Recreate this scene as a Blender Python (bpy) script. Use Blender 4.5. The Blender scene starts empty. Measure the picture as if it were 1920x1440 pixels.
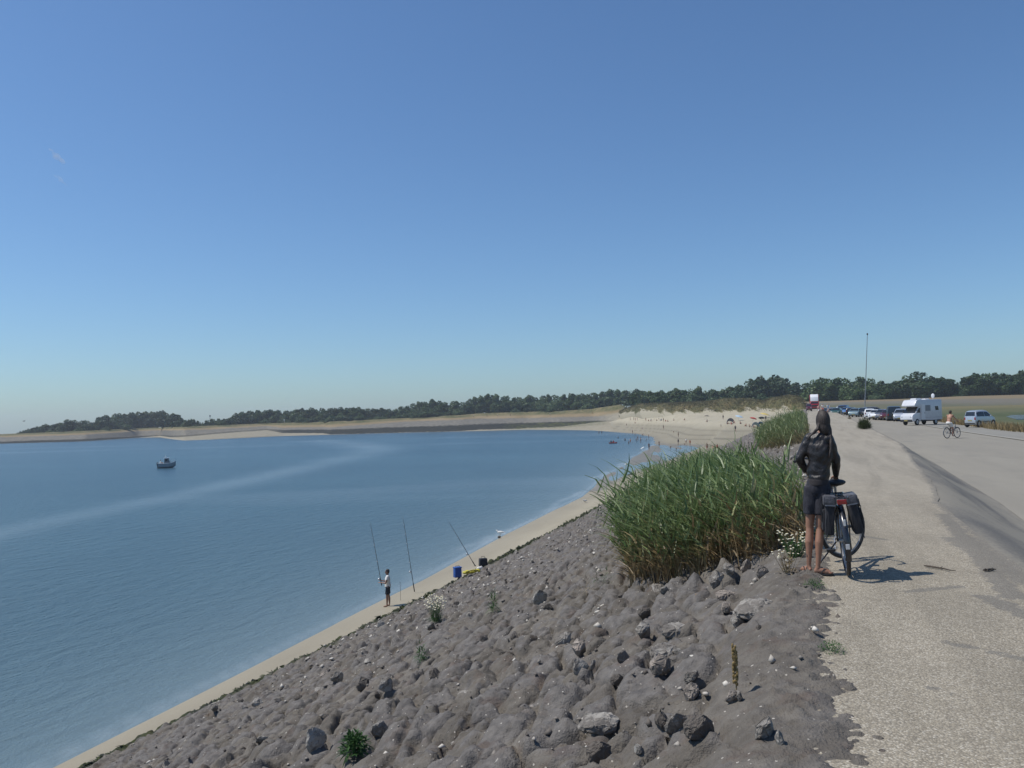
import bpy, bmesh, math, random
import numpy as np
from mathutils import Vector, Matrix, Euler

# ------------------------------------------------------------------ camera, sky, sun, exposure
random.seed(7); NP = np.random.RandomState(7)
SC = bpy.context.scene
COL = SC.collection
R = math.radians
FPX = 1553.0; EYE = 1.65; PITCH = R(2.30); ROLL = R(1.50)

cam_d = bpy.data.cameras.new("camera"); cam = bpy.data.objects.new("camera", cam_d); COL.objects.link(cam)
cam_d.sensor_width = 36.0; cam_d.lens = FPX / 1920 * 36.0
cam_d.clip_start = 0.05; cam_d.clip_end = 20000
_f = Vector((0, math.cos(PITCH), math.sin(PITCH)))
_r0 = Vector((1, 0, 0)); _u0 = Vector((0, -math.sin(PITCH), math.cos(PITCH)))
_r = _r0 * math.cos(ROLL) - _u0 * math.sin(ROLL)
_u = _u0 * math.cos(ROLL) + _r0 * math.sin(ROLL)
M = Matrix((( _r.x, _u.x, -_f.x, 0), (_r.y, _u.y, -_f.y, 0), (_r.z, _u.z, -_f.z, EYE), (0, 0, 0, 1)))
cam.matrix_world = M
SC.camera = cam

SUN_EL = R(59); SX, SY = -1.0, 0.05
_h = math.hypot(SX, SY)
SDIR = Vector((SX / _h * math.cos(SUN_EL), SY / _h * math.cos(SUN_EL), math.sin(SUN_EL)))
world = bpy.data.worlds.new("World"); SC.world = world; world.use_nodes = True
nt = world.node_tree; nt.nodes.clear()
sky = nt.nodes.new('ShaderNodeTexSky'); sky.sky_type = 'NISHITA'; sky.sun_disc = False
sky.sun_elevation = SUN_EL; sky.sun_rotation = math.atan2(SX, SY)
sky.altitude = 0; sky.air_density = 1.0; sky.dust_density = 0.6; sky.ozone_density = 1.5
bg = nt.nodes.new('ShaderNodeBackground'); bg.inputs[1].default_value = 0.108
out = nt.nodes.new('ShaderNodeOutputWorld')
wb = nt.nodes.new('ShaderNodeMix'); wb.data_type = 'RGBA'; wb.blend_type = 'MULTIPLY'; wb.inputs[0].default_value = 1
wb.inputs[7].default_value = (0.645, 0.865, 1.08, 1)
nt.links.new(sky.outputs[0], wb.inputs[6]); nt.links.new(wb.outputs[2], bg.inputs[0]); nt.links.new(bg.outputs[0], out.inputs[0])
sun_d = bpy.data.lights.new("sun", 'SUN'); sun_d.energy = 4.1; sun_d.angle = R(0.53); sun_d.color = (1.0, 0.95, 0.88)
sun = bpy.data.objects.new("sun", sun_d); COL.objects.link(sun)
sun.rotation_mode = 'QUATERNION'; sun.rotation_quaternion = SDIR.to_track_quat('Z', 'Y')
SC.view_settings.view_transform = 'Standard'; SC.view_settings.look = 'None'
SC.view_settings.exposure = 0.0; SC.view_settings.gamma = 1.0
SC.cycles.max_bounces = 6; SC.cycles.transparent_max_bounces = 12; SC.cycles.volume_bounces = 0

# ------------------------------------------------------------------ helpers: pixels of the 1920x1440 photograph to real points
def ray(px, py):
    return (_f * FPX + _r * (px - 960) - _u * (py - 720)).normalized()
def at_z(px, py, z):
    d = ray(px, py); k = (z - EYE) / d.z
    return Vector((0, 0, EYE)) + d * k
def at_y(px, py, y):
    d = ray(px, py); return Vector((0, 0, EYE)) + d * (y / d.y)
TH = R(19.5); CT, ST_ = math.cos(TH), math.sin(TH)
def st2xy(s, t): return s * CT + t * ST_, -s * ST_ + t * CT       # t runs along the dike, s to its right
def xy2st(x, y): return x * CT - y * ST_, x * ST_ + y * CT
def sm(a, b, x):
    k = np.clip((x - a) / (b - a), 0, 1); return k * k * (3 - 2 * k)

# vector noise
def hsh(ix, iy, k=0):
    n = (ix.astype(np.int64) * 374761393 + iy.astype(np.int64) * 668265263 + k * 2147483647 + 1013904223) & 0xffffffff
    n = ((n ^ (n >> 13)) * 1274126177) & 0xffffffff
    n = n ^ (n >> 16)
    return (n & 0xffffff) / float(0xffffff)
def vn(x, y, k=0):
    x = np.asarray(x, float); y = np.asarray(y, float)
    ix = np.floor(x); iy = np.floor(y); fx = x - ix; fy = y - iy
    fx = fx * fx * (3 - 2 * fx); fy = fy * fy * (3 - 2 * fy)
    a = hsh(ix, iy, k); b = hsh(ix + 1, iy, k); c = hsh(ix, iy + 1, k); d = hsh(ix + 1, iy + 1, k)
    return (a * (1 - fx) + b * fx) * (1 - fy) + (c * (1 - fx) + d * fx) * fy
def fbm(x, y, k=0, o=4):
    s = 0; a = .5
    for i in range(o):
        s = s + a * vn(x * 2 ** i, y * 2 ** i, k + 7 * i); a *= .5
    return s / (1 - .5 ** o)
def cracks(x, y, k):
    ix = np.floor(x); iy = np.floor(y); f1 = np.full_like(x, 9.); f2 = np.full_like(x, 9.); idd = np.zeros_like(x); ox = np.zeros_like(x); oy = np.zeros_like(x)
    for dx in (-1, 0, 1):
        for dy in (-1, 0, 1):
            cx = ix + dx; cy = iy + dy
            ex = x - cx - .1 - .8 * hsh(cx, cy, k); ey = y - cy - .1 - .8 * hsh(cx, cy, k + 1)
            d = np.hypot(ex, ey); h = hsh(cx, cy, k + 2); m = d < f1; ta = 6.283 * hsh(cx, cy, k + 3)
            ox = np.where(m, ex * np.cos(ta) + ey * np.sin(ta), ox)
            f2 = np.where(m, f1, np.minimum(f2, d)); idd = np.where(m, h, idd); f1 = np.where(m, d, f1)
    return f2 - f1, idd, ox
def domes(x, y, k, pres, rlo, rhi, flat=.5):
    """highest of scattered tilted domes; x, y in cell units; returns height 0..1 and stone id"""
    ix = np.floor(x); iy = np.floor(y)
    best = np.zeros_like(x); bid = np.zeros_like(x)
    for dx in (-1, 0, 1):
        for dy in (-1, 0, 1):
            cx = ix + dx; cy = iy + dy
            on = hsh(cx, cy, k) < pres
            px = cx + .15 + .7 * hsh(cx, cy, k + 1); py = cy + .15 + .7 * hsh(cx, cy, k + 2)
            r = rlo + (rhi - rlo) * hsh(cx, cy, k + 3)
            an = 3.14159 * hsh(cx, cy, k + 4); asp = .55 + .45 * hsh(cx, cy, k + 5)
            ux = (x - px) * np.cos(an) + (y - py) * np.sin(an); uy = -(x - px) * np.sin(an) + (y - py) * np.cos(an)
            # squarish outline so that stones look broken, not round
            q = (np.abs(ux / r) ** 2.6 + np.abs(uy / (r * asp)) ** 2.6) ** (1 / 1.3)
            hh = .35 + .65 * hsh(cx, cy, k + 6)
            ta = 6.283 * hsh(cx, cy, k + 7)
            h = hh * np.clip(1 - q, 0, 1) ** flat * (1 + .45 * (ux * np.cos(ta) + uy * np.sin(ta)) / r)
            h = np.where(on, h, 0)
            m = h > best
            best = np.where(m, h, best); bid = np.where(m, hsh(cx, cy, k + 9), bid)
    return best, bid

# ------------------------------------------------------------------ terrain functions
def rise(t): return 1.35 * sm(70, 225, t) + .5 * sm(225, 330, t)
TOE_T = [-60, 16, 32, 45, 85, 150, 400]; TOE_S = [-17.2, -18.0, -18.0, -18.15, -18.8, -19.6, -21]
def toe_s(t): return np.interp(t, TOE_T, TOE_S)
EDGE_T = [-40, 4, 16, 20, 28, 34, 43, 70, 110, 400]; EDGE_S = [1.75, 1.85, 2.1, 2.5, 3.05, 3.5, 4.05, 4.8, 5.4, 5.6]
def edge_s(t): return np.interp(t, EDGE_T, EDGE_S)
def band_w(t): return np.interp(t, [0, 16, 34, 44, 80], [1.5, 1.45, .9, .6, .5])
ROAD_DROP = .42
def road_z(t): return -ROAD_DROP + rise(t) * .8
def slope_base(s, t):
    ts = toe_s(t); k = np.clip(s / ts, 0, 1)
    z = rise(t) * (1 - k) - 7.12 * (k * .955 + .045 * k * k + .0)
    return z - .02 * sm(-.1, .5, s)
def dike_z(s, t):
    e = edge_s(t)
    top = np.where(s < e, rise(t), rise(t) + (road_z(t) - rise(t)) * sm(0, 1, (s - e) / band_w(t)))
    return np.where(s < 0, slope_base(s, t), top)
DUNE_PX = [1130, 1165, 1200, 1240, 1300, 1360, 1400, 1430, 1450, 1480, 1490, 1505, 1514]
DUNE_D = [600, 500, 432, 396, 370, 350, 335, 322, 310, 296, 290, 282, 276]
FOOT_XY = [((p - 960) / FPX * d, d) for p, d in zip(DUNE_PX, DUNE_D)]
def seg_dist(x, y, pts):
    best = np.full(np.shape(x), 1e9); sgn = np.ones(np.shape(x))
    for (x0, y0), (x1, y1) in zip(pts[:-1], pts[1:]):
        dx, dy = x1 - x0, y1 - y0; L = dx * dx + dy * dy
        k = np.clip(((x - x0) * dx + (y - y0) * dy) / L, 0, 1)
        d = np.hypot(x - x0 - k * dx, y - y0 - k * dy)
        c = dx * (y - y0) - dy * (x - x0)
        m = d < best; best = np.where(m, d, best); sgn = np.where(m, np.sign(c), sgn)
    return best * sgn       # positive on the left of the walking direction
WATER_Z = -7.30
WL_ST = [(-18.0, -60), (-18.5, 0), (-19.1, 16), (-19.7, 27), (-20.1, 33), (-20.5, 42), (-22, 60), (-23.6, 89), (-28, 118), (-31, 150), (-36, 195),
         (-42, 245), (-55, 315), (-72, 372), (-92, 415), (-127, 498), (-150, 530)]
WL_XY = [st2xy(*p) for p in WL_ST]
def beach_z(x, y):
    s, t = xy2st(x, y)
    W = -seg_dist(x, y, WL_XY)                      # landward positive
    D = np.abs(seg_dist(x, y, FOOT_XY))
    up = np.interp(D, [0, 6, 15, 45, 80, 130, 190, 400], [1.2, .3, -.6, -2.9, -4.9, -6.5, -7.0, -7.02])
    up = np.minimum(up, np.interp(960 + FPX * x / np.maximum(y, 5), [1100, 1130, 1190], [-5.2, -4.3, 2]))
    g = WATER_Z + np.where(W < 0, W * .07, np.where(W < 3, W * .09, .27 + (W - 3) * .012))
    far = WATER_Z + np.where(W < 0, W * .05, W * .03 + .00035 * W * W)
    g = g + (far - g) * sm(180, 260, t)
    z = g + (np.maximum(g, up) - g) * sm(150, 230, t) * sm(-1, 22, W)
    pool = sm(88, 112, t) * (1 - sm(225, 262, t)) * (1 - sm(-26.0, -22.5, s + .0 * t)) * sm(-3, 3, W)
    n = fbm((s + .24 * t) * .30, t * .035, 31, 3) - .5
    zp = WATER_Z + .035 + n * .42
    z = z + (zp - z) * pool
    z = z + .02 * (fbm(s * .35, t * .08, 40, 3) - .5) * (1 - pool) + .12 * (fbm(x * .12, y * .12, 44, 4) - .5) * sm(170, 260, t)
    return z
def top_z(x, y):
    s, t = xy2st(x, y)
    if s > toe_s(t) - .1: 
        z = float(dike_z(np.float64(s), np.float64(t)))
        if s < 0 and t > 150: z = max(z, float(beach_z(np.float64(x), np.float64(y))))
        return z
    return float(beach_z(np.float64(x), np.float64(y)))
def hit(px, py, floor=None, lo=2, hi=900):
    """march the photograph's ray to the terrain"""
    d = ray(px, py); o = Vector((0, 0, EYE)); k = lo; st = .05
    while k < hi:
        p = o + d * k; z = top_z(p.x, p.y)
        if floor is not None: z = max(z, floor)
        if p.z <= z: return Vector((p.x, p.y, z))
        k += max(.03, min(st * k * .06, (p.z - z) * .8)) if p.z - z > .02 else .02 + k * .001
    return None

# ------------------------------------------------------------------ materials
MATS = {}
def nodes(name):
    m = bpy.data.materials.new(name); m.use_nodes = True
    t = m.node_tree; b = t.nodes['Principled BSDF']
    return m, t, b
def N(t, typ, **kw):
    n = t.nodes.new(typ)
    for k, v in kw.items():
        if hasattr(n, k): setattr(n, k, v)
        else: n.inputs[k.replace('_', ' ')].default_value = v
    return n
def L(t, a, b): t.links.new(a, b)
def ramp(t, fac, stops, interp='LINEAR'):
    n = t.nodes.new('ShaderNodeValToRGB'); n.color_ramp.interpolation = interp
    el = n.color_ramp.elements
    while len(el) < len(stops): el.new(.5)
    for e, (p, c) in zip(el, stops):
        e.position = p; e.color = (c[0], c[1], c[2], 1) if hasattr(c, '__len__') else (c, c, c, 1)
    L(t, fac, n.inputs[0]); return n
def mixc(t, fac, a, b, mode='MIX'):
    n = t.nodes.new('ShaderNodeMix'); n.data_type = 'RGBA'; n.blend_type = mode; n.clamp_factor = True
    for i, v in ((0, fac), (6, a), (7, b)):
        if isinstance(v, bpy.types.NodeSocket): L(t, v, n.inputs[i])
        elif i == 0: n.inputs[0].default_value = v
        else: n.inputs[i].default_value = (v[0], v[1], v[2], 1)
    return n.outputs[2]
def math_(t, op, a, b=0.0, clamp=False):
    n = t.nodes.new('ShaderNodeMath'); n.operation = op; n.use_clamp = clamp
    for i, v in ((0, a), (1, b)):
        if isinstance(v, bpy.types.NodeSocket): L(t, v, n.inputs[i])
        else: n.inputs[i].default_value = v
    return n.outputs[0]
def attr(t, name):
    n = t.nodes.new('ShaderNodeAttribute'); n.attribute_name = name; return n
def noise(t, vec, scale, detail=4, rough=.55, dist=0):
    n = t.nodes.new('ShaderNodeTexNoise'); n.inputs['Scale'].default_value = scale; n.inputs['Detail'].default_value = detail
    n.inputs['Roughness'].default_value = rough; n.inputs['Distortion'].default_value = dist
    if vec is not None: L(t, vec, n.inputs['Vector'])
    return n.outputs['Fac']
def stvec(t, ks=1.0, kt=1.0):
    """position turned into the dike's own axes, scaled"""
    g = t.nodes.new('ShaderNodeNewGeometry'); m = t.nodes.new('ShaderNodeMapping'); m.vector_type = 'POINT'
    m.inputs['Rotation'].default_value = (0, 0, TH)
    L(t, g.outputs['Position'], m.inputs['Vector'])
    v = t.nodes.new('ShaderNodeVectorMath'); v.operation = 'MULTIPLY'; v.inputs[1].default_value = (ks, kt, 1)
    L(t, m.outputs[0], v.inputs[0]); return v.outputs[0]
def bump(t, b, h, strength=.5, dist=.02):
    n = t.nodes.new('ShaderNodeBump'); n.inputs['Strength'].default_value = strength; n.inputs['Distance'].default_value = dist
    L(t, h, n.inputs['Height']); L(t, n.outputs[0], b.inputs['Normal']); return n

def pm(name, col, rough=.6, metal=0, var=.12, scale=12, bmp=0, bscale=30, spec=.5, coat=0, trans=0):
    """a general painted / cloth / metal material with procedural unevenness"""
    if name in MATS: return MATS[name]
    m, t, b = nodes(name)
    tc = t.nodes.new('ShaderNodeTexCoord')
    n = noise(t, tc.outputs['Object'], scale, 4)
    lo = [c * (1 - var) for c in col]; hi = [min(1, c * (1 + var)) for c in col]
    c = ramp(t, n, [(.3, lo), (.7, hi)])
    L(t, c.outputs[0], b.inputs['Base Color'])
    b.inputs['Roughness'].default_value = rough; b.inputs['Metallic'].default_value = metal
    b.inputs['Specular IOR Level'].default_value = spec; b.inputs['Coat Weight'].default_value = coat
    if trans: b.inputs['Transmission Weight'].default_value = trans
    if bmp: bump(t, b, noise(t, tc.outputs['Object'], bscale, 5), bmp, .02)
    MATS[name] = m; return m

def leaf_mat(name, lo, hi, scale=3, rough=.55, tl=.25):
    if name in MATS: return MATS[name]
    m, t, b = nodes(name)
    g = t.nodes.new('ShaderNodeNewGeometry')
    n = noise(t, g.outputs['Position'], scale, 3)
    oi = t.nodes.new('ShaderNodeObjectInfo')
    f = math_(t, 'ADD', math_(t, 'MULTIPLY', n, .6), math_(t, 'MULTIPLY', oi.outputs['Random'], .4))
    f = math_(t, 'ADD', math_(t, 'MULTIPLY', f, .7), math_(t, 'MULTIPLY', g.outputs['Random Per Island'], .3))
    c = ramp(t, f, [(.25, lo), (.75, hi)])
    L(t, c.outputs[0], b.inputs['Base Color']); b.inputs['Roughness'].default_value = rough
    b.inputs['Specular IOR Level'].default_value = .3
    tr = t.nodes.new('ShaderNodeBsdfTranslucent'); L(t, c.outputs[0], tr.inputs[0])
    mx = t.nodes.new('ShaderNodeMixShader'); mx.inputs[0].default_value = tl
    L(t, b.outputs[0], mx.inputs[1]); L(t, tr.outputs[0], mx.inputs[2])
    L(t, mx.outputs[0], t.nodes['Material Output'].inputs[0])
    MATS[name] = m; return m

# ------------------------------------------------------------------ mesh builder
class MB:
    def __init__(s): s.v = []; s.f = []
    def add(s, vs, fs):
        o = len(s.v); s.v += [tuple(p) for p in vs]; s.f += [tuple(i + o for i in f) for f in fs]; return s
    def box(s, c, d, rot=None, taper=1.0):
        x, y, z = d[0] / 2, d[1] / 2, d[2] / 2
        vs = [Vector((sx * x * (taper if sz > 0 else 1), sy * y * (taper if sz > 0 else 1), sz * z)) for sz in (-1, 1) for sy in (-1, 1) for sx in (-1, 1)]
        if rot is not None: vs = [rot @ v for v in vs]
        vs = [v + Vector(c) for v in vs]
        return s.add(vs, [(0, 2, 3, 1), (4, 5, 7, 6), (0, 1, 5, 4), (2, 6, 7, 3), (0, 4, 6, 2), (1, 3, 7, 5)])
    def tube(s, pts, rad, n=8, cap=True, squash=None):
        pts = [Vector(p) for p in pts]
        if not hasattr(rad, '__len__'): rad = [rad] * len(pts)
        vs = []; fs = []; prev = None
        for i, p in enumerate(pts):
            d = (pts[min(i + 1, len(pts) - 1)] - pts[max(i - 1, 0)])
            d = d.normalized() if d.length > 1e-9 else Vector((0, 0, 1))
            if prev is None:
                a = d.cross(Vector((0, 0, 1)) if abs(d.z) < .9 else Vector((0, 1, 0))).normalized()
            else:
                a = (prev - d * prev.dot(d)).normalized()
            prev = a; b = d.cross(a)
            for k in range(n):
                an = 2 * math.pi * k / n
                o = a * math.cos(an) * rad[i] + b * math.sin(an) * rad[i]
                if squash: o = Vector((o.x * squash[0], o.y * squash[1], o.z * squash[2]))
                vs.append(p + o)
        for i in range(len(pts) - 1):
            for k in range(n):
                k2 = (k + 1) % n
                fs.append((i * n + k, i * n + k2, (i + 1) * n + k2, (i + 1) * n + k))
        if cap:
            fs.append(tuple(range(n - 1, -1, -1))); fs.append(tuple((len(pts) - 1) * n + k for k in range(n)))
        return s.add(vs, fs)
    def ball(s, c, r, n=12, m=8, rot=None):
        if not hasattr(r, '__len__'): r = (r, r, r)
        vs = []; fs = []
        for i in range(m + 1):
            ph = math.pi * i / m
            for k in range(n):
                th = 2 * math.pi * k / n
                v = Vector((r[0] * math.sin(ph) * math.cos(th), r[1] * math.sin(ph) * math.sin(th), r[2] * math.cos(ph)))
                if rot is not None: v = rot @ v
                vs.append(v + Vector(c))
        for i in range(m):
            for k in range(n):
                k2 = (k + 1) % n
                fs.append((i * n + k, (i + 1) * n + k, (i + 1) * n + k2, i * n + k2))
        return s.add(vs, fs)
    def prism(s, poly, y0, y1, axis='y'):
        """poly of (a, b) extruded along axis"""
        def P(a, b, c): return {'y': (a, c, b), 'x': (c, a, b), 'z': (a, b, c)}[axis]
        n = len(poly); vs = [P(a, b, y0) for a, b in poly] + [P(a, b, y1) for a, b in poly]
        fs = [tuple(range(n)), tuple(range(2 * n - 1, n - 1, -1))] + [(i, n + i, n + (i + 1) % n, (i + 1) % n) for i in range(n)]
        return s.add(vs, fs)
    def ring(s, c, R_, r, axis='y', n=28, m=8):
        vs = []; fs = []
        for i in range(n):
            a = 2 * math.pi * i / n
            for k in range(m):
                b = 2 * math.pi * k / m; rr = R_ + r * math.cos(b); h = r * math.sin(b)
                p = {'y': (rr * math.cos(a), h, rr * math.sin(a)), 'x': (h, rr * math.cos(a), rr * math.sin(a)), 'z': (rr * math.cos(a), rr * math.sin(a), h)}[axis]
                vs.append(Vector(p) + Vector(c))
        for i in range(n):
            for k in range(m):
                i2 = (i + 1) % n; k2 = (k + 1) % m
                fs.append((i * m + k, i2 * m + k, i2 * m + k2, i * m + k2))
        return s.add(vs, fs)
    def build(s, name, mat, parent=None, smooth=True, bevel=0, normals=True):
        me = bpy.data.meshes.new(name); me.from_pydata(s.v, [], s.f); me.update()
        if normals or bevel:
            bm = bmesh.new(); bm.from_mesh(me)
            bmesh.ops.recalc_face_normals(bm, faces=bm.faces)
            if bevel:
                es = [e for e in bm.edges if len(e.link_faces) == 2 and e.calc_face_angle(0) > .5]
                bmesh.ops.bevel(bm, geom=es, offset=bevel, segments=2, affect='EDGES', profile=.6)
            bm.to_mesh(me); bm.free()
        return link(me, name, mat, parent, smooth)
def link(me, name, mat, parent=None, smooth=True):
    if mat: me.materials.append(mat)
    if smooth:
        me.polygons.foreach_set('use_smooth', np.ones(len(me.polygons), bool))
        try: me.set_sharp_from_angle(angle=R(40))
        except Exception: pass
    o = bpy.data.objects.new(name, me); COL.objects.link(o)
    if parent: o.parent = parent
    return o
def tag(o, label=None, cat=None, group=None, kind=None):
    if label: o['label'] = label
    if cat: o['category'] = cat
    if group: o['group'] = group
    if kind: o['kind'] = kind
    return o
def empty(name, loc=(0, 0, 0), rz=0, label=None, cat=None, group=None):
    o = bpy.data.objects.new(name, None); COL.objects.link(o); o.location = loc; o.rotation_euler = (0, 0, rz)
    o.empty_display_size = .1
    return tag(o, label, cat, group)
CH = {}
def kids(o): return [c for c in COL.objects if c.parent == o]
def index_kids():
    CH.clear()
    for c in COL.objects:
        if c.parent: CH.setdefault(c.parent.name, []).append(c)
def copy_tree(o, parent=None):
    c = o.copy(); COL.objects.link(c)
    if parent: c.parent = parent
    for ch in CH.get(o.name, []): copy_tree(ch, c)
    return c
def baked(mb, voxel, name, mat, parent, smooth_it=4, fac=.5):
    """one continuous skin over overlapping shapes"""
    me = bpy.data.meshes.new('tmp'); me.from_pydata(mb.v, [], mb.f)
    bm = bmesh.new(); bm.from_mesh(me); bmesh.ops.recalc_face_normals(bm, faces=bm.faces); bm.to_mesh(me); bm.free()
    o = bpy.data.objects.new('tmp', me); COL.objects.link(o)
    rm = o.modifiers.new('r', 'REMESH'); rm.mode = 'VOXEL'; rm.voxel_size = voxel
    if smooth_it:
        s_ = o.modifiers.new('s', 'SMOOTH'); s_.iterations = smooth_it; s_.factor = fac
    dg = bpy.context.evaluated_depsgraph_get()
    nm = bpy.data.meshes.new_from_object(o.evaluated_get(dg))
    bpy.data.objects.remove(o); bpy.data.meshes.remove(me)
    nm.name = name; nm.materials.clear()
    return link(nm, name, mat, parent, True)
def grid_mesh(name, X, Y, Z, mat, attrs=None, kind='structure', parent=None, mask=None):
    """X, Y, Z arrays (rows, cols) to one sheet"""
    r, c = X.shape
    me = bpy.data.meshes.new(name)
    co = np.stack([X, Y, Z], -1).reshape(-1, 3).astype(np.float32)
    idx = np.arange(r * c).reshape(r, c)
    q = np.stack([idx[:-1, :-1], idx[:-1, 1:], idx[1:, 1:], idx[1:, :-1]], -1)
    if mask is not None: q = q[mask[:-1, :-1]]
    q = q.reshape(-1, 4)
    # upward faces
    a, b, d = co[q[0, 0]], co[q[0, 1]], co[q[0, 3]]
    if np.cross(b - a, d - a)[2] < 0: q = q[:, ::-1]
    me.vertices.add(r * c); me.vertices.foreach_set('co', co.ravel())
    me.loops.add(q.size); me.loops.foreach_set('vertex_index', q.ravel().astype(np.int32))
    me.polygons.add(len(q)); me.polygons.foreach_set('loop_start', np.arange(0, q.size, 4, dtype=np.int32))
    me.polygons.foreach_set('loop_total', np.full(len(q), 4, np.int32))
    me.polygons.foreach_set('use_smooth', np.ones(len(q), bool))
    for k, v in (attrs or {}).items():
        at = me.attributes.new(k, 'FLOAT', 'POINT'); at.data.foreach_set('value', np.asarray(v, np.float32).ravel())
    me.update(calc_edges=True); me.validate()
    me.materials.append(mat)
    o = bpy.data.objects.new(name, me); COL.objects.link(o)
    if kind: o['kind'] = kind
    if parent: o.parent = parent
    return o
def quads_mesh(name, V, mat, parent=None, attrs=None, smooth=False):
    """V (n,4,3) loose quads"""
    n = len(V); me = bpy.data.meshes.new(name)
    me.vertices.add(n * 4); me.vertices.foreach_set('co', V.astype(np.float32).ravel())
    me.loops.add(n * 4); me.loops.foreach_set('vertex_index', np.arange(n * 4, dtype=np.int32))
    me.polygons.add(n); me.polygons.foreach_set('loop_start', np.arange(0, n * 4, 4, dtype=np.int32))
    me.polygons.foreach_set('loop_total', np.full(n, 4, np.int32))
    if smooth: me.polygons.foreach_set('use_smooth', np.ones(n, bool))
    for k, v in (attrs or {}).items():
        at = me.attributes.new(k, 'FLOAT', 'POINT'); at.data.foreach_set('value', np.repeat(np.asarray(v, np.float32), 4))
    me.update(calc_edges=True); me.materials.append(mat)
    o = bpy.data.objects.new(name, me); COL.objects.link(o)
    if parent: o.parent = parent
    return o
def ribbons(name, base, dirv, length, width, mat, seg=3, droop=.3, parent=None, lean=None, side=None):
    """curved tapering blades: base (n,3), dirv (n,3) unit, length (n), width (n)"""
    n = len(base)
    if side is None:
        a = NP.rand(n) * 6.283
        side = np.stack([np.cos(a), np.sin(a), np.zeros(n)], -1)
    dr = np.zeros((n, 3)); dr[:, 2] = -1
    if lean is not None: dr = lean
    P = []
    for i in range(seg + 1):
        k = i / seg
        c = base + dirv * (length * k)[:, None] + dr * (droop * length * k * k)[:, None] if not hasattr(droop, '__len__') else \
            base + dirv * (length * k)[:, None] + dr * (droop * length * k * k)[:, None]
        w = (width * (1 - k ** 1.6 * .95) * .5)[:, None] * side
        P.append((c - w, c + w))
    V = np.stack([P[0][0], P[0][1]] + [x for p in P[1:] for x in p], 1)      # n, 2(seg+1), 3
    m = 2 * (seg + 1)
    me = bpy.data.meshes.new(name)
    me.vertices.add(n * m); me.vertices.foreach_set('co', V.astype(np.float32).ravel())
    fq = np.array([[2 * i, 2 * i + 1, 2 * i + 3, 2 * i + 2] for i in range(seg)])
    q = (np.arange(n)[:, None, None] * m + fq[None]).reshape(-1, 4)
    me.loops.add(q.size); me.loops.foreach_set('vertex_index', q.ravel().astype(np.int32))
    me.polygons.add(len(q)); me.polygons.foreach_set('loop_start', np.arange(0, q.size, 4, dtype=np.int32))
    me.polygons.foreach_set('loop_total', np.full(len(q), 4, np.int32))
    me.polygons.foreach_set('use_smooth', np.ones(len(q), bool))
    hk = np.tile(np.repeat(np.linspace(0, 1, seg + 1), 2), n)
    at = me.attributes.new('along', 'FLOAT', 'POINT'); at.data.foreach_set('value', hk.astype(np.float32))
    me.update(calc_edges=True)
    if mat: me.materials.append(mat)
    o = bpy.data.objects.new(name, me); COL.objects.link(o)
    if parent: o.parent = parent
    return o
def join_meshes(objs, name):
    """several loose meshes into one object, by data (no operators)"""
    bm = bmesh.new(); mats = []
    for o in objs:
        for m in o.data.materials:
            if m not in mats: mats.append(m)
    for o in objs:
        st = len(bm.faces); bm.from_mesh(o.data); bm.faces.ensure_lookup_table()
        mi = mats.index(o.data.materials[0])
        for f in bm.faces[st:]: f.material_index = mi
    me = bpy.data.meshes.new(name); bm.to_mesh(me); bm.free()
    for m in mats: me.materials.append(m)
    par = objs[0].parent
    for o in objs: bpy.data.objects.remove(o)
    n = bpy.data.objects.new(name, me); COL.objects.link(n)
    if par: n.parent = par
    return n
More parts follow.
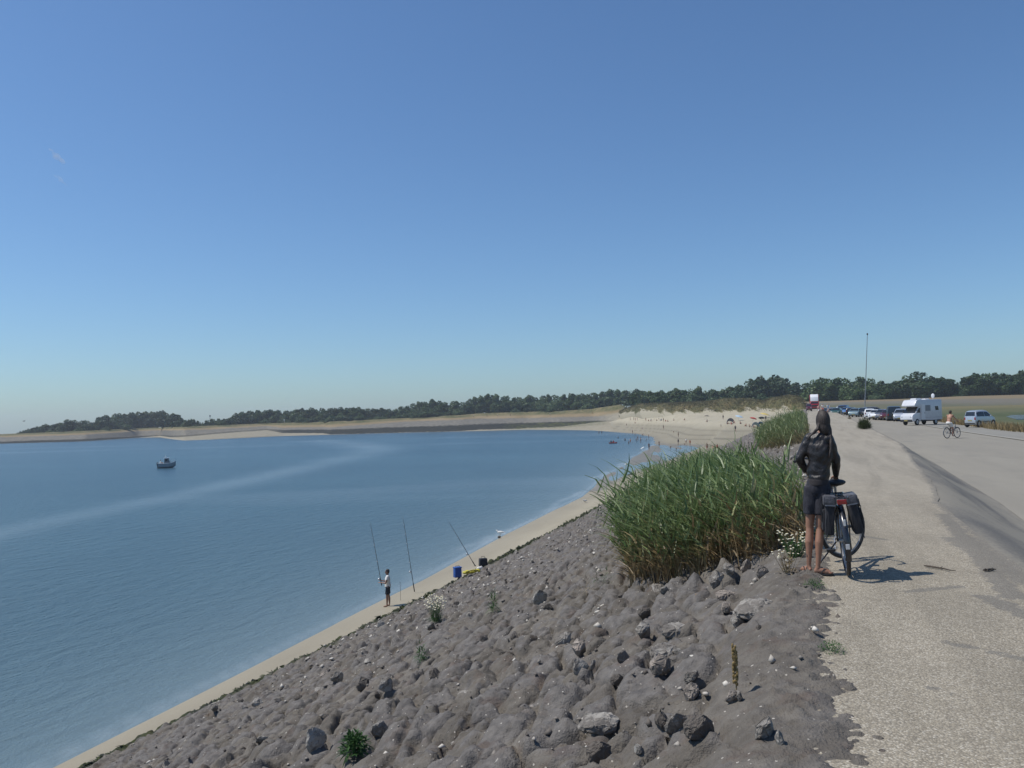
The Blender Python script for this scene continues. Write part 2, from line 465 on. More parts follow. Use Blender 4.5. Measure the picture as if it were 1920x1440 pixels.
# ------------------------------------------------------------------ setting: materials
def mat_slope():
    m, t, b = nodes('mud_over_stones')
    g = t.nodes.new('ShaderNodeNewGeometry'); P = g.outputs['Position']
    V = stvec(t, 1.0, .55)
    n1 = noise(t, V, .9, 5, .6); n2 = noise(t, P, 7, 5, .65); n3 = noise(t, P, 60, 3, .6)
    base = ramp(t, math_(t, 'ADD', math_(t, 'MULTIPLY', n1, .55), math_(t, 'MULTIPLY', n2, .45)),
                [(.33, (.080, .070, .059)), (.5, (.132, .118, .100)), (.68, (.205, .185, .157))])
    # slate-coloured broken stone tops
    st = attr(t, 'stone').outputs['Fac']
    stc = ramp(t, noise(t, P, 11, 4), [(.3, (.085, .08, .078)), (.7, (.20, .185, .17))])
    c = mixc(t, math_(t, 'MULTIPLY', st, .75), base.outputs[0], stc.outputs[0])
    # rust-brown pits of sheltered dirt, orange lichen
    pit = ramp(t, noise(t, P, 3.1, 4), [(.56, 0), (.68, 1)])
    c = mixc(t, math_(t, 'MULTIPLY', pit.outputs[0], .35), c, (.10, .062, .045))
    lich = ramp(t, noise(t, P, 2.3, 6, .7), [(.70, 0), (.74, 1)])
    c = mixc(t, math_(t, 'MULTIPLY', lich.outputs[0], attr(t, 'near').outputs['Fac']), c, (.30, .17, .035))
    # shell grit
    vo = t.nodes.new('ShaderNodeTexVoronoi'); vo.inputs['Scale'].default_value = 26; L(t, P, vo.inputs['Vector'])
    sep = t.nodes.new('ShaderNodeSeparateColor'); L(t, vo.outputs['Color'], sep.inputs[0])
    gr = math_(t, 'MULTIPLY', math_(t, 'LESS_THAN', vo.outputs['Distance'], .20), math_(t, 'GREATER_THAN', sep.outputs[0], .90))
    c = mixc(t, math_(t, 'MULTIPLY', gr, .8), c, (.5, .46, .40))
    # farther up the coast the stone is paler and barer; weed dark line at the toe
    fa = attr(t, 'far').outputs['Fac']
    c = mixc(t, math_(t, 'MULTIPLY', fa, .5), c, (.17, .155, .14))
    wd = attr(t, 'weed').outputs['Fac']
    wc = ramp(t, noise(t, P, 5, 4), [(.35, (.012, .014, .008)), (.7, (.055, .068, .018))])
    c = mixc(t, wd, c, wc.outputs[0])
    L(t, c, b.inputs['Base Color']); b.inputs['Roughness'].default_value = .85; b.inputs['Specular IOR Level'].default_value = .25
    h = math_(t, 'ADD', math_(t, 'MULTIPLY', n2, .7), math_(t, 'MULTIPLY', n3, .3))
    h = math_(t, 'ADD', h, math_(t, 'MULTIPLY', gr, .3))
    bump(t, b, h, .95, .05)
    return m
def mat_sand():
    m, t, b = nodes('beach_sand')
    g = t.nodes.new('ShaderNodeNewGeometry'); P = g.outputs['Position']
    V = stvec(t, 1, .25)
    n = noise(t, V, .35, 5); n2 = noise(t, P, 9, 4)
    dry = ramp(t, math_(t, 'ADD', math_(t, 'MULTIPLY', n, .7), math_(t, 'MULTIPLY', n2, .3)), [(.3, (.32, .285, .205)), (.7, (.41, .37, .275))])
    wetc = ramp(t, n, [(.35, (.19, .158, .112)), (.7, (.275, .235, .165))])
    w = attr(t, 'wet').outputs['Fac']
    w = math_(t, 'ADD', w, math_(t, 'MULTIPLY', math_(t, 'SUBTRACT', n, .5), .35), True)
    c = mixc(t, w, dry.outputs[0], wetc.outputs[0])
    tide = attr(t, 'tide').outputs['Fac']
    c = mixc(t, math_(t, 'MULTIPLY', tide, .9), c, (.155, .138, .10))
    L(t, c, b.inputs['Base Color'])
    rr = math_(t, 'SUBTRACT', .9, math_(t, 'MULTIPLY', w, .5)); L(t, rr, b.inputs['Roughness'])
    b.inputs['Specular IOR Level'].default_value = .25
    bump(t, b, n2, .4, .03)
    return m
def mat_path():
    m, t, b = nodes('shell_gravel_asphalt')
    g = t.nodes.new('ShaderNodeNewGeometry'); P = g.outputs['Position']
    vo = t.nodes.new('ShaderNodeTexVoronoi'); vo.inputs['Scale'].default_value = 84; L(t, P, vo.inputs['Vector'])
    sep = t.nodes.new('ShaderNodeSeparateColor'); L(t, vo.outputs['Color'], sep.inputs[0])
    peb = ramp(t, sep.outputs[0], [(0, (.14, .116, .082)), (.35, (.275, .232, .165)), (.62, (.39, .335, .24)), (.86, (.47, .42, .325)), (.95, (.60, .55, .45))])
    n = noise(t, P, .8, 5); n2 = noise(t, P, 6, 4)
    patch = ramp(t, n, [(.32, .78), (.68, 1.18)])
    c = mixc(t, 1.0, peb.outputs[0], patch.outputs[0], 'MULTIPLY')
    gap = ramp(t, vo.outputs['Distance'], [(.35, 0), (.62, 1)])
    c = mixc(t, math_(t, 'MULTIPLY', gap.outputs[0], .55), c, (.10, .088, .07))
    blend = ramp(t, n2, [(.3, (.268, .240, .190)), (.7, (.335, .303, .245))])
    c = mixc(t, math_(t, 'ADD', math_(t, 'MULTIPLY', attr(t, 'far').outputs['Fac'], .55), .42, True), c, blend.outputs[0])
    lane = ramp(t, noise(t, stvec(t, 1.6, .12), 1.0, 6, .65, .5), [(.36, .84), (.5, 1.0), (.66, 1.10)])
    c = mixc(t, 1.0, c, lane.outputs[0], 'MULTIPLY')
    dust = ramp(t, noise(t, P, 1.7, 6, .7), [(.56, 0), (.72, 1)])
    c = mixc(t, math_(t, 'MULTIPLY', dust.outputs[0], .35), c, (.30, .265, .205))
    tar = attr(t, 'tar').outputs['Fac']
    tn = ramp(t, math_(t, 'ADD', tar, math_(t, 'MULTIPLY', math_(t, 'SUBTRACT', noise(t, P, 7, 6, .75), .5), 1.7)), [(.48, 0), (.62, 1)])
    c = mixc(t, math_(t, 'MULTIPLY', tn.outputs[0], .6), c, (.135, .128, .115))
    L(t, c, b.inputs['Base Color']); b.inputs['Roughness'].default_value = .9; b.inputs['Specular IOR Level'].default_value = .25
    h = math_(t, 'SUBTRACT', 1, vo.outputs['Distance']); bump(t, b, h, .5, .01)
    return m
def mat_road(name, lo, hi, tarc=None, stripes=0):
    m, t, b = nodes(name)
    g = t.nodes.new('ShaderNodeNewGeometry'); P = g.outputs['Position']
    V = stvec(t, 1.2, .12)
    n = noise(t, V, 1.1 if stripes else .6, 5, .6, .6 if stripes else .2); n2 = noise(t, P, 25, 4)
    f = math_(t, 'ADD', math_(t, 'MULTIPLY', n, .75), math_(t, 'MULTIPLY', n2, .25))
    c = ramp(t, f, [(.40 if stripes else .3, lo), (.56 if stripes else .7, hi)]).outputs[0]
    if tarc:
        k = ramp(t, noise(t, stvec(t, .35, .08), 1.4, 6, .7), [(.52, 0), (.66, 1), ])
        c = mixc(t, math_(t, 'MULTIPLY', k.outputs[0], .35), c, tarc)
    L(t, c, b.inputs['Base Color']); b.inputs['Roughness'].default_value = .9; b.inputs['Specular IOR Level'].default_value = .25
    bump(t, b, n2, .3, .01)
    return m
def mat_bank():
    m, t, b = nodes('far_bank_cover')
    g = t.nodes.new('ShaderNodeNewGeometry'); P = g.outputs['Position']
    n = noise(t, P, .05, 5); n2 = noise(t, P, .4, 4); n3 = noise(t, P, .015, 3)
    dark = ramp(t, n2, [(.3, (.020, .021, .018)), (.7, (.046, .046, .038))])
    grey = ramp(t, n2, [(.3, (.135, .128, .110)), (.7, (.20, .185, .155))])
    tan = ramp(t, n, [(.3, (.20, .155, .085)), (.7, (.28, .215, .13))])
    grn = ramp(t, math_(t, 'ADD', math_(t, 'MULTIPLY', n, .6), math_(t, 'MULTIPLY', n2, .4)), [(.38, (.060, .072, .030)), (.62, (.20, .165, .085))])
    sand = ramp(t, n2, [(.3, (.235, .21, .155)), (.7, (.315, .285, .215))])
    v = attr(t, 'v').outputs['Fac']      # 0 water .. 1 sand .. 2 dark .. 3 grey .. 4 crest
    vv = math_(t, 'ADD', v, math_(t, 'MULTIPLY', math_(t, 'SUBTRACT', n2, .5), .5))
    def st(e, w=.12): return ramp(t, math_(t, 'DIVIDE', vv, 6), [((e - w) / 6, 0), ((e + w) / 6, 1)]).outputs[0]
    c = mixc(t, st(1.0, .05), sand.outputs[0], dark.outputs[0])
    c = mixc(t, st(2.0), c, grey.outputs[0])
    c = mixc(t, st(3.0), c, tan.outputs[0])
    c = mixc(t, st(3.45), c, grn.outputs[0])
    sd = attr(t, 'sandy').outputs['Fac']
    c = mixc(t, math_(t, 'MULTIPLY', sd, math_(t, 'SUBTRACT', 1, st(3.2, .2))), c, sand.outputs[0])
    al = attr(t, 'algae').outputs['Fac']
    c = mixc(t, math_(t, 'MULTIPLY', al, ramp(t, n2, [(.45, 0), (.6, 1)]).outputs[0]), c, (.085, .095, .03))
    L(t, c, b.inputs['Base Color']); b.inputs['Roughness'].default_value = .95; b.inputs['Specular IOR Level'].default_value = .1
    return m
def mat_land(name, stops, s1=.03, s2=.5, bs=.6):
    m, t, b = nodes(name)
    g = t.nodes.new('ShaderNodeNewGeometry'); P = g.outputs['Position']
    n = noise(t, P, s1, 5); n2 = noise(t, P, s2, 5)
    f = math_(t, 'ADD', math_(t, 'MULTIPLY', n, .6), math_(t, 'MULTIPLY', n2, .4))
    c = ramp(t, f, stops)
    L(t, c.outputs[0], b.inputs['Base Color']); b.inputs['Roughness'].default_value = .95; b.inputs['Specular IOR Level'].default_value = .1
    bump(t, b, n2, bs, .3)
    return m
def mat_water():
    m, t, b = nodes('estuary_water')
    g = t.nodes.new('ShaderNodeNewGeometry'); P = g.outputs['Position']
    sh = attr(t, 'shallow').outputs['Fac']; calm = attr(t, 'calm').outputs['Fac']
    big = noise(t, stvec(t, .012, .03), 1, 4)
    mott = noise(t, stvec(t, .10, .05), 1, 5, .6)
    deep = ramp(t, math_(t, 'ADD', math_(t, 'MULTIPLY', big, .6), math_(t, 'MULTIPLY', mott, .4)), [(.3, (.028, .072, .104)), (.7, (.046, .104, .138))])
    c = mixc(t, math_(t, 'MULTIPLY', sh, .85), deep.outputs[0], (.155, .200, .200))
    c = mixc(t, attr(t, 'foam').outputs['Fac'], c, (.62, .66, .68))
    c = mixc(t, math_(t, 'MULTIPLY', calm, .22), c, (.33, .38, .42))  # calm bands paled: their lighter sky reflection is painted into the base colour
    L(t, c, b.inputs['Base Color'])
    b.inputs['IOR'].default_value = 1.33
    rr = math_(t, 'SUBTRACT', .27, math_(t, 'MULTIPLY', calm, .10)); L(t, rr, b.inputs['Roughness'])
    w1 = noise(t, stvec(t, 1.0, .45), 1.1, 5, .62, .4); w2 = noise(t, P, 4.2, 4, .6, .5)
    h = math_(t, 'ADD', w1, math_(t, 'MULTIPLY', w2, .35))
    bm = bump(t, b, h, .5, .55)
    k = math_(t, 'MULTIPLY', math_(t, 'SUBTRACT', 1, math_(t, 'MULTIPLY', calm, .6)), math_(t, 'SUBTRACT', 1, math_(t, 'MULTIPLY', sh, .75)))
    L(t, math_(t, 'MULTIPLY', k, .65), bm.inputs['Strength'])
    return m

# ------------------------------------------------------------------ setting: shapes
M_SLOPE, M_SAND, M_PATH = mat_slope(), mat_sand(), mat_path()
# ground under everything, out to the horizon
def ground():
    rr = np.array([0, 40, 120, 300, 600, 1200, 2000, 2700.]); a = np.linspace(0, 2 * np.pi, 97)
    Rg, A = np.meshgrid(rr, a, indexing='ij')
    grid_mesh('ground', Rg * np.cos(A), Rg * np.sin(A) + 0, np.full_like(Rg, -10.2), mat_land('seabed', [(.3, (.10, .10, .08)), (.7, (.16, .15, .12))]))
ground()

# stone slope
def lip(S, T): return .02 + .17 * (fbm(T * .9, T * 0 + 3, 77, 5) - .5)
def slope():
    def steps(t0, t1, f):
        r = [t0]
        while r[-1] < t1: r.append(r[-1] + f(r[-1]))
        return r
    T = np.array(steps(1.2, 352, lambda t: max(.024, (abs(t - 3) ** 1.18) * .0022) if t < 40 else .0040 * t * (t / 40) ** .4))
    S = np.array([.62 - i * .028 for i in range(40)])
    S = np.concatenate([S, np.arange(S[-1] - .03, -6, -.034), np.arange(-6.03, -12, -.05), np.arange(-12.05, -21.2, -.075)])
    Sg, Tg = np.meshgrid(S, T)
    near = 1 - sm(28, 60, Tg)
    z = slope_base(np.minimum(Sg, 0), Tg)
    wx = (fbm(Sg * .8, Tg * .8, 3, 3) - .5) * .8; wy = (fbm(Sg * .8, Tg * .8, 5, 3) - .5) * .8
    a1, i1 = domes((Sg + wx * .3) / .46, (Tg + wy * .3) / .50, 11, .72, .34, .64, .5)
    a2, i2 = domes((Sg + wx * .2) / .27, (Tg + wy * .2) / .31, 51, .74, .30, .60, .45)
    a3, i3 = domes(Sg / .11, Tg / .12, 91, .40, .25, .50, .45)
    mud = (fbm(Sg * .9, Tg * .55, 23, 4) - .5)
    rough = (fbm(Sg * 6, Tg * 5, 29, 4) - .5)
    patchy = sm(.38, .60, fbm(Sg * .45, Tg * .35, 61, 3))
    amp = sm(.05, -1.3, Sg) * .85 + .15
    h = np.maximum(a1 * .27 * (.45 + .55 * patchy), a2 * .15 * (.45 + .55 * patchy)) * amp + a3 * .035 * (.3 + .7 * near)
    gully = np.abs(fbm(Sg * 1.1, Tg * .9, 33, 4) - .5)
    cr, cid, tlt = cracks((Sg + wx * .5) / .37, (Tg + wy * .5) / .46, 201)
    cr2, cid2, tlt2 = cracks((Sg + wx * .4) / .135, (Tg + wy * .4) / .155, 231)
    cover = sm(.36, .56, fbm(Sg * .6, Tg * .45, 161, 4))
    b1 = (.55 * sm(-.01, .13, cr) + .45 * sm(0, .55, cr)) * (.45 + .55 * cid + .34 * tlt) * .165
    b2 = sm(-.02, .20, cr2) * (.30 + .70 * cid2 + .5 * tlt2) * .040
    block = b1 + b2 - .05 - .16 * (1 - sm(0, .11, cr)) * sm(.42, .58, fbm(Sg * 1.3, Tg, 181, 3)) * near
    keep = sm(.0, -1.1, Sg)
    mudlvl = -.045 + .12 * (fbm(Sg * .7, Tg * .5, 171, 4) - .40) + .07 * (1 - keep)
    big = h * .75
    h = np.maximum(block * (.35 + .65 * keep) + big * .8, mudlvl + .3 * block)
    h = h + rough * .055 + (fbm(Sg * 17, Tg * 15, 37, 3) - .5) * .034 * near
    far = 1 + 1.2 * sm(20, 90, Tg)
    z = z + h * far - .03
    e = lip(Sg, Tg)
    k = sm(e - .15, e - .8, Sg)
    z = z * k + (rise(Tg) + .018 - .20 * np.clip(Sg - e + .04, 0, .4) + rough * .06 + (fbm(Sg * 22, Tg * 20, 39, 3) - .5) * .05 + a2 * .02 + a3 * .03) * (1 - k)
    ts = toe_s(Tg)
    z = z - sm(.5, -.6, Sg - ts) * .5
    stone = np.clip(sm(.05, .2, cr) * (cid > .62) * (b1 + .3 * b2 > mudlvl + .02) + sm(.1, .3, cr2) * (cid2 > .86), 0, 1) * (.4 + .6 * keep)
    weed = sm(2.0, 1.2, Sg - ts + 1.0 * (fbm(Tg * .8, Sg * .8, 88, 3) - .5)) * .95
    weed = weed * (1 - sm(130, 180, Tg))
    X, Y = st2xy(Sg, Tg)
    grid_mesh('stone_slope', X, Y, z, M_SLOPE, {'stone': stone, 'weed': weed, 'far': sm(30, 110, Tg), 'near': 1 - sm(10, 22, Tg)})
    global _SL; _SL = (S, T, z)
slope()
def slope_z(x, y):
    """real surface height of the built slope"""
    s, t = xy2st(x, y); S, T, z = _SL
    j = len(S) - int(np.searchsorted(S[::-1], s)); j = min(max(j, 0), len(S) - 1); i = min(int(np.searchsorted(T, t)), len(T) - 1)
    return float(z[i, j])

# footpath on the crest
def path():
    T = np.concatenate([np.arange(-6, 20, .08), np.arange(20, 60, .3), np.arange(60, 430, 2.)])
    K = np.linspace(0, 1, 56)
    Tg = np.repeat(T[:, None], len(K), 1); e = edge_s(Tg) + .12 * (fbm(Tg * .9, Tg * 0, 41, 3) - .5)
    e0 = lip(Tg * 0 + .1, Tg) - .16
    Sg = e0 + K[None] * (e - e0)
    Z = rise(Tg) + .012 * (fbm(Sg * 1.2, Tg * 1.2, 9, 3) - .5)
    X, Y = st2xy(Sg, Tg)
    def blob(s0, t0, s1, t1, w):
        dx, dy = s1 - s0, t1 - t0; k = np.clip(((Sg - s0) * dx + (Tg - t0) * dy) / (dx * dx + dy * dy), 0, 1)
        return np.clip(1 - np.hypot(Sg - s0 - k * dx, (Tg - t0 - k * dy)) / w, 0, 1)
    tar = np.zeros_like(Sg)
    for (p0, p1, w) in (((1775, 1205), (1960, 1245), .10), ((1725, 1285), (1780, 1300), .05), ((1800, 1010), (1935, 1090), .42), ((1770, 965), (1900, 1120), .22),
                        ((1850, 1120), (1960, 1170), .2), ((1560, 995), (1660, 1012), .12), ((1700, 1110), (1800, 1100), .12)):
        a, c = at_z(p0[0], p0[1], 0), at_z(p1[0], p1[1], 0)
        tar = np.maximum(tar, blob(*xy2st(a.x, a.y), *xy2st(c.x, c.y), w))
    tar = np.maximum(tar, sm(e - .30, e + .05, Sg) * .8)
    grid_mesh('footpath', X, Y, Z, M_PATH, {'tar': tar, 'far': sm(8, 30, Tg)})
    # the asphalt shoulder falling from path to road
    K = np.linspace(0, 1, 14); Tg = np.repeat(T[:, None], len(K), 1); e = edge_s(Tg); w = band_w(Tg)
    Sg = e - .2 + K[None] * (w + .35)
    Z = rise(Tg) + (road_z(Tg) - rise(Tg)) * sm(0, 1, (Sg - e) / w) - .012 + .012 * (fbm(Sg * 3, Tg * 2, 19, 3) - .5)
    X, Y = st2xy(Sg, Tg)
    grid_mesh('road_shoulder', X, Y, Z, mat_road('dark_asphalt_shoulder', (.115, .110, .100), (.215, .198, .162), None, 1))
    # road
    K = np.linspace(0, 1, 24); Tg = np.repeat(T[:, None], len(K), 1); e = edge_s(Tg) + band_w(Tg)
    Sg = e - .05 + K[None] * (11.6 - e)
    Z = road_z(Tg) + 0 * Sg - .004
    X, Y = st2xy(Sg, Tg)
    grid_mesh('road', X, Y, Z, mat_road('worn_asphalt', (.225, .207, .172), (.275, .254, .208), (.17, .16, .14)))
    K = np.linspace(0, 1, 6); Tg = np.repeat(T[:, None], len(K), 1)
    Sg = 11.45 + K[None] * .32 + .06 * (fbm(Tg * .5, Tg * 0, 5, 2) - .5)
    X, Y = st2xy(Sg, Tg); Z = road_z(Tg) + .03 + 0 * Sg
    grid_mesh('kerb', X, Y, Z, mat_road('pale_kerb', (.27, .255, .215), (.33, .31, .265)))
    Sg = 11.7 + K[None] * 3.6 + .5 * (fbm(Tg * .3, Tg * 0, 15, 3) - .5) * K[None]
    X, Y = st2xy(Sg, Tg); Z = road_z(Tg) - .002 - .05 * K[None]
    grid_mesh('parking_strip', X, Y, Z, mat_road('gravel_strip', (.21, .20, .175), (.26, .248, .215)))
path()

# beach
def beach():
    T = np.concatenate([np.arange(-40, 60, .35), np.arange(60, 262, .5), np.arange(262, 530, 1.6)])
    K = np.concatenate([np.linspace(0, .35, 60), np.linspace(.36, 1, 70)])
    Tg = np.repeat(T[:, None], len(K), 1)
    wl = np.interp(Tg, [p[1] for p in WL_ST], [p[0] for p in WL_ST])
    s1 = wl - 9 - Tg.clip(0) * .03; s0 = toe_s(Tg) + .9 + np.where(Tg > 130, np.minimum((Tg - 130) * .12, 16), 0)
    Sg = s0 + K[None] * (s1 - s0)
    X, Y = st2xy(Sg, Tg); Z = beach_z(X, Y)
    wet = sm(.42, .06, Z - WATER_Z) * (1 - .6 * sm(200, 280, Tg)); 
    wet = np.where(Tg < 95, wet * .55, wet)
    D = np.abs(seg_dist(X, Y, FOOT_XY))
    wob = 14 * (fbm(X * .02, Y * .02, 71, 3) - .5)
    tide = (np.exp(-((D - 62 + wob) / 4.0) ** 2) + .7 * np.exp(-((D - 82 - wob) / 6) ** 2)) * sm(190, 250, Tg) * sm(-20, -30, Sg)
    tide = tide + .55 * sm(26, 74, D + wob * .6) * sm(130, 200, Tg)
    zz = Z + .5 * (fbm(X * .03, Y * .03, 271, 3) - .5)
    tide = np.clip(.30 * np.exp(-((zz + 3.9) / .16) ** 2) + sm(-1.8, -4.6, zz) * .60 + .5 * np.exp(-((zz + 5.2) / .12) ** 2) + .4 * np.exp(-((zz + 6.2) / .10) ** 2), 0, 1) * sm(95, 150, Tg)
    grid_mesh('beach', X, Y, Z, M_SAND, {'wet': wet, 'tide': np.clip(tide, 0, 1)})
beach()

# water
SLICK = [at_z(px, py, WATER_Z) for px, py in ((-420, 1095), (-200, 1045), (0, 1000), (100, 977), (300, 936), (440, 906), (560, 879), (640, 861), (690, 850), (702, 842), (670, 833), (600, 826))]
def water():
    rr = np.concatenate([np.linspace(8, 60, 60), np.linspace(61, 300, 150), np.linspace(304, 900, 120), [1000, 1300, 1700, 2200, 2650]])
    a = np.concatenate([np.linspace(R(-95), R(-50), 30), np.linspace(R(-49.8), R(26), 420)])
    Rg, A = np.meshgrid(rr, a, indexing='ij'); X = Rg * np.sin(A); Y = Rg * np.cos(A)
    W = -seg_dist(X, Y, WL_XY + [(-31, 600), (-99, 594), (-136, 600), (-204, 566), (-223, 553), (-373, 760), (-356, 577), (-900, 577)])
    s, t = xy2st(X, Y)
    depth = np.maximum(0, -W)
    shallow = np.exp(-depth / 5) * .55 + np.exp(-depth / 22) * .28
    shallow = np.where(W > 0, 1, shallow) * (1 - .85 * sm(150, 420, Y))
    foam = np.exp(-((W + 1.0 + 1.2 * (fbm(t * .25, t * 0, 8, 2) - .5)) / .45) ** 2) * .22 * (.2 + .8 * sm(.42, .6, fbm(s * .15, t * .12, 6, 3)))
    foam = foam + .20 * np.exp(-((W + .3) / .22) ** 2)
    foam = foam * (1 - sm(200, 330, t)) * sm(30, 70, t) + .10 * np.exp(-((W + .35) / .3) ** 2) * (t < 70)
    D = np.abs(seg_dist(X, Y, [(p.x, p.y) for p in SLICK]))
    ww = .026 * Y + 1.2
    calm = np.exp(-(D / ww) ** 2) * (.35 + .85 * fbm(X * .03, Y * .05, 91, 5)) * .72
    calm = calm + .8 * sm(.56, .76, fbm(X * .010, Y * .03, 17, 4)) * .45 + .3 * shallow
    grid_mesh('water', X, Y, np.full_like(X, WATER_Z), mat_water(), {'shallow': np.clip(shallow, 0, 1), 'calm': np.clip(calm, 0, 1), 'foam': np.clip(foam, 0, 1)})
water()

# far bank across the bay
BK = [(-900, 855, 855, 851, 842, 838), (-300, 840, 840, 836, 828, 823), (0, 832, 832, 828, 820, 815), (160, 827.5, 827.5, 823, 815, 808), (262, 820.5, 820.5, 818, 808, 803), (300, 820, 817, 816, 807, 802),
      (322, 823.5, 820, 817, 806.5, 801), (345, 826, 819, 816, 806, 800.5), (400, 824, 814, 812, 805, 798), (500, 819, 806, 804, 799, 794), (530, 817.5, 812, 806, 802, 793), (605, 815.5, 812, 805, 801, 791),
      (620, 815, 814.8, 805.5, 801.5, 790.5), (760, 811, 810.8, 800, 790, 784), (865, 808.7, 808.5, 797, 786.5, 778), (900, 808, 806, 795, 785, 775), (987, 805.6, 803, 793, 784, 772.5),
      (1050, 806, 800, 791, 782, 771), (1110, 807, 792, 789, 781, 767), (1140, 809, 789.5, 788.3, 779, 762), (1175, 811, 787, 786.6, 775, 757), (1215, 812, 783, 782, 772, 757)]
def bank_rows(px):
    A = np.array(BK, float); c = [np.interp(px, A[:, 0], A[:, k]) for k in range(1, 6)]
    d0 = at_z(px, c[0], WATER_Z).y
    ds = d0 + (c[0] - c[1]) * 5.5 + .5; dd = ds + 9 + 2 * (c[1] - c[2]) * .5; dg = dd + 14; dc = dg + 20
    return [(at_y(px, y, d)) for y, d in zip(c, (d0, ds, dd, dg, dc))]
def bank():
    P = np.arange(-900, 1216, 5.0)
    sub = [6, 4, 5, 6]
    rows = []; vv = []; col = []
    allr = []
    for px in P:
        r = bank_rows(px); pts = [(Vector((r[0].x, r[0].y - 4, -9.5)), -.3), (r[0], 0)]
        for k in range(4):
            for j in range(1, sub[k] + 1):
                f = j / sub[k]; pts.append((r[k].lerp(r[k + 1], f), k + f))
        c = r[4]; dirn = Vector((c.x, c.y, 0)).normalized()
        pts.append((c + dirn * 8 + Vector((0, 0, .1)), 4.3)); pts.append((c + dirn * 30 - Vector((0, 0, 1.2)), 5)); 
        pts.append((c + dirn * 120 - Vector((0, 0, 2)), 5.5)); pts.append((c + dirn * 900 - Vector((0, 0, 2.5)), 6))
        allr.append(pts)
    X = np.array([[p[0].x for p in r] for r in allr]).T; Y = np.array([[p[0].y for p in r] for r in allr]).T
    Z = np.array([[p[0].z for p in r] for r in allr]).T; Vv = np.array([[p[1] for p in r] for r in allr]).T
    Pg = np.repeat(P[None], X.shape[0], 0)
    Z = Z + (fbm(X * .05, Y * .05, 2, 4) - .5) * .5 * sm(.2, 1, Vv) - np.clip(Pg - 1165, 0, 60) * .25
    sandy = .32 * sm(296, 350, Pg) * (1 - sm(500, 540, Pg)) * (1 - .5 * sm(1.2, 2.8, Vv)); sandy = np.maximum(sandy, sm(1110, 1165, Pg) * (Vv < 3.3))
    algae = sm(930, 980, Pg) * (1 - sm(1120, 1150, Pg)) * (Vv > .6) * (Vv < 2.0)
    grid_mesh('far_bank', X, Y, Z, mat_bank(), {'v': Vv, 'sandy': sandy, 'algae': algae * .8})
bank()

# dunes between the beach and the crest
DT = [(1130, 762), (1160, 772), (1180, 763), (1200, 757), (1240, 756), (1270, 755), (1300, 753.5), (1340, 751), (1356, 747.5), (1400, 747), (1415, 749), (1432, 751.5), (1450, 745.5), (1466, 744), (1480, 741), (1492, 742), (1503, 747), (1510, 757), (1515, 765)]
DF = [(1130, 772), (1165, 777), (1200, 775), (1240, 776), (1300, 776.5), (1360, 778.5), (1400, 777), (1430, 777), (1450, 776.5), (1480, 777), (1490, 776.5), (1505, 775.5), (1515, 774)]
def dune_pt(px, k):
    """k 0 foot .. 1 crest"""
    d = float(np.interp(px, DUNE_PX, DUNE_D)); a = at_y(px, float(np.interp(px, *zip(*DF))), d); b = at_y(px, float(np.interp(px, *zip(*DT))), d + 26)
    p = a.lerp(b, k); p.z += (b.z - a.z) * .22 * math.sin(k * math.pi)
    return p
def dune():
    P = np.arange(1160, 1516, 1.5); K = [-.5, 0, .06, .12, .2, .3, .4, .5, .6, .7, .8, .9, 1.0, 1.15, 1.5, 2.6, 6]
    X, Y, Z, V_ = [], [], [], []
    for px in P:
        xs = []
        for k in K:
            if k < 0: p = dune_pt(px, 0) + Vector((0, -9, -3.0))
            elif k <= 1: p = dune_pt(px, k)
            else:
                p = dune_pt(px, 1); q = Vector((p.x, p.y, 0)).normalized() * (k - 1) * 26; p = p + q; p.z -= min(4.5, (k - 1) ** 1.3 * 5)
            xs.append((p.x, p.y, p.z, k))
        X.append([a[0] for a in xs]); Y.append([a[1] for a in xs]); Z.append([a[2] for a in xs]); V_.append([a[3] for a in xs])
    X, Y, Z, V_ = (np.array(a).T for a in (X, Y, Z, V_))
    Z = Z + (fbm(X * .18, Y * .09, 66, 4) - .5) * 1.1 * sm(0, .2, V_)
    m, t, b = nodes('dune_cover')
    g = t.nodes.new('ShaderNodeNewGeometry'); Pp = g.outputs['Position']
    n = noise(t, Pp, .16, 4); n2 = noise(t, Pp, 1.2, 4)
    v = attr(t, 'v').outputs['Fac']
    mp = t.nodes.new('ShaderNodeMapping'); mp.inputs['Scale'].default_value = (.5, .06, .12); L(t, Pp, mp.inputs[0])
    ru = noise(t, mp.outputs[0], 1, 4)
    e = math_(t, 'ADD', v, math_(t, 'MULTIPLY', math_(t, 'SUBTRACT', ru, .5), 1.1))
    gf = ramp(t, e, [(.12, 0), (.22, 1)])
    gc = ramp(t, math_(t, 'ADD', math_(t, 'MULTIPLY', n, .5), math_(t, 'MULTIPLY', n2, .5)), [(.36, (.06, .068, .030)), (.52, (.12, .108, .052)), (.66, (.21, .155, .08))])
    c = mixc(t, gf.outputs[0], (.33, .30, .225), gc.outputs[0])
    L(t, c, b.inputs['Base Color']); b.inputs['Roughness'].default_value = .95; b.inputs['Specular IOR Level'].default_value = .1
    grid_mesh('dune', X, Y, Z, m, {'v': np.clip(V_, 0, 1)})
dune()

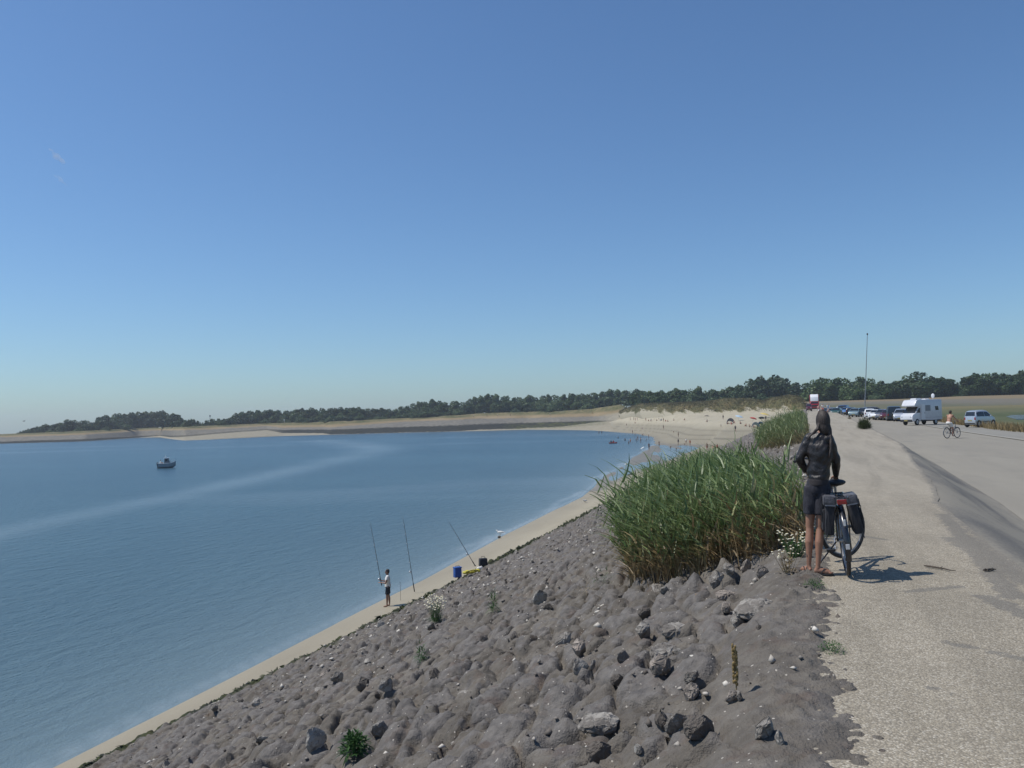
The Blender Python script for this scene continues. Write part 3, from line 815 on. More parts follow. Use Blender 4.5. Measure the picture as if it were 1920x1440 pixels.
# inland field, far inland bank
FB = [(1470, 754), (1540, 752.5), (1620, 750), (1680, 748.5), (1720, 747), (1800, 743), (1920, 740), (2100, 735), (2900, 714)]
FF = [(1470, 763), (1540, 761.5), (1720, 758.5), (1820, 761), (1920, 762), (2100, 757), (2900, 736)]
def field_z(x, y): return -.95 + 2.2 * sm(150, 370, y) + 0 * x
def field():
    Sg, Tg = np.meshgrid(np.concatenate([np.linspace(14.2, 30, 30), np.linspace(31, 160, 60), np.linspace(165, 900, 60)]), np.linspace(-60, 900, 260))
    X, Y = st2xy(Sg, Tg)
    Z0 = field_z(X, np.minimum(Y, 372)); k = sm(14.8, 18.5, Sg)
    Z = (road_z(Tg) - .07) * (1 - k) + Z0 * k + (fbm(X * .08, Y * .08, 12, 4) - .5) * .25 * k
    Z = np.where(Y > 380, np.minimum(Z, 1.0), Z)
    m, t, b = nodes('rough_meadow')
    g = t.nodes.new('ShaderNodeNewGeometry'); P = g.outputs['Position']
    n = noise(t, P, .02, 5); n2 = noise(t, P, .3, 5)
    f = math_(t, 'ADD', math_(t, 'MULTIPLY', n, .5), math_(t, 'MULTIPLY', n2, .5))
    gc = ramp(t, f, [(.34, (.058, .074, .036)), (.52, (.088, .102, .052)), (.66, (.135, .122, .070))])
    c = mixc(t, attr(t, 'dry').outputs['Fac'], gc.outputs[0], (.28, .205, .105))
    L(t, c, b.inputs['Base Color']); b.inputs['Roughness'].default_value = .95; b.inputs['Specular IOR Level'].default_value = .1
    bump(t, b, n2, .6, .3)
    grid_mesh('field', X, Y, Z, m, {'dry': np.clip(sm(21, 16, Sg) + sm(200, 330, Y) * .35, 0, 1)})
    P = np.arange(1470, 2900, 8.)
    X, Y, Z, V_ = [], [], [], []
    for px in P:
        a = at_y(px, float(np.interp(px, *zip(*FF))), 372); b_ = at_y(px, float(np.interp(px, *zip(*FB))), 412)
        pts = [a + Vector((0, -6, -1.5)), a, a.lerp(b_, .35), a.lerp(b_, .7), b_, b_ + Vector((0, 8, 0)), b_ + Vector((0, 40, -1)), b_ + Vector((0, 800, -1.5))]
        X.append([p.x for p in pts]); Y.append([p.y for p in pts]); Z.append([p.z for p in pts]); V_.append([0, 0, .35, .7, 1, 1, 1, 1])
    X, Y, Z, V_ = (np.array(a).T for a in (X, Y, Z, V_))
    m, t, b = nodes('inland_bank_cover')
    g = t.nodes.new('ShaderNodeNewGeometry'); Pp = g.outputs['Position']; n2 = noise(t, Pp, .12, 5)
    v = math_(t, 'ADD', attr(t, 'v').outputs['Fac'], math_(t, 'MULTIPLY', math_(t, 'SUBTRACT', n2, .5), .3))
    c = ramp(t, v, [(.0, (.10, .10, .055)), (.35, (.135, .122, .09)), (.62, (.145, .13, .095)), (.74, (.19, .145, .08))])
    L(t, c.outputs[0], b.inputs['Base Color']); b.inputs['Roughness'].default_value = .95
    grid_mesh('inland_bank', X, Y, Z, m, {'v': V_})
    # pond in the meadow
    c = [at_z(px, py, -.80) for px, py in ((1886, 781), (1900, 777.5), (1940, 775), (2010, 773), (2060, 775), (2030, 780), (1960, 785), (1905, 785.5))]
    pb = MB(); n = len(c); pb.add([tuple(p) for p in c] + [tuple(p - Vector((0, 0, .3))) for p in c], [tuple(range(n))] + [(i, i + n, (i + 1) % n + n, (i + 1) % n) for i in range(n)])
    o = pb.build('pond_water', pm('pond_surface', (.07, .11, .14), .12, 0, .2, .1), None, False); o['kind'] = 'structure'
field()
# ------------------------------------------------------------------ trees on the skyline
TOP = [(37, 807), (60, 801), (80, 795), (86, 790), (92, 797), (102, 793), (115, 788), (130, 784), (150, 787), (165, 787), (174, 791), (182, 780), (200, 776), (240, 772), (270, 769), (315, 770), (335, 775), (346, 784), (356, 787), (366, 784),
       (376, 791), (390, 785), (405, 783), (425, 785), (435, 775), (450, 770), (480, 766), (510, 767), (540, 768), (556, 765), (580, 763), (600, 765), (640, 761), (680, 763), (700, 765), (720, 758), (735, 768), (755, 757), (775, 754), (790, 750),
       (810, 748), (835, 752), (868, 752), (884, 743), (900, 740), (930, 738), (960, 741), (1000, 740), (1040, 738), (1080, 737), (1100, 735), (1125, 732), (1138, 727), (1150, 726), (1165, 731), (1185, 728), (1210, 730), (1240, 729), (1285, 729),
       (1300, 722), (1313, 726), (1330, 724), (1340, 729), (1360, 723), (1385, 720), (1398, 712), (1405, 703), (1420, 698), (1445, 694), (1462, 697), (1478, 707), (1492, 717), (1515, 709), (1535, 705), (1578, 700.6), (1600, 704), (1617, 702), (1645, 706),
       (1663, 710), (1677, 718), (1684, 706), (1700, 698), (1727, 690), (1750, 695), (1766, 700), (1789, 713), (1799, 720), (1806, 703), (1824, 691.5), (1850, 694), (1870, 697), (1890, 698), (1904, 693), (1930, 690), (2000, 694), (2100, 690), (2300, 680), (2600, 672)]
def top_px(px): return float(np.interp(px, *zip(*TOP)))
def crest(px):
    """ground point behind which the wood stands"""
    if px < 1185:
        p = bank_rows(px)[4]; return p, p.y
    if px < 1520:
        d = 470; z = float(np.interp(px, [1185, 1300, 1500, 1520], [6.5, 4.5, 4.5, 4.8]))
        return Vector(((px - 960) / FPX * d, d, z)), d
    p = at_y(px, float(np.interp(px, *zip(*FB))), 412); return p, 412

M_LEAF = [leaf_mat('oak_leaves', (.020, .050, .014), (.082, .130, .038), .25), leaf_mat('poplar_leaves', (.046, .086, .032), (.13, .18, .078), .3), leaf_mat('dark_wood_leaves', (.012, .032, .010), (.048, .084, .026), .2)]
M_BARK = pm('bark', (.075, .062, .05), .95, 0, .3, 6, .5, 20)
def crown_mesh(name, kind, seed, n=3200):
    rs = np.random.RandomState(seed)
    lobes = []
    if kind == 0:      # broad
        for i in range(15):
            a = rs.rand() * 6.283; r = rs.rand() ** .5 * .30; z = .30 + rs.rand() * .46
            k = 1 - abs(z - .52) * .9
            lobes.append((r * math.cos(a) * k, r * math.sin(a) * k, z, .13 + rs.rand() * .09, .12 + rs.rand() * .09))
        lobes.append((0, 0, .84, .14, .15)); lobes.append((0, 0, .45, .33, .32))
    elif kind == 1:    # tall narrow
        for i in range(14):
            z = .16 + .76 * i / 13; w = .17 * math.sin(min(1, (1.05 - z) * 1.6) * 1.57)
            a = rs.rand() * 6.283
            lobes.append((w * .6 * math.cos(a), w * .6 * math.sin(a), z, .06 + w * .6, .09))
        lobes.append((0, 0, .5, .13, .42))
    else:              # bushy, full to the ground
        for i in range(14):
            a = rs.rand() * 6.283; r = rs.rand() ** .5 * .40; z = .14 + rs.rand() * .55 * (1 - r)
            lobes.append((r * math.cos(a), r * math.sin(a), z, .15 + rs.rand() * .10, .12 + rs.rand() * .10))
        lobes.append((0, 0, .38, .38, .36)); lobes.append((rs.rand() * .2 - .1, 0, .80, .15, .18))
    lobes = np.array(lobes)
    w = lobes[:, 3] ** 2; w = w / w.sum(); idx = rs.choice(len(lobes), n, p=w)
    d = rs.normal(size=(n, 3)); d /= np.linalg.norm(d, axis=1)[:, None]
    rad = .72 + .34 * rs.rand(n)
    C = lobes[idx, :3] + d * np.stack([lobes[idx, 3], lobes[idx, 3], lobes[idx, 4]], -1) * rad[:, None]
    C[:, 2] = np.maximum(C[:, 2], .03)
    nrm = d + rs.normal(size=(n, 3)) * .55; nrm /= np.linalg.norm(nrm, axis=1)[:, None]
    t1 = np.cross(nrm, rs.normal(size=(n, 3))); t1 /= np.linalg.norm(t1, axis=1)[:, None]; t2 = np.cross(nrm, t1)
    s = (.016 + .026 * rs.rand(n))[:, None]
    V = np.stack([C - t1 * s - t2 * s * .7, C + t1 * s - t2 * s * .5, C + t1 * s * .8 + t2 * s, C - t1 * s * .6 + t2 * s * .8], 1)
    return V
TREES = []
def make_trees():
    protos = []
    for j, (kind, mt) in enumerate(((0, 0), (0, 2), (1, 1), (2, 0), (2, 1), (0, 1), (2, 2))):
        root = empty('tree'); V = crown_mesh('crown', kind, 100 + j)
        quads_mesh('crown', V, M_LEAF[mt], root)
        tb = MB(); top = .62 if kind != 1 else .85
        tb.tube([(0, 0, -.06), (.004, .003, .15), (-.006, .004, .35), (.004, 0, top)], [.022, .017, .012, .004], 7)
        for k in range(5):
            a = k * 1.3 + j; z = .22 + .07 * k
            tb.tube([(0, 0, z), (.09 * math.cos(a), .09 * math.sin(a), z + .09), (.17 * math.cos(a), .17 * math.sin(a), z + .17)], [.009, .006, .002], 5)
        tb.build('trunk', M_BARK, root)
        protos.append(root)
    index_kids()
    rs = random.Random(5); used = set()
    def place(j, px, back, hk, wk=1.0):
        p, d = crest(px); d2 = d + back; zb = p.z - (1.0 + back * .012)
        hw = (p.z * 0 + at_y(px, top_px(px), d2).z - zb) * FPX / d2 * .20 * wk
        ty = max(top_px(px - hw), top_px(px), top_px(px + hw)); zt = at_y(px, ty * .7 + top_px(px) * .3, d2).z; h = (zt - zb) * hk
        if h < 1.2: return None
        x = at_y(px, 760, d2).x
        o = protos[j] if j not in used else copy_tree(protos[j])
        used.add(j)
        o.location = (x, d2, zb); o.rotation_euler = (0, 0, rs.random() * 6.28)
        o.scale = (h * wk, h * wk, h)
        tag(o, None, 'tree'); TREES.append((px, back, j, o)); return o
    # front row, then a taller row behind it, then undergrowth
    px = 38.0
    while px < 2150:
        p, d = crest(px); h = at_y(px, top_px(px), d + 22).z - p.z + 1.5
        ppm = FPX / d
        if 735 > px > 405 or px < 345: j = rs.choice([0, 1, 1, 3, 6, 6])
        elif 345 <= px <= 405: j = rs.choice([2, 3])
        elif px < 1390: j = rs.choice([2, 2, 4, 3, 5, 0])
        elif px < 1505: j = rs.choice([1, 6, 1])
        elif px < 1680: j = rs.choice([0, 3, 3, 5, 1])
        else: j = rs.choice([1, 1, 6, 0])
        hk = rs.uniform(.86, 1.0) if j != 2 else rs.uniform(.90, 1.05)
        place(j, px, 18 + rs.random() * 14, hk, rs.uniform(1.0, 1.35))
        px += max(5.0, h * ppm * rs.uniform(.26, .40))
    px = 44.0
    while px < 2100:
        p, d = crest(px); h = at_y(px, top_px(px), d + 60).z - p.z + 1.5
        if not 350 < px < 400:
            place(rs.choice([1, 1, 6, 0, 3]), px, 55 + rs.random() * 20, rs.uniform(.9, 1.02), rs.uniform(1.2, 1.5))
        px += max(9.0, h * FPX / d * rs.uniform(.42, .6))
    # undergrowth on the bank edge
    px = 60.0
    while px < 2000:
        lowrange = 540 < px < 870
        if lowrange or rs.random() < .55:
            place(rs.choice([3, 4, 6]), px, 5 + rs.random() * 5, rs.uniform(.30, .5) if not lowrange else rs.uniform(.30, .62), rs.uniform(1.7, 2.3))
        px += rs.uniform(10, 20) if lowrange else rs.uniform(20, 40)
    names = [(345, 'tree in the small wood at the far left end of the bank'), (408, 'lone small tree in the gap between the two left woods'),
             (735, 'dark tree in the wood behind the bushy middle of the far bank'), (875, 'tree in the bushy thicket left of the tan bank'),
             (1120, 'grey green tree in the poplar row above the tan far bank'), (1390, 'tree in the wood behind the grassy dune'),
             (1500, 'very dark tall tree behind the right end of the dune'), (1680, 'tree in the wood behind the flag pole thin mast'),
             (1800, 'large dark tree in the round grove behind the motorhome'), (3000, 'large dark tree in the grove at the right edge')]
    GR = [(345, 'in the wood at the far left'), (408, 'in the gap between the left woods'), (735, 'behind the bushy far bank'), (875, 'of the thicket on the far bank'), (1120, 'of the poplar row'),
          (1390, 'behind the dune'), (1500, 'behind the right end of the dune'), (1680, 'of the wood behind the lamp post'), (1800, 'of the grove behind the motorhome'), (3000, 'of the grove at the right edge')]
    names[7] = (1680, 'tree in the wood behind the tall thin lamp post')
    for px, back, j, o in TREES:
        nm = next(n for k, n in names if px < k)
        lay = 'low bushy ' if back < 12 else ''
        if back > 50: nm = nm.replace('tree in', 'tree of the back row in').replace('tree behind', 'tree of the back row behind')
        if back < 12: nm = nm.replace('dark tree', 'tree').replace('grey green tree', 'tree').replace('large ', '').replace('very dark tall tree', 'tree').replace('tree', 'low bush', 1); o['category'] = 'bush'; o.name = 'bush'
        else: nm = {0: 'round crowned ', 1: 'dense crowned ', 2: 'slender ', 3: 'bushy ', 4: 'pale bushy ', 5: 'pale round crowned ', 6: 'dark bushy '}[j] + nm.replace('dark tree', 'tree').replace('large ', '').replace('very tall ', '')
        o['label'] = ' '.join(nm.split()[:13])
        o['group'] = ('bushes' if back < 12 else 'trees') + ' ' + next(g for k, g in GR if px < k)
make_trees()
def number_from_left(items):
    W = 'first second third fourth fifth sixth seventh eighth ninth tenth eleventh twelfth thirteenth fourteenth fifteenth sixteenth seventeenth eighteenth nineteenth twentieth 21st 22nd 23rd 24th 25th 26th 27th 28th 29th 30th 31st 32nd 33rd 34th 35th 36th 37th 38th 39th 40th'.split()
    by = {}
    for px, o in items: by.setdefault(o['label'], []).append((px, o))
    for lb, l in by.items():
        if len(l) < 2: continue
        l.sort(key=lambda q: q[0])
        for k, (px, o) in enumerate(l): o['label'] = lb + ', ' + W[min(k, 39)] + ' from left'
number_from_left([(q[0], q[3]) for q in TREES])

# ------------------------------------------------------------------ reeds, grass, plants
def reed_mat(name, gl, gh, dl, dh, lim=.35):
    m, t, b = nodes(name)
    g = t.nodes.new('ShaderNodeNewGeometry'); P = g.outputs['Position']
    n = noise(t, P, 1.3, 3); f = math_(t, 'ADD', math_(t, 'MULTIPLY', n, .45), math_(t, 'MULTIPLY', g.outputs['Random Per Island'], .55))
    gc = ramp(t, f, [(.2, gl), (.8, gh)]); dc = ramp(t, g.outputs['Random Per Island'], [(.1, dl), (.9, dh)])
    k = attr(t, 'dry').outputs['Fac']
    c = mixc(t, k, gc.outputs[0], dc.outputs[0])
    L(t, c, b.inputs['Base Color']); b.inputs['Roughness'].default_value = .45; b.inputs['Specular IOR Level'].default_value = .4
    tr = t.nodes.new('ShaderNodeBsdfTranslucent'); L(t, c, tr.inputs[0])
    mx = t.nodes.new('ShaderNodeMixShader'); mx.inputs[0].default_value = .3
    L(t, b.outputs[0], mx.inputs[1]); L(t, tr.outputs[0], mx.inputs[2]); L(t, mx.outputs[0], t.nodes['Material Output'].inputs[0])
    return m
def in_poly(x, y, poly):
    r = np.zeros(len(x), bool); n = len(poly)
    for i in range(n):
        x0, y0 = poly[i]; x1, y1 = poly[(i + 1) % n]
        c = ((y0 > y) != (y1 > y)) & (x < (x1 - x0) * (y - y0) / (y1 - y0 + 1e-12) + x0); r ^= c
    return r
def scatter(poly, n, rs):
    P = np.array(poly); lo = P.min(0); hi = P.max(0); S, T = [], []
    k = int(n * 3); s = lo[0] + rs.rand(k) * (hi[0] - lo[0]); t = lo[1] + rs.rand(k) * (hi[1] - lo[1])
    m = in_poly(s, t, poly); return s[m][:n], t[m][:n]
WIND = np.array([-.62, .10, -.20])      # blown towards the water
def reed_bed(name, poly, n, hfun, mat, seed, leaves=7, wid=.027, label=None, dryf=None, stemw=.007):
    rs = np.random.RandomState(seed); s, t = scatter(poly, n, rs); n = len(s)
    x, y = st2xy(s, t); z = slope_base(np.minimum(s, 0), t) - .02
    H = hfun(s, t) * (.55 + .55 * rs.rand(n)) * (.78 + .42 * fbm(s * 1.1, t * .9, 501, 3)); H = np.where(rs.rand(n) < .03, H * 1.14, H)
    B = np.stack([x, y, z], -1)
    D = np.stack([rs.normal(size=n) * .10 - .10, rs.normal(size=n) * .10, np.ones(n)], -1); D /= np.linalg.norm(D, axis=1)[:, None]
    lean = np.tile(WIND, (n, 1)) + rs.normal(size=(n, 3)) * .15
    droop = .16 + .14 * rs.rand(n)
    st = ribbons('stems', B, D, H, np.full(n, stemw * 2), mat, 4, droop, None, lean)
    objs = [st]; dry = [np.tile(np.repeat(np.clip(1.15 - np.linspace(0, 1, 5) * 1.9, 0, 1), 2), n)]
    dloc = dryf(s, t, rs) if dryf else np.zeros(n)
    LB, LD, LL, LW, LLean, LDr, LDry = [], [], [], [], [], [], []
    for k in range(leaves):
        f = .12 + .86 * (k + rs.rand(n)) / leaves
        c = B + D * (H * f)[:, None] + lean * (droop * H * f * f)[:, None]
        a = rs.rand(n) * 6.283; out_ = np.stack([np.cos(a) * .75 - .32, np.sin(a) * .75 + .05, .75 + .45 * rs.rand(n)], -1)
        out_ /= np.linalg.norm(out_, axis=1)[:, None]
        LB.append(c); LD.append(out_); LL.append(H * (.26 + .18 * rs.rand(n))); LW.append(wid * (.7 + .6 * rs.rand(n)))
        LLean.append(np.stack([-.55 + rs.normal(size=n) * .3, rs.normal(size=n) * .3, -.75 + rs.rand(n) * .3], -1)); LDr.append(.25 + .45 * rs.rand(n))
        LDry.append(np.clip((.42 - f) * 3.2 + dloc + (rs.rand(n) < .12) * 1.0, 0, 1))
    lb = ribbons('leaves', np.concatenate(LB), np.concatenate(LD), np.concatenate(LL), np.concatenate(LW), mat, 3, np.concatenate(LDr), None, np.concatenate(LLean))
    dl = np.repeat(np.concatenate(LDry), 8)
    a1 = st.data.attributes.new('dry', 'FLOAT', 'POINT'); a1.data.foreach_set('value', np.clip(dry[0] + np.repeat(dloc, 10), 0, 1).astype(np.float32))
    a2 = lb.data.attributes.new('dry', 'FLOAT', 'POINT'); a2.data.foreach_set('value', dl.astype(np.float32))
    o = join_meshes([st, lb], name); tag(o, label, 'reeds', None, 'stuff'); return o
M_REED = reed_mat('reed', (.055, .110, .030), (.27, .34, .14), (.16, .11, .055), (.42, .31, .17))
POLY1 = [(.0, 10.3), (-.7, 10.6), (-1.3, 11.1), (-2.0, 11.5), (-2.6, 12.3), (-2.8, 14.0), (-3.05, 18), (-3.3, 22), (-3.2, 26), (-2.5, 26.5), (-1.7, 22), (-.9, 17.5), (-.35, 14.5), (.0, 12.5)]
reed_bed('reeds', POLY1, 5200, lambda s, t: np.interp(s, [-4, -2.5, -1, 0], [1.38, 1.35, 1.15, .92]) * np.interp(t, [10.3, 12, 15], [.90, .98, 1.05]), M_REED, 3,
         label='dense bed of green reeds with brown stems on the stone slope',
         dryf=lambda s, t, r: np.clip((s + 2.0) * .35, 0, .75) * (r.rand(len(s)) < .6) + .15 * r.rand(len(s)) + (fbm(s * 1.3, t, 77, 3) > .56) * .35)
POLY2 = [(.05, 41), (-1.2, 46), (-2.4, 53), (-3.2, 60), (-3.5, 75), (-3.3, 95), (-.5, 100), (.1, 70)]
M_REED2 = reed_mat('far_reed', (.10, .15, .05), (.25, .29, .13), (.16, .12, .06), (.28, .21, .11))
reed_bed('reeds', POLY2, 7000, lambda s, t: 1.55 + .15 * np.sin(t * .4) + 0 * s, M_REED2, 9, leaves=5, wid=.035, stemw=.012,
         label='second paler green patch of reeds further along the path edge',
         dryf=lambda s, t, r: .45 * (r.rand(len(s)) < .3) + .3 * sm(-1.2, 0, s))

def tuft(n, h, spread, w, mat, name='blades', parent=None, seed=0, droop=.35, dry=None, out_=.5):
    rs = np.random.RandomState(seed); a = rs.rand(n) * 6.283; r = rs.rand(n) ** .6 * spread
    B = np.stack([r * np.cos(a), r * np.sin(a), np.zeros(n) - .02], -1)
    D = np.stack([np.cos(a) * out_ * rs.rand(n), np.sin(a) * out_ * rs.rand(n), np.ones(n)], -1); D /= np.linalg.norm(D, axis=1)[:, None]
    lean = np.stack([np.cos(a) * .8, np.sin(a) * .8, -.6 * np.ones(n)], -1)
    o = ribbons(name, B, D, h * (.5 + .5 * rs.rand(n)), np.full(n, w), mat, 3, droop * rs.rand(n), parent, lean)
    if dry is not None:
        at = o.data.attributes.new('dry', 'FLOAT', 'POINT'); at.data.foreach_set('value', np.repeat((rs.rand(n) < dry).astype(np.float32), 8))
    return o
M_WEED = leaf_mat('weed_leaves', (.025, .070, .018), (.085, .17, .05), 8)
M_DRYG = leaf_mat('dry_stalks', (.16, .12, .06), (.34, .27, .15), 8, .8, .1)
M_PETAL = pm('white_petals', (.62, .60, .50), .7); M_YEL = pm('yellow_centre', (.45, .32, .03), .7); M_RUST = pm('rusty_lichen', (.33, .19, .04), .95, 0, .4, 20, .6)
def gpt(px, py):
    d = ray(px, py); o = Vector((0, 0, EYE)); k = 2.5
    while k < 400:
        p = o + d * k; s, t = xy2st(p.x, p.y); z = top_z(p.x, p.y)
        if toe_s(t) - 1.2 < s < .4 and t < 340: z = max(slope_z(p.x, p.y), float(beach_z(p.x, p.y)) if s < toe_s(t) + 3 else -99)
        if p.z <= z: return Vector((p.x, p.y, z))
        k += max(.012, (p.z - z) * .7)
    return hit(px, py)
def leafy(name, px, py, h, sp, n, label, cat='plant', flowers=0, mat=None, seed=1, bw=.012, group=None, fs=1.0):
    p = gpt(px, py); root = empty(name, p, 0, label, cat, group)
    rs_ = np.random.RandomState(seed); d = rs_.normal(size=(n, 3)); d[:, 2] = np.abs(d[:, 2]); d /= np.linalg.norm(d, axis=1)[:, None]
    B = d * np.array([sp, sp, h * .75]) * (rs_.rand(n) ** .5)[:, None]; B[:, :2] *= .85; D = d * .8 + rs_.normal(size=(n, 3)) * .45 + np.array([0, 0, .35]); D /= np.linalg.norm(D, axis=1)[:, None]
    ribbons('leaves', B, D, h * (.16 + .20 * rs_.rand(n)), np.full(n, bw), mat or M_WEED, 3, .45, root)
    if flowers:
        rs = random.Random(seed); fb = MB(); yb = MB(); sb = MB()
        for i in range(flowers):
            a = rs.random() * 6.28; r = rs.random() ** .5 * sp * 1.7; hh = h * rs.uniform(.6, 1.15)
            c = Vector((r * math.cos(a), r * math.sin(a), hh)); fr = (.009 + .005 * rs.random()) * fs
            sb.tube([(c.x * .3, c.y * .3, 0), c], [.002, .0015], 3, False)
            fb.ball(c, (fr, fr, fr * .45), 7, 4); yb.ball(c + Vector((0, 0, fr * .3)), fr * .45, 5, 3)
        sb.build('stem', mat or M_WEED, root); fb.build('blossoms', M_PETAL, root); yb.build('blossom_centres', M_YEL, root)
    return root
leafy('weed', 665, 1412, .26, .15, 420, 'leafy bright green weed among the stones at the bottom of the photo', seed=3, bw=.024)
leafy('daisy_clump', 817, 1166, .50, .16, 260, 'clump of small white daisies growing alone out on the stone slope', 'flowers', 90, None, 4, fs=2.0)
leafy('weed', 925, 1148, .60, .09, 140, 'thin upright green weed right of the lone daisy clump', seed=5)
leafy('weed', 790, 1245, .45, .09, 150, 'small upright green weed below the lone daisy clump', seed=6)
leafy('flower_clump', 1490, 1045, .26, .12, 200, 'white and yellow daisies at the foot of the reeds beside the bare legs', 'flowers', 60, None, 8)
leafy('flower_clump', 1549, 1008, .24, .20, 240, 'green clump with white daisies seen behind the front bicycle wheel', 'flowers', 26, None, 9)
leafy('flower_clump', 1478, 1075, .22, .10, 70, 'small withered flower tuft on the stones before the daisies', 'flowers', 22, M_DRYG, 10)
leafy('grass_tuft', 1528, 1100, .10, .12, 300, 'low green grass tuft at the path edge just in front of the sandals', 'grass tuft', seed=11, bw=.006)
leafy('grass_tuft', 1560, 1226, .11, .11, 300, 'low green grass tuft on the mud where it meets the gravel path', 'grass tuft', seed=12, bw=.006)
leafy('grass_tuft', 1128, 1100, .38, .20, 90, 'sparse grass with dry stalks left of the reed bed', 'grass tuft', seed=13, bw=.008, mat=M_WEED)
leafy('grass_tuft', 1098, 1112, .26, .16, 60, 'straw coloured dry grass tuft left of the sparse green grass', 'grass tuft', seed=14, bw=.008, mat=M_DRYG)
leafy('grass_tuft', 1405, 1060, .12, .06, 60, 'tiny dry grass tuft between stones in front of the reeds', 'grass tuft', seed=15, bw=.006, mat=M_DRYG)
def stalk(px, py, h, label, seed):
    p = gpt(px, py); root = empty('dry_stalk', p, 0, label, 'plant'); rs = random.Random(seed); s = MB(); s.tube([(0, 0, -.03), (.01, 0, h * .5), (-.01, 0, h)], [.005, .004, .002], 5)
    s.build('stem', M_DRYG, root); k = MB()
    for i in range(70):
        z = h * (.18 + .8 * i / 70); a = rs.random() * 6.28; k.ball((.012 * math.cos(a), .012 * math.sin(a), z), (.008, .008, .011), 5, 4)
    k.build('seed_head', pm('seeds', (.23, .16, .06), .9, 0, .4, 40), root)
stalk(1380, 1300, .30, 'tall dry brown seed stalk standing among the foreground stones', 1)
M_SHRUB = leaf_mat('shrub_leaves', (.035, .055, .018), (.12, .14, .055), 4)
def shrub(px, py, w, h, label, n, seed, name='shrub'):
    p = hit(px, py); root = empty(name, p, 0, label, 'shrub')
    rs = np.random.RandomState(seed); d = rs.normal(size=(n, 3)); d[:, 2] = np.abs(d[:, 2]); d /= np.linalg.norm(d, axis=1)[:, None]
    B = d * np.array([w * .42, w * .42, h * .62]) * (rs.rand(n) ** .5)[:, None]; B[:, 2] += .02; D = d * .7 + rs.normal(size=(n, 3)) * .3 + np.array([0, 0, .5]); D /= np.linalg.norm(D, axis=1)[:, None]
    ribbons('foliage', B, D, h * (.18 + .30 * rs.rand(n)), np.full(n, .022), M_SHRUB if n > 300 else M_DRYG, 2, .3, root)
    b = MB()
    for k in range(9):
        a = k * .7; b.tube([(0, 0, -.05), (.15 * w * math.cos(a), .15 * w * math.sin(a), h * .4), (.3 * w * math.cos(a), .3 * w * math.sin(a), h * .75)], [.012, .008, .004], 4)
    b.build('twigs', M_BARK, root)
shrub(1621, 805, 1.15, 1.15, 'rounded green grassy shrub on the edge between path and road', 1500, 21)
shrub(1593, 786, .6, .45, 'small brown dry shrub on the path edge left of the green one', 200, 22)

# seaweed at the toe
def seaweed():
    rs = np.random.RandomState(4); n = 15000
    t = 10 + rs.rand(n) ** 1.3 * 150; s = toe_s(t) + .95 + rs.normal(size=n) * .28 + .5 * (fbm(t * .8, t * 0, 4, 4) - .5)
    keep = fbm(t * .5, s * 1.5, 14, 3) > .36; s, t = s[keep], t[keep]; n = len(s)
    x, y = st2xy(s, t); z = np.array([max(float(beach_z(a, b)), slope_z(a, b)) for a, b in zip(x, y)]) + rs.rand(n) * .05
    C = np.stack([x, y, z], -1); w = .03 + .09 * rs.rand(n)
    a = rs.rand(n) * 6.283; t1 = np.stack([np.cos(a), np.sin(a), rs.normal(size=n) * .35], -1); t2 = np.stack([-np.sin(a), np.cos(a), rs.normal(size=n) * .35], -1)
    V = np.stack([C - t1 * w[:, None], C - t2 * w[:, None] * .4, C + t1 * w[:, None], C + t2 * w[:, None] * .5], 1)
    m = leaf_mat('seaweed', (.012, .015, .008), (.065, .085, .022), 2.0, .7, .05)
    o = quads_mesh('seaweed', V, m); tag(o, 'dark green and brown line of seaweed along the foot of the stone slope', 'seaweed', None, 'stuff')
seaweed()
# dune grass
def dune_grass():
    rs = np.random.RandomState(8); n = 3600; px = 1162 + rs.rand(n) * 350; k = .12 + .92 * rs.rand(n) ** .9
    P = np.array([tuple(dune_pt(a, min(b, 1))) for a, b in zip(px, k)])
    P[:, 2] += .1; q = 7
    B = np.repeat(P, q, 0) + rs.normal(size=(n * q, 3)) * np.array([.45, .45, .05]); B[:, 2] -= .25
    D = np.stack([rs.normal(size=n * q) * .35 - .15, rs.normal(size=n * q) * .35, np.ones(n * q)], -1); D /= np.linalg.norm(D, axis=1)[:, None]
    o = ribbons('marram_grass', B, D, .55 + .65 * rs.rand(n * q), np.full(n * q, .11), leaf_mat('marram', (.055, .062, .030), (.175, .15, .08), .25, .8, .2), 2, .3, None, None)
    tag(o, 'marram grass covering the low dune behind the bathing beach', 'grass', None, 'stuff')
    # dry tall grass behind the parking strip
    n = 14000; t = 46 + rs.rand(n) * 150; s = 15.0 + rs.rand(n) ** 1.3 * 5.5 + .6 * (fbm(t * .1, t * 0, 3, 3) - .5); x, y = st2xy(s, t)
    dens = fbm(t * .10, s * .4, 8, 3); kk = dens > .40; s, t, x, y = s[kk], t[kk], x[kk], y[kk]; n = len(s)
    z = np.where(s < 18.5, road_z(t) - .1 + (field_z(x, y) - road_z(t)) * sm(14.8, 18.5, s), field_z(x, y)) - .03
    D = np.stack([rs.normal(size=n) * .2 - .1, rs.normal(size=n) * .2, np.ones(n)], -1); D /= np.linalg.norm(D, axis=1)[:, None]
    o = ribbons('dry_grass', np.stack([x, y, z], -1), D, .55 + .85 * rs.rand(n), np.full(n, .06), leaf_mat('dry_verge_grass', (.20, .145, .065), (.37, .285, .15), .3, .9, .15), 2, .3)
    tag(o, 'strip of tall straw coloured grass behind the parked cars and van', 'grass', None, 'stuff')
dune_grass()

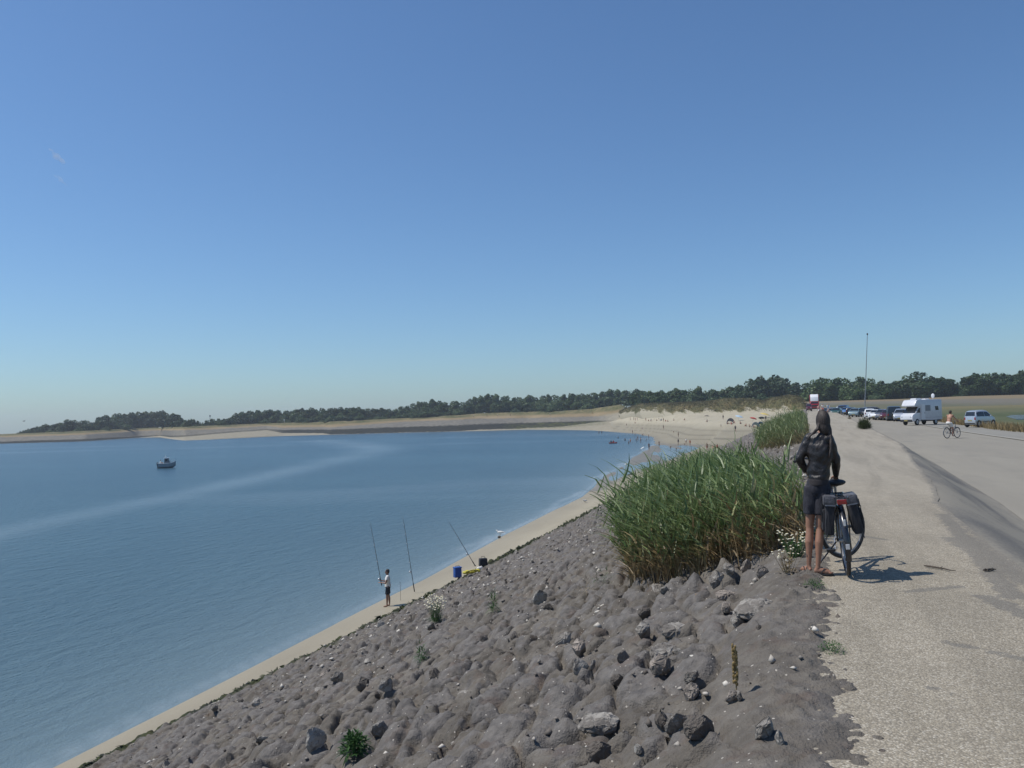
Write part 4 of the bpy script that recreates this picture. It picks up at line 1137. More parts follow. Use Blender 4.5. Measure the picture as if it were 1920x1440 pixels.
# ------------------------------------------------------------------ loose rocks on the slope
def rock_proto(seed, mode):
    rs = random.Random(seed); bm = bmesh.new()
    dims = {0: (.5, .34, .42), 1: (.5, .22, .55), 2: (.55, .45, .22)}[mode]
    for i in range(22):
        v = Vector((rs.gauss(0, 1), rs.gauss(0, 1), rs.gauss(0, 1))).normalized() * rs.uniform(.75, 1)
        bm.verts.new((v.x * dims[0], v.y * dims[1], v.z * dims[2]))
    r = bmesh.ops.convex_hull(bm, input=bm.verts)
    bmesh.ops.delete(bm, geom=[v for v in bm.verts if not v.link_faces], context='VERTS')
    bmesh.ops.bevel(bm, geom=list(bm.edges), offset=.03, segments=1, affect='EDGES')
    bmesh.ops.triangulate(bm, faces=bm.faces)
    bmesh.ops.subdivide_edges(bm, edges=bm.edges, cuts=1)
    for v in bm.verts: v.co += v.co.normalized() * rs.uniform(-.025, .025)
    me = bpy.data.meshes.new('rock'); bm.to_mesh(me); bm.free(); return me
def rock_mat(name, lo, hi):
    m, t, b = nodes(name); tc = t.nodes.new('ShaderNodeTexCoord'); g = t.nodes.new('ShaderNodeNewGeometry')
    n = noise(t, g.outputs['Position'], 14, 6, .7); c = ramp(t, n, [(.3, lo), (.72, hi)])
    mp = t.nodes.new('ShaderNodeMapping'); mp.inputs['Scale'].default_value = (1, 6, 1); L(t, tc.outputs['Object'], mp.inputs[0])
    n2 = noise(t, mp.outputs[0], 3, 4)
    mud = ramp(t, math_(t, 'ADD', n, math_(t, 'MULTIPLY', noise(t, g.outputs['Position'], 3, 3), .6)), [(.72, 0), (.85, 1)])
    c2 = mixc(t, math_(t, 'MULTIPLY', mud.outputs[0], .8), c.outputs[0], (.12, .105, .09))
    L(t, c2, b.inputs['Base Color']); b.inputs['Roughness'].default_value = .8; b.inputs['Specular IOR Level'].default_value = .3
    bump(t, b, math_(t, 'ADD', n2, n), .7, .04); return m
RK = [rock_mat('pale_slate', (.27, .25, .22), (.50, .465, .41)), rock_mat('warm_limestone', (.30, .25, .21), (.52, .46, .39)), rock_mat('brown_basalt', (.085, .072, .060), (.19, .165, .14)), rock_mat('white_shell_stone', (.45, .43, .39), (.62, .59, .54))]
RM = [rock_proto(40 + i, i % 3) for i in range(12)]
def rock(px, py, w, mode=0, mat=0, rz=0, tilt=0, label=None, group=None, i=None, sink=.25, lean=0):
    p = gpt(px, py); ppm = FPX / p.y; size = w / ppm
    k = mode + 3 * (i if i is not None else 0) % 12
    me = RM[(mode + 3 * ((i or 0) % 4)) % 12]
    o = bpy.data.objects.new('rock', me.copy() if False else me); COL.objects.link(o)
    if not me.materials: me.materials.append(RK[0])
    o.material_slots[0].link = 'OBJECT'; o.material_slots[0].material = RK[mat]
    hz = {0: .42, 1: .55, 2: .22}[mode] * size
    o.location = (p.x, p.y, p.z + hz * (1 - 2 * sink)); o.scale = (size,) * 3; o.rotation_euler = (tilt, lean, rz)
    tag(o, label, 'rock', group); return o
KEY = [(1120, 1368, 56, 2, 0, .1, 0, 'wide flat pale grey slab lying alone in the mud at bottom centre'),
       (1437, 1382, 40, 1, 0, .6, .3, 'pale grey split slate standing upright near the lower path edge'),
       (1462, 1395, 26, 1, 0, 1.4, -.2, 'second slate leaf leaning against the split slate near the path edge'),
       (1268, 1375, 34, 1, 0, .3, .2, 'upright grey slate left of the big dark round boulder'),
       (1312, 1382, 66, 0, 2, .4, 0, 'big dark rounded boulder at the bottom of the photo'),
       (1240, 1360, 40, 0, 2, 1.4, 0, 'dark brown rock left of the upright grey slate'),
       (1296, 1312, 34, 0, 1, .9, .3, 'pinkish rock of the leaning pair in the lower middle'),
       (1297, 1285, 24, 0, 0, .2, .4, 'small pale rock stacked on top of the pinkish leaning rock'),
       (1374, 1318, 22, 1, 1, .3, .2, 'narrow pinkish rock at the foot of the tall seed stalk'),
       (1387, 1312, 18, 1, 0, 1.2, -.2, 'narrow pale rock right of the tall seed stalk foot'),
       (1090, 1272, 26, 1, 0, .4, -.1, 'tall pointed pale rock standing in the middle of the slope'),
       (1112, 1262, 14, 1, 0, 1.1, .1, 'thin pale splinter beside the tall pointed rock'),
       (1158, 1285, 30, 0, 2, .5, 0, 'dark lump of rock right of the tall pointed rock'),
       (1168, 1238, 20, 1, 0, .2, 0, 'diamond shaped pale rock in the middle of the slope'),
       (1086, 1222, 30, 0, 1, .9, .1, 'white and rusty rock left of the diamond shaped one'),
       (1244, 1230, 44, 2, 0, .5, .3, 'large pale slab of the light rock cluster in mid slope'),
       (1222, 1235, 22, 1, 0, 1.3, .2, 'upright flake left of the large pale slab'),
       (1238, 1262, 34, 0, 1, .1, 0, 'brownish rock directly below the large pale slab'),
       (1206, 1190, 28, 0, 0, .6, .1, 'knobbly pale grey rock above the light cluster'),
       (1265, 1190, 38, 2, 0, .2, .25, 'flat topped pale rock right of the knobbly one'),
       (1416, 1150, 58, 2, 0, -.3, .2, 'long smooth pale rock hump below the reed bed'),
       (1383, 1172, 24, 0, 0, .7, 0, 'small pale rock at the left tip of the long smooth hump'),
       (1208, 1158, 30, 0, 2, .2, .3, 'dark brown wedge shaped rock below the reeds'),
       (1358, 1125, 30, 2, 1, .5, .1, 'cream coloured flat rock in front of the reeds'),
       (1362, 1148, 22, 0, 1, 1.2, 0, 'small cream rock just below the cream flat one'),
       (1345, 1096, 28, 0, 0, .5, .3, 'pale tilted rock in the row in front of the reeds'),
       (1366, 1078, 24, 0, 0, 1.5, 0, 'small white grey rock above the pale tilted one'),
       (1399, 1072, 22, 1, 1, .8, .1, 'upright pinkish grey rock in front of the reeds'),
       (1233, 1108, 24, 2, 0, .9, .3, 'white rock under the left edge of the reeds'),
       (1246, 1112, 14, 1, 0, 0, .4, 'leaning white splinter under the left edge of the reeds'),
       (1430, 1080, 20, 1, 1, .2, 0, 'small upright rock between the reeds and the sandals'),
       (1012, 1132, 22, 1, 0, .4, .1, 'tall pale pointed rock standing alone left of the reeds'),
       (724, 1306, 22, 1, 0, .6, -.2, 'pale leaning blade of rock in the lower left of the slope'),
       (712, 1380, 26, 1, 0, .2, .1, 'pale rock right of the leafy green weed'),
       (593, 1400, 34, 1, 0, .8, 0, 'dark grey upright slab left of the leafy green weed'),
       (1272, 1385, 14, 1, 0, 2, 0, 'thin slate flake beside the upright grey slate'),
       (633, 1278, 18, 1, 0, .5, .3, 'thin pale blade among small stones at far left'),
       (680, 1290, 30, 0, 2, .5, 0, 'dark round rock above the leafy green weed')]
KEY = [k if i not in (35,) else (1198, 1412, 16, 0, 3, 2, 0, 'small white stone in the mud near the bottom edge') for i, k in enumerate(KEY)]
for i, k in enumerate(KEY):
    rock(k[0], k[1], k[2] * (1.15 if k[4] == 2 else 1.6), k[3], k[4], k[5], k[6], k[7], None, i, .3)
ROCKS = []
def more_rocks():
    rs = random.Random(12); n = 0
    while n < 258:
        s = -rs.random() ** .8 * 16 - .3; t = 3 + rs.random() ** 1.5 * 60
        x, y = st2xy(s, t); z = slope_z(x, y)
        if y < 3: continue
        u = x / y * FPX + 960
        if u < 100 or u > 1900: continue
        v = Vector((x, y, z - EYE)); py = 720 - FPX * (v.dot(_u) / v.dot(_f))
        if py > 1450: continue
        if in_poly(np.array([s]), np.array([t]), POLY1)[0]: continue
        mode = rs.choice([0, 0, 1, 2]); mt = rs.choice([0, 0, 0, 1, 2, 2]); i = rs.randrange(4); me = RM[(mode + 3 * i) % 12]
        size = (.07 + .2 * rs.random() ** 1.6) * (1 + .012 * t)
        o = bpy.data.objects.new('rock', me); COL.objects.link(o)
        if not me.materials: me.materials.append(RK[0])
        o.material_slots[0].link = 'OBJECT'; o.material_slots[0].material = RK[mt]
        hz = {0: .42, 1: .55, 2: .22}[mode] * size
        o.location = (x, y, z + hz * .3); o.scale = (size,) * 3; o.rotation_euler = (rs.uniform(-.4, .4), rs.uniform(-.4, .4), rs.random() * 6.28)
        col = {0: 'pale grey', 1: 'pinkish cream', 2: 'dark brown'}[mt]; sh = {0: 'blocky', 1: 'upright', 2: 'flat'}[mode]
        zone = 'at the photo bottom' if t < 7 else ('below the reeds' if t < 15 else ('half way along the slope' if t < 30 else 'far along the slope'))
        up = ' near the path' if s > -2.5 else (' near the beach' if s < -11 else '')
        ROCKS.append((u, o)); tag(o, '%s %s rock %s%s' % (col, sh, zone, up), 'rock', 'loose %s rocks %s%s' % (col, zone, up)); n += 1
more_rocks()
number_from_left(ROCKS)
# sticks on the path
def stick(p0, p1, label, r=.008, seed=1):
    a, b = at_z(*p0, .012), at_z(*p1, .012); rs = random.Random(seed); m = MB(); root = empty('stick', a, 0, label, 'stick')
    pts = [Vector((0, 0, .004))]
    for k in range(1, 7): pts.append((b - a) * (k / 6) + Vector((rs.uniform(-.015, .015), rs.uniform(-.02, .02), .006)))
    m.tube(pts, [r * .6, r, r, r * .9, r * .8, r * .6, r * .3], 6); c = pts[3]; m.tube([c, c + Vector((.06, .05, .004))], [r * .6, r * .2], 5)
    o = m.build('twig', M_BARK, root)
stick((1733, 1061), (1790, 1071), 'thin dark twig lying on the path right of the bicycle', .010, 1)
stick((1844, 1070), (1866, 1068), 'short dark stick on the path near its right side', .014, 2)
# ------------------------------------------------------------------ people and the bicycle
SKIN = pm('tanned_skin', (.36, .19, .125), .55, 0, .1, 8); SKIN2 = pm('brown_skin', (.24, .125, .08), .55, 0, .1, 8); SKIN3 = pm('fair_skin', (.50, .30, .22), .55, 0, .1, 8)
HAIR = pm('dark_hair', (.034, .025, .021), .6, 0, .4, 60, .3, 90); BLACK = pm('black_rubber', (.018, .018, .020), .6, 0, .2, 20)
def leather():
    m, t, b = nodes('black_leather'); tc = t.nodes.new('ShaderNodeTexCoord')
    n = noise(t, tc.outputs['Object'], 9, 6, .6, .8); n2 = noise(t, tc.outputs['Object'], 160, 3)
    c = ramp(t, n, [(.35, (.008, .007, .007)), (.7, (.030, .023, .021))]); L(t, c.outputs[0], b.inputs['Base Color'])
    b.inputs['Roughness'].default_value = .40; b.inputs['Specular IOR Level'].default_value = .5
    bump(t, b, math_(t, 'ADD', n, math_(t, 'MULTIPLY', n2, .05)), .6, .03); return m
LEATHER = leather()
def shorts_mat(name, c, s=9):
    m, t, b = nodes(name); tc = t.nodes.new('ShaderNodeTexCoord'); mp = t.nodes.new('ShaderNodeMapping'); mp.inputs['Scale'].default_value = (1, 1, .3); L(t, tc.outputs['Object'], mp.inputs[0])
    n = noise(t, mp.outputs[0], s, 4, .6, .5); cr = ramp(t, n, [(.3, [k * .75 for k in c]), (.7, [k * 1.25 for k in c])]); L(t, cr.outputs[0], b.inputs['Base Color'])
    b.inputs['Roughness'].default_value = .85; bump(t, b, n, .8, .04); return m
NAVY = shorts_mat('dark_navy_cloth', (.022, .022, .030))

def limb(mb, a, b, ra, rb, n=12): 
    a, b = Vector(a), Vector(b); mb.tube([a, a.lerp(b, .5), b], [ra, (ra + rb) / 2 * 1.03, rb], n); mb.ball(a, ra, 12, 8); mb.ball(b, rb, 12, 8)
def hand(mb, w, d, up, side, s=1.0, curl=.5):
    """palm at w along d, fingers curling towards -up; side = thumb side"""
    w, d, up, side = Vector(w), Vector(d).normalized(), Vector(up).normalized(), Vector(side).normalized()
    pc = w + d * .045 * s
    rot = Matrix((side, d, up)).transposed()
    mb.ball(pc, (.037 * s, .048 * s, .015 * s), 12, 8, rot)
    for k, (o, l) in enumerate(((.028, .068), (.010, .078), (-.009, .073), (-.027, .056))):
        p0 = w + d * .078 * s + side * o * s; pts = [p0 - d * .02 * s, p0]; dd = d.copy()
        for j in range(3):
            c = curl * (.7 + .25 * j); dd = (dd - up * math.tan(c * .6)).normalized(); pts.append(pts[-1] + dd * l * s * (.42, .33, .25)[j])
        mb.tube(pts, [.0088 * s, .0088 * s, .0084 * s, .0078 * s, .0065 * s], 7)
    p0 = w + d * .02 * s + side * .030 * s; d1 = (d * .6 + side * .8).normalized(); p1 = p0 + d1 * .035 * s; p2 = p1 + (d * .9 + side * .2 - up * curl * .5).normalized() * .03 * s
    mb.tube([p0 - d1 * .012 * s, p0, p1, p2], [.012 * s, .0115 * s, .010 * s, .0075 * s], 7)
def head(mb, c, fwd, s=1.0, up=(0, 0, 1)):
    c, f, u = Vector(c), Vector(fwd).normalized(), Vector(up).normalized(); r = f.cross(u).normalized(); rot = Matrix((r, f, u)).transposed()
    mb.ball(c + u * .02 * s, (.075 * s, .092 * s, .095 * s), 16, 12, rot)                 # skull
    mb.ball(c - u * .045 * s + f * .022 * s, (.055 * s, .062 * s, .062 * s), 14, 10, rot)    # face and jaw
    mb.ball(c - u * .095 * s + f * .052 * s, (.024 * s, .020 * s, .016 * s), 8, 6, rot)      # chin
    mb.tube([c + u * .018 * s + f * .083 * s, c - u * .005 * s + f * .098 * s, c - u * .024 * s + f * .105 * s, c - u * .032 * s + f * .085 * s], [.007 * s, .010 * s, .013 * s, .009 * s], 8)   # nose
    for k in (-1, 1):
        mb.ball(c + r * k * .077 * s - u * .008 * s - f * .002 * s, (.010 * s, .020 * s, .031 * s), 8, 6, rot)   # ears
        mb.ball(c + r * k * .031 * s + u * .012 * s + f * .080 * s, (.014 * s, .009 * s, .008 * s), 8, 5, rot)      # brow and eye
    mb.ball(c - u * .058 * s + f * .082 * s, (.022 * s, .010 * s, .009 * s), 8, 5, rot)        # lips
def face_parts(c, fwd, s, root, up=(0, 0, 1)):
    c, f, u = Vector(c), Vector(fwd).normalized(), Vector(up).normalized(); r = f.cross(u).normalized()
    for k in (-1, 1):
        e = MB(); e.ball(c + r * k * .031 * s + u * .004 * s + f * .087 * s, .009 * s, 8, 6); e.build('eye', pm('eye_dark', (.03, .022, .018), .2), root)

# ---- the cyclist standing with her back to us
def woman():
    ox, oy = 3.005, 8.33
    root = empty('person', (ox, oy, 0.005), 0, 'person in black leather jacket and dark shorts, back to us, holding a bicycle saddle', 'person')
    f = Vector((.52, .85, 0)).normalized(); r = Vector((f.y, -f.x, 0))        # facing away, a little to the right
    J = dict(lh=(.01, .05, .83), rh=(.135, -.03, .83), lk=(-.02, .075, .44), rk=(.088, .01, .44), la=(-.058, .06, .075), ra=(.028, -.02, .075),
             pel=(.08, .01, .86), wai=(.095, .005, 1.00), che=(.12, .0, 1.20), shl=(.02, .07, 1.345), shr=(.23, -.04, 1.335), nk=(.15, .01, 1.395), hd=(.185, .025, 1.505),
             el=(-.11, .10, 1.155), wl=(-.01, .16, 1.02), er=(.325, -.01, 1.13), wr=(.365, .12, .97))
    V = {k: Vector(v) for k, v in J.items()}
    b = MB()
    for h, k, a in (('lh', 'lk', 'la'), ('rh', 'rk', 'ra')):
        b.tube([V[h] + Vector((0, 0, .02)), V[h].lerp(V[k], .45), V[k] + Vector((0, 0, .04)), V[k] - Vector((0, 0, .05))], [.082, .066, .050, .045], 14)
        cf = V[k].lerp(V[a], .33) - f * .018
        b.tube([V[k] - Vector((0, 0, -.02)), cf, V[k].lerp(V[a], .7) - f * .006, V[a]], [.046, .052, .035, .027], 14); b.ball(V[a], .03, 10, 8)
    rot = Matrix((r, f, Vector((0, 0, 1)))).transposed()
    b.ball(V['pel'], (.135, .10, .13), 16, 12, rot); b.ball(V['wai'], (.11, .085, .14), 16, 12, rot); b.ball(V['che'], (.135, .095, .17), 16, 12, rot)
    b.ball((V['shl'] + V['shr']) / 2, (.15, .07, .07), 16, 10, rot)
    b.tube([V['nk'] - Vector((0.01, 0, .06)), V['nk'], V['hd'] - Vector((0, 0, .05))], [.055, .046, .045], 12)
    for s_, e_, w_ in (('shl', 'el', 'wl'), ('shr', 'er', 'wr')):
        b.tube([V[s_], V[s_].lerp(V[e_], .5), V[e_]], [.045, .040, .034], 12); b.ball(V[s_], .048, 10, 8); b.ball(V[e_], .035, 10, 8); b.tube([V[e_], V[e_].lerp(V[w_], .4), V[w_]], [.034, .033, .023], 12)
    # feet
    toeL = Vector((-.25, .97, 0)).normalized(); toeR = Vector((.86, -.30, 0)).normalized()
    for a, toe in ((V['la'], toeL), (V['ra'], toeR)):
        sd = Vector((toe.y, -toe.x, 0)); base = Vector((a.x, a.y, 0))
        b.tube([a, base - toe * .025 + Vector((0, 0, .035))], [.028, .026], 10)
        b.tube([base - toe * .045 + Vector((0, 0, .036)), base + toe * .03 + Vector((0, 0, .045)), base + toe * .10 + Vector((0, 0, .033)), base + toe * .145 + Vector((0, 0, .028))], [.024, .031, .031, .022], 12, squash=None)
        for k, (o, l) in enumerate(((-.026, .05), (-.010, .042), (.004, .036), (.017, .030), (.028, .022))):
            q = base + toe * .135 - sd * o * (1 if toe is toeL else -1) + Vector((0, 0, .024)); b.tube([q, q + toe * l], [.011 if k == 0 else .008, .008 if k == 0 else .006], 6)
    hand(b, V['wl'], (.75, .35, -.5), (-.3, .9, 0), (.2, .1, .9), .92, .6)
    hand(b, V['wr'], (.35, .75, -.55), (.15, .35, .9), (-.9, .35, 0), .92, .75)
    head(b, V['hd'], (-.25, .97, -.05), .98)
    baked(b, .0068, 'body', pm('sunbrowned_skin', (.30, .155, .10), .5, 0, .12, 9), root, 3, .5)
    # jacket
    j = MB()
    j.ball(V['che'] + Vector((0, 0, -.01)), (.160, .118, .19), 18, 12, rot); j.ball(V['wai'] + Vector((0, 0, .03)), (.145, .115, .15), 18, 12, rot)
    j.tube([V['wai'] + Vector((0, 0, -.075)), V['wai'] + Vector((0, 0, -.02))], [.118, .130], 18)
    j.ball((V['shl'] + V['shr']) / 2 + Vector((0, 0, -.005)), (.165, .088, .075), 16, 10, rot)
    j.tube([V['nk'] - Vector((0, 0, .05)), V['nk'] + Vector((.006, 0, .012))], [.078, .060], 14)
    for s_, e_, w_ in (('shl', 'el', 'wl'), ('shr', 'er', 'wr')):
        m1 = V[s_].lerp(V[e_], .35) + Vector((0, 0, .0)); m2 = V[s_].lerp(V[e_], .7)
        j.tube([V[s_], m1, m2, V[e_]], [.066, .064, .056, .056], 14); j.ball(V[s_], .066, 12, 8); j.ball(V[e_], .058, 12, 8)
        m3 = V[e_].lerp(V[w_], .35); m4 = V[e_].lerp(V[w_], .75); j.tube([V[e_], m3, m4, V[w_].lerp(V[e_], .02)], [.056, .054, .044, .037], 14)
    jk = baked(j, .009, 'jacket', LEATHER, root, 3, .5)
    me = jk.data
    for v in me.vertices:     # folds, mostly across the sleeves and round the waist
        c = v.co; n = v.normal; w = math.sin(c.z * 70 + 3 * math.sin(c.x * 23) + 2 * c.y * 14) * .0022 + math.sin(c.z * 31 - c.x * 44) * .002
        v.co = c + n * w
    # hem band and shorts
    h = MB(); h.tube([Vector((.088, .005, .885)), Vector((.088, .005, .95))], [.128, .124], 24); baked(h, .01, 'waistband', pm('charcoal_knit', (.030, .026, .028), .9), root, 2)
    s = MB(); s.ball(V['pel'] + Vector((0, 0, .01)), (.150, .118, .12), 18, 12, rot)
    for hp, kn in (('lh', 'lk'), ('rh', 'rk')):
        e = V[hp].lerp(V[kn], .60); s.tube([V[hp] + Vector((0, 0, .04)), V[hp].lerp(V[kn], .3), e], [.092, .094, .092], 16)
    so = baked(s, .009, 'shorts', NAVY, root, 3, .5)
    for v in so.data.vertices:
        c = v.co; v.co = c + v.normal * (math.sin(c.x * 58 + c.z * 9) * .004 + math.sin(c.z * 40 + c.x * 20) * .002)
    # hair drawn to two loose tails, long hat-like back of the head
    hr = MB(); hc = V['hd'] + Vector((0, -.012, .018))
    hr.ball(hc + Vector((0, 0, .004)), (.086, .100, .110), 18, 14); hr.ball(hc + Vector((.004, -.03, -.065)), (.078, .070, .085), 14, 10)
    hr.tube([hc + Vector((-.01, 0, .07)), hc + Vector((-.015, .0, .118))], [.062, .030], 12)
    hr.tube([hc + Vector((-.06, -.03, -.03)), hc + Vector((-.095, -.05, -.075)), hc + Vector((-.145, -.06, -.105)), hc + Vector((-.20, -.05, -.145)), hc + Vector((-.225, -.04, -.18))], [.030, .020, .016, .013, .006], 10)
    hr.tube([hc + Vector((.045, -.06, -.07)), hc + Vector((.055, -.085, -.14)), hc + Vector((.035, -.135, -.23)), hc + Vector((.01, -.155, -.32)), hc + Vector((-.005, -.15, -.37))], [.034, .022, .018, .014, .006], 10)
    ho = baked(hr, .007, 'hair', HAIR, root, 3)
    for v in ho.data.vertices: v.co = v.co + v.normal * (math.sin(math.atan2(v.co.y - hc.y, v.co.x - hc.x) * 26 + v.co.z * 20) * .0022)
    face_parts(V['hd'], (-.25, .97, -.05), .98, root)
    # flip flops
    for a, toe in ((V['la'], toeL), (V['ra'], toeR)):
        base = Vector((a.x, a.y, 0)); sd = Vector((toe.y, -toe.x, 0)); m = MB(); poly = []
        for k in range(20):
            an = 2 * math.pi * k / 20; w = .042 + .008 * math.cos(an); q = base + toe * (.06 + .128 * math.cos(an)) + sd * w * math.sin(an); poly.append((q.x, q.y))
        m.prism(poly, .0, .016, 'z'); fl = m.build('flip_flop', BLACK, root, False, .003)
        st = MB()
        for k in (-1, 1): st.tube([base + sd * k * .038 + toe * .03 + Vector((0, 0, .016)), base + sd * k * .026 + toe * .07 + Vector((0, 0, .062)), base + toe * .13 + Vector((0, 0, .05))], [.006, .006, .005], 6)
        s_ = st.build('strap', BLACK, fl)
woman()
for o_ in COL.objects:
    if o_.name == 'person': o_.location.x -= .03; o_.scale = (.77, .84, 1.0)

# ---- bicycles
def bicycle(name, loc, az, lean, label, steer=0, wheel_r=.345, detail=True, frame_m=None, lady=True, stand=True, wb=1.02):
    root = empty(name, loc, 0, label, 'bicycle'); root.rotation_mode = 'XYZ'
    root.rotation_euler = (lean, 0, math.pi / 2 - az)        # x forward
    fm = frame_m or pm('black_enamel', (.018, .018, .022), .25, 0, .1, 5, 0, 30, .5, .5); ch = pm('brushed_metal', (.50, .50, .50), .35, .9, .1, 20); rim_m = pm('dull_rim', (.30, .30, .31), .35, .8, .1, 20)
    def wheel(nm, cx, st):
        w = bpy.data.objects.new(nm, None); COL.objects.link(w); w.parent = root; w.location = (cx, 0, wheel_r) if not st else (wb - .10 + .10 * math.cos(st), .10 * math.sin(st), wheel_r); w.rotation_euler = (0, 0, st)
        t = MB(); t.ring((0, 0, 0), wheel_r - .02, .020, 'y', 40, 8); t.build('tyre', BLACK, w)
        t = MB(); t.ring((0, 0, 0), wheel_r - .045, .010, 'y', 40, 6); t.build('rim', rim_m, w)
        t = MB()
        for k in range(28 if detail else 14):
            a = 2 * math.pi * k / (28 if detail else 14); sg = .022 if k % 2 else -.022
            t.tube([(0, sg, 0), ((wheel_r - .045) * math.cos(a), 0, (wheel_r - .045) * math.sin(a))], .0016 if detail else .003, 4, False)
        t.build('spokes', ch, w); t = MB(); t.tube([(0, -.045, 0), (0, .045, 0)], .018, 10); t.tube([(0, -.03, 0), (0, -.02, 0)], .03, 12); t.tube([(0, .02, 0), (0, .03, 0)], .03, 12); t.build('hub', ch, w)
        return w
    wheel('rear_wheel', 0, 0); wheel('front_wheel', wb, steer)
    bb = Vector((.46, 0, .30)); st_ = Vector((.33, 0, .66)); hd = Vector((wb - .16, 0, .86)); hb = Vector((wb - .12, 0, .70)); ra = Vector((0, 0, wheel_r)); fa = Vector((wb, 0, wheel_r))
    f = MB(); f.tube([bb, st_], .016, 10); f.tube([hb, hd], .019, 10); f.tube([bb, hb + Vector((0, 0, .01))], .019, 10)
    if lady: f.tube([st_ - (st_ - bb) * .55, hb.lerp(hd, .45)], .016, 10)
    else: f.tube([st_, hd - Vector((0, 0, .03))], .016, 10)
    for k in (-1, 1): f.tube([bb + Vector((0, k * .03, 0)), ra + Vector((0, k * .055, 0))], .010, 8); f.tube([st_ + Vector((0, k * .015, -.02)), ra + Vector((0, k * .055, 0))], .008, 8)
    f.build('frame', fm, root)
    fk = bpy.data.objects.new('fork', None); COL.objects.link(fk); fk.parent = root; fk.location = (wb - .10, 0, 0); fk.rotation_euler = (0, 0, steer)
    f = MB(); o = Vector((wb - .10, 0, 0)); f.tube([hb - o, hb - o + Vector((.01, 0, -.02))], .022, 10)
    for k in (-1, 1): f.tube([hb - o + Vector((0, k * .03, 0)), Vector((.06, k * .05, .5)), Vector((.10, k * .05, wheel_r))], .011, 8)
    f.build('blades', fm, fk)
    f = MB(); f.tube([hd - o, hd - o + Vector((-.03, 0, .22))], .012, 8); s0 = hd - o + Vector((-.03, 0, .22))
    f.tube([s0 + Vector((-.12, -.25, .02)), s0 + Vector((-.05, -.235, .045)), s0 + Vector((.03, -.14, .02)), s0 + Vector((.04, 0, 0)), s0 + Vector((.03, .14, .02)), s0 + Vector((-.05, .235, .045)), s0 + Vector((-.12, .25, .02))], .011, 8)
    f.build('handlebar', fm, fk)
    for k in (-1, 1):
        f = MB(); f.tube([s0 + Vector((-.05, k * .236, .042)), s0 + Vector((-.15, k * .252, .012))], .017, 10); f.tube([s0 + Vector((-.04, k * .27, .03)), s0 + Vector((-.13, k * .25, .01))], .006, 6); f.build('grip', BLACK, fk)
    f = MB(); f.tube([st_ - Vector((-.01, 0, .03)), st_ + Vector((-.05, 0, .20))], .013, 8); f.build('seat_post', ch, root)
    f = MB(); sc = st_ + Vector((-.06, 0, .235)); f.ball(sc + Vector((-.05, 0, 0)), (.115, .105, .035), 16, 8); f.tube([sc, sc + Vector((.10, 0, .005)), sc + Vector((.17, 0, -.004))], [.055, .032, .020], 12)
    baked(f, .01, 'saddle', BLACK, root, 3)
    for nm, cx, a0, a1, sw in (('rear_mudguard', 0, 20, 205, 0), ('front_mudguard', wb, 30, 165, steer)):
        f = MB(); vs = []; n = 26; rr = wheel_r + .018
        for i in range(n + 1):
            a = R(a0 + (a1 - a0) * i / n)
            for yy, dr in ((-.028, -.012), (-.018, 0), (0, .005), (.018, 0), (.028, -.012)): vs.append((-(-1) * (rr + dr) * math.cos(a), yy, (rr + dr) * math.sin(a)))
        fs = [(i * 5 + k, i * 5 + k + 1, i * 5 + k + 6, i * 5 + k + 5) for i in range(n) for k in range(4)]
        f.add(vs, fs); o_ = f.build(nm, fm, root, True, 0, False); o_.location = (cx, 0, wheel_r) if not sw else (wb - .10 + .10 * math.cos(sw), .10 * math.sin(sw), wheel_r); o_.rotation_euler = (0, 0, sw)
    if detail:
        f = MB()
        for k in (-1, 1): f.tube([(-.30, k * .06, .79), (.25, k * .06, .79)], .007, 6); f.tube([(-.22, k * .06, .79), (0, k * .06, wheel_r)], .006, 6)
        for x in (-.30, -.15, 0, .15, .25): f.tube([(x, -.06, .79), (x, .06, .79)], .006, 6)
        f.build('luggage_rack', fm, root)
        f = MB(); f.box((-.325, 0, .755), (.035, .085, .045)); f.build('rear_light', pm('red_reflector', (.24, .018, .015), .25, 0, .2, 30, 0, 30, .6), root, False, .006)
        f = MB(); f.box((-.385, 0, .34), (.012, .036, .05)); f.box((-.34, 0, .56), (.02, .022, .06)); f.build('mudguard_reflector', pm('silver_reflector', (.62, .62, .62), .3, .3), root, False, .004)
        f = MB(); f.tube([bb + Vector((0, -.05, 0)), bb + Vector((0, .05, 0))], .02, 10); f.ring(bb + Vector((0, -.045, 0)), .085, .006, 'y', 30, 6)
        for sgn, a in ((-1, .6), (1, .6 + math.pi)):
            e = bb + Vector((.17 * math.cos(a), sgn * .065, .17 * math.sin(a))); f.tube([bb + Vector((0, sgn * .055, 0)), e], .009, 6)
        f.build('crank', ch, root)
        for sgn, a in ((-1, .6), (1, .6 + math.pi)):
            f = MB(); e = bb + Vector((.17 * math.cos(a), sgn * .11, .17 * math.sin(a))); f.box(e, (.09, .085, .022)); f.build('pedal', BLACK, root, False, .004)
        f = MB(); f.box((.22, -.05, .30), (.50, .03, .10)); f.ball((.46, -.05, .30), (.10, .02, .10), 16, 8); f.build('chain_guard', fm, root, True, .008)
        f = MB(); c = Vector((.30, .05, .29)); f.tube([c, Vector((.30, .30, -.0))], .008, 8); f.tube([Vector((.30, .29, .004)), Vector((.33, .33, .0))], .011, 6)
        if stand: f.build('kickstand', fm, root)
        f = MB(); f.box((wb - .08, 0, .80), (.07, .07, .07)); f.build('headlight', ch, root, True, .015)
    else:
        f = MB(); f.tube([bb + Vector((0, -.05, 0)), bb + Vector((0, .05, 0))], .02, 8); f.ring(bb, .08, .008, 'y', 20, 5); f.build('crank', fm, root)
        f = MB()
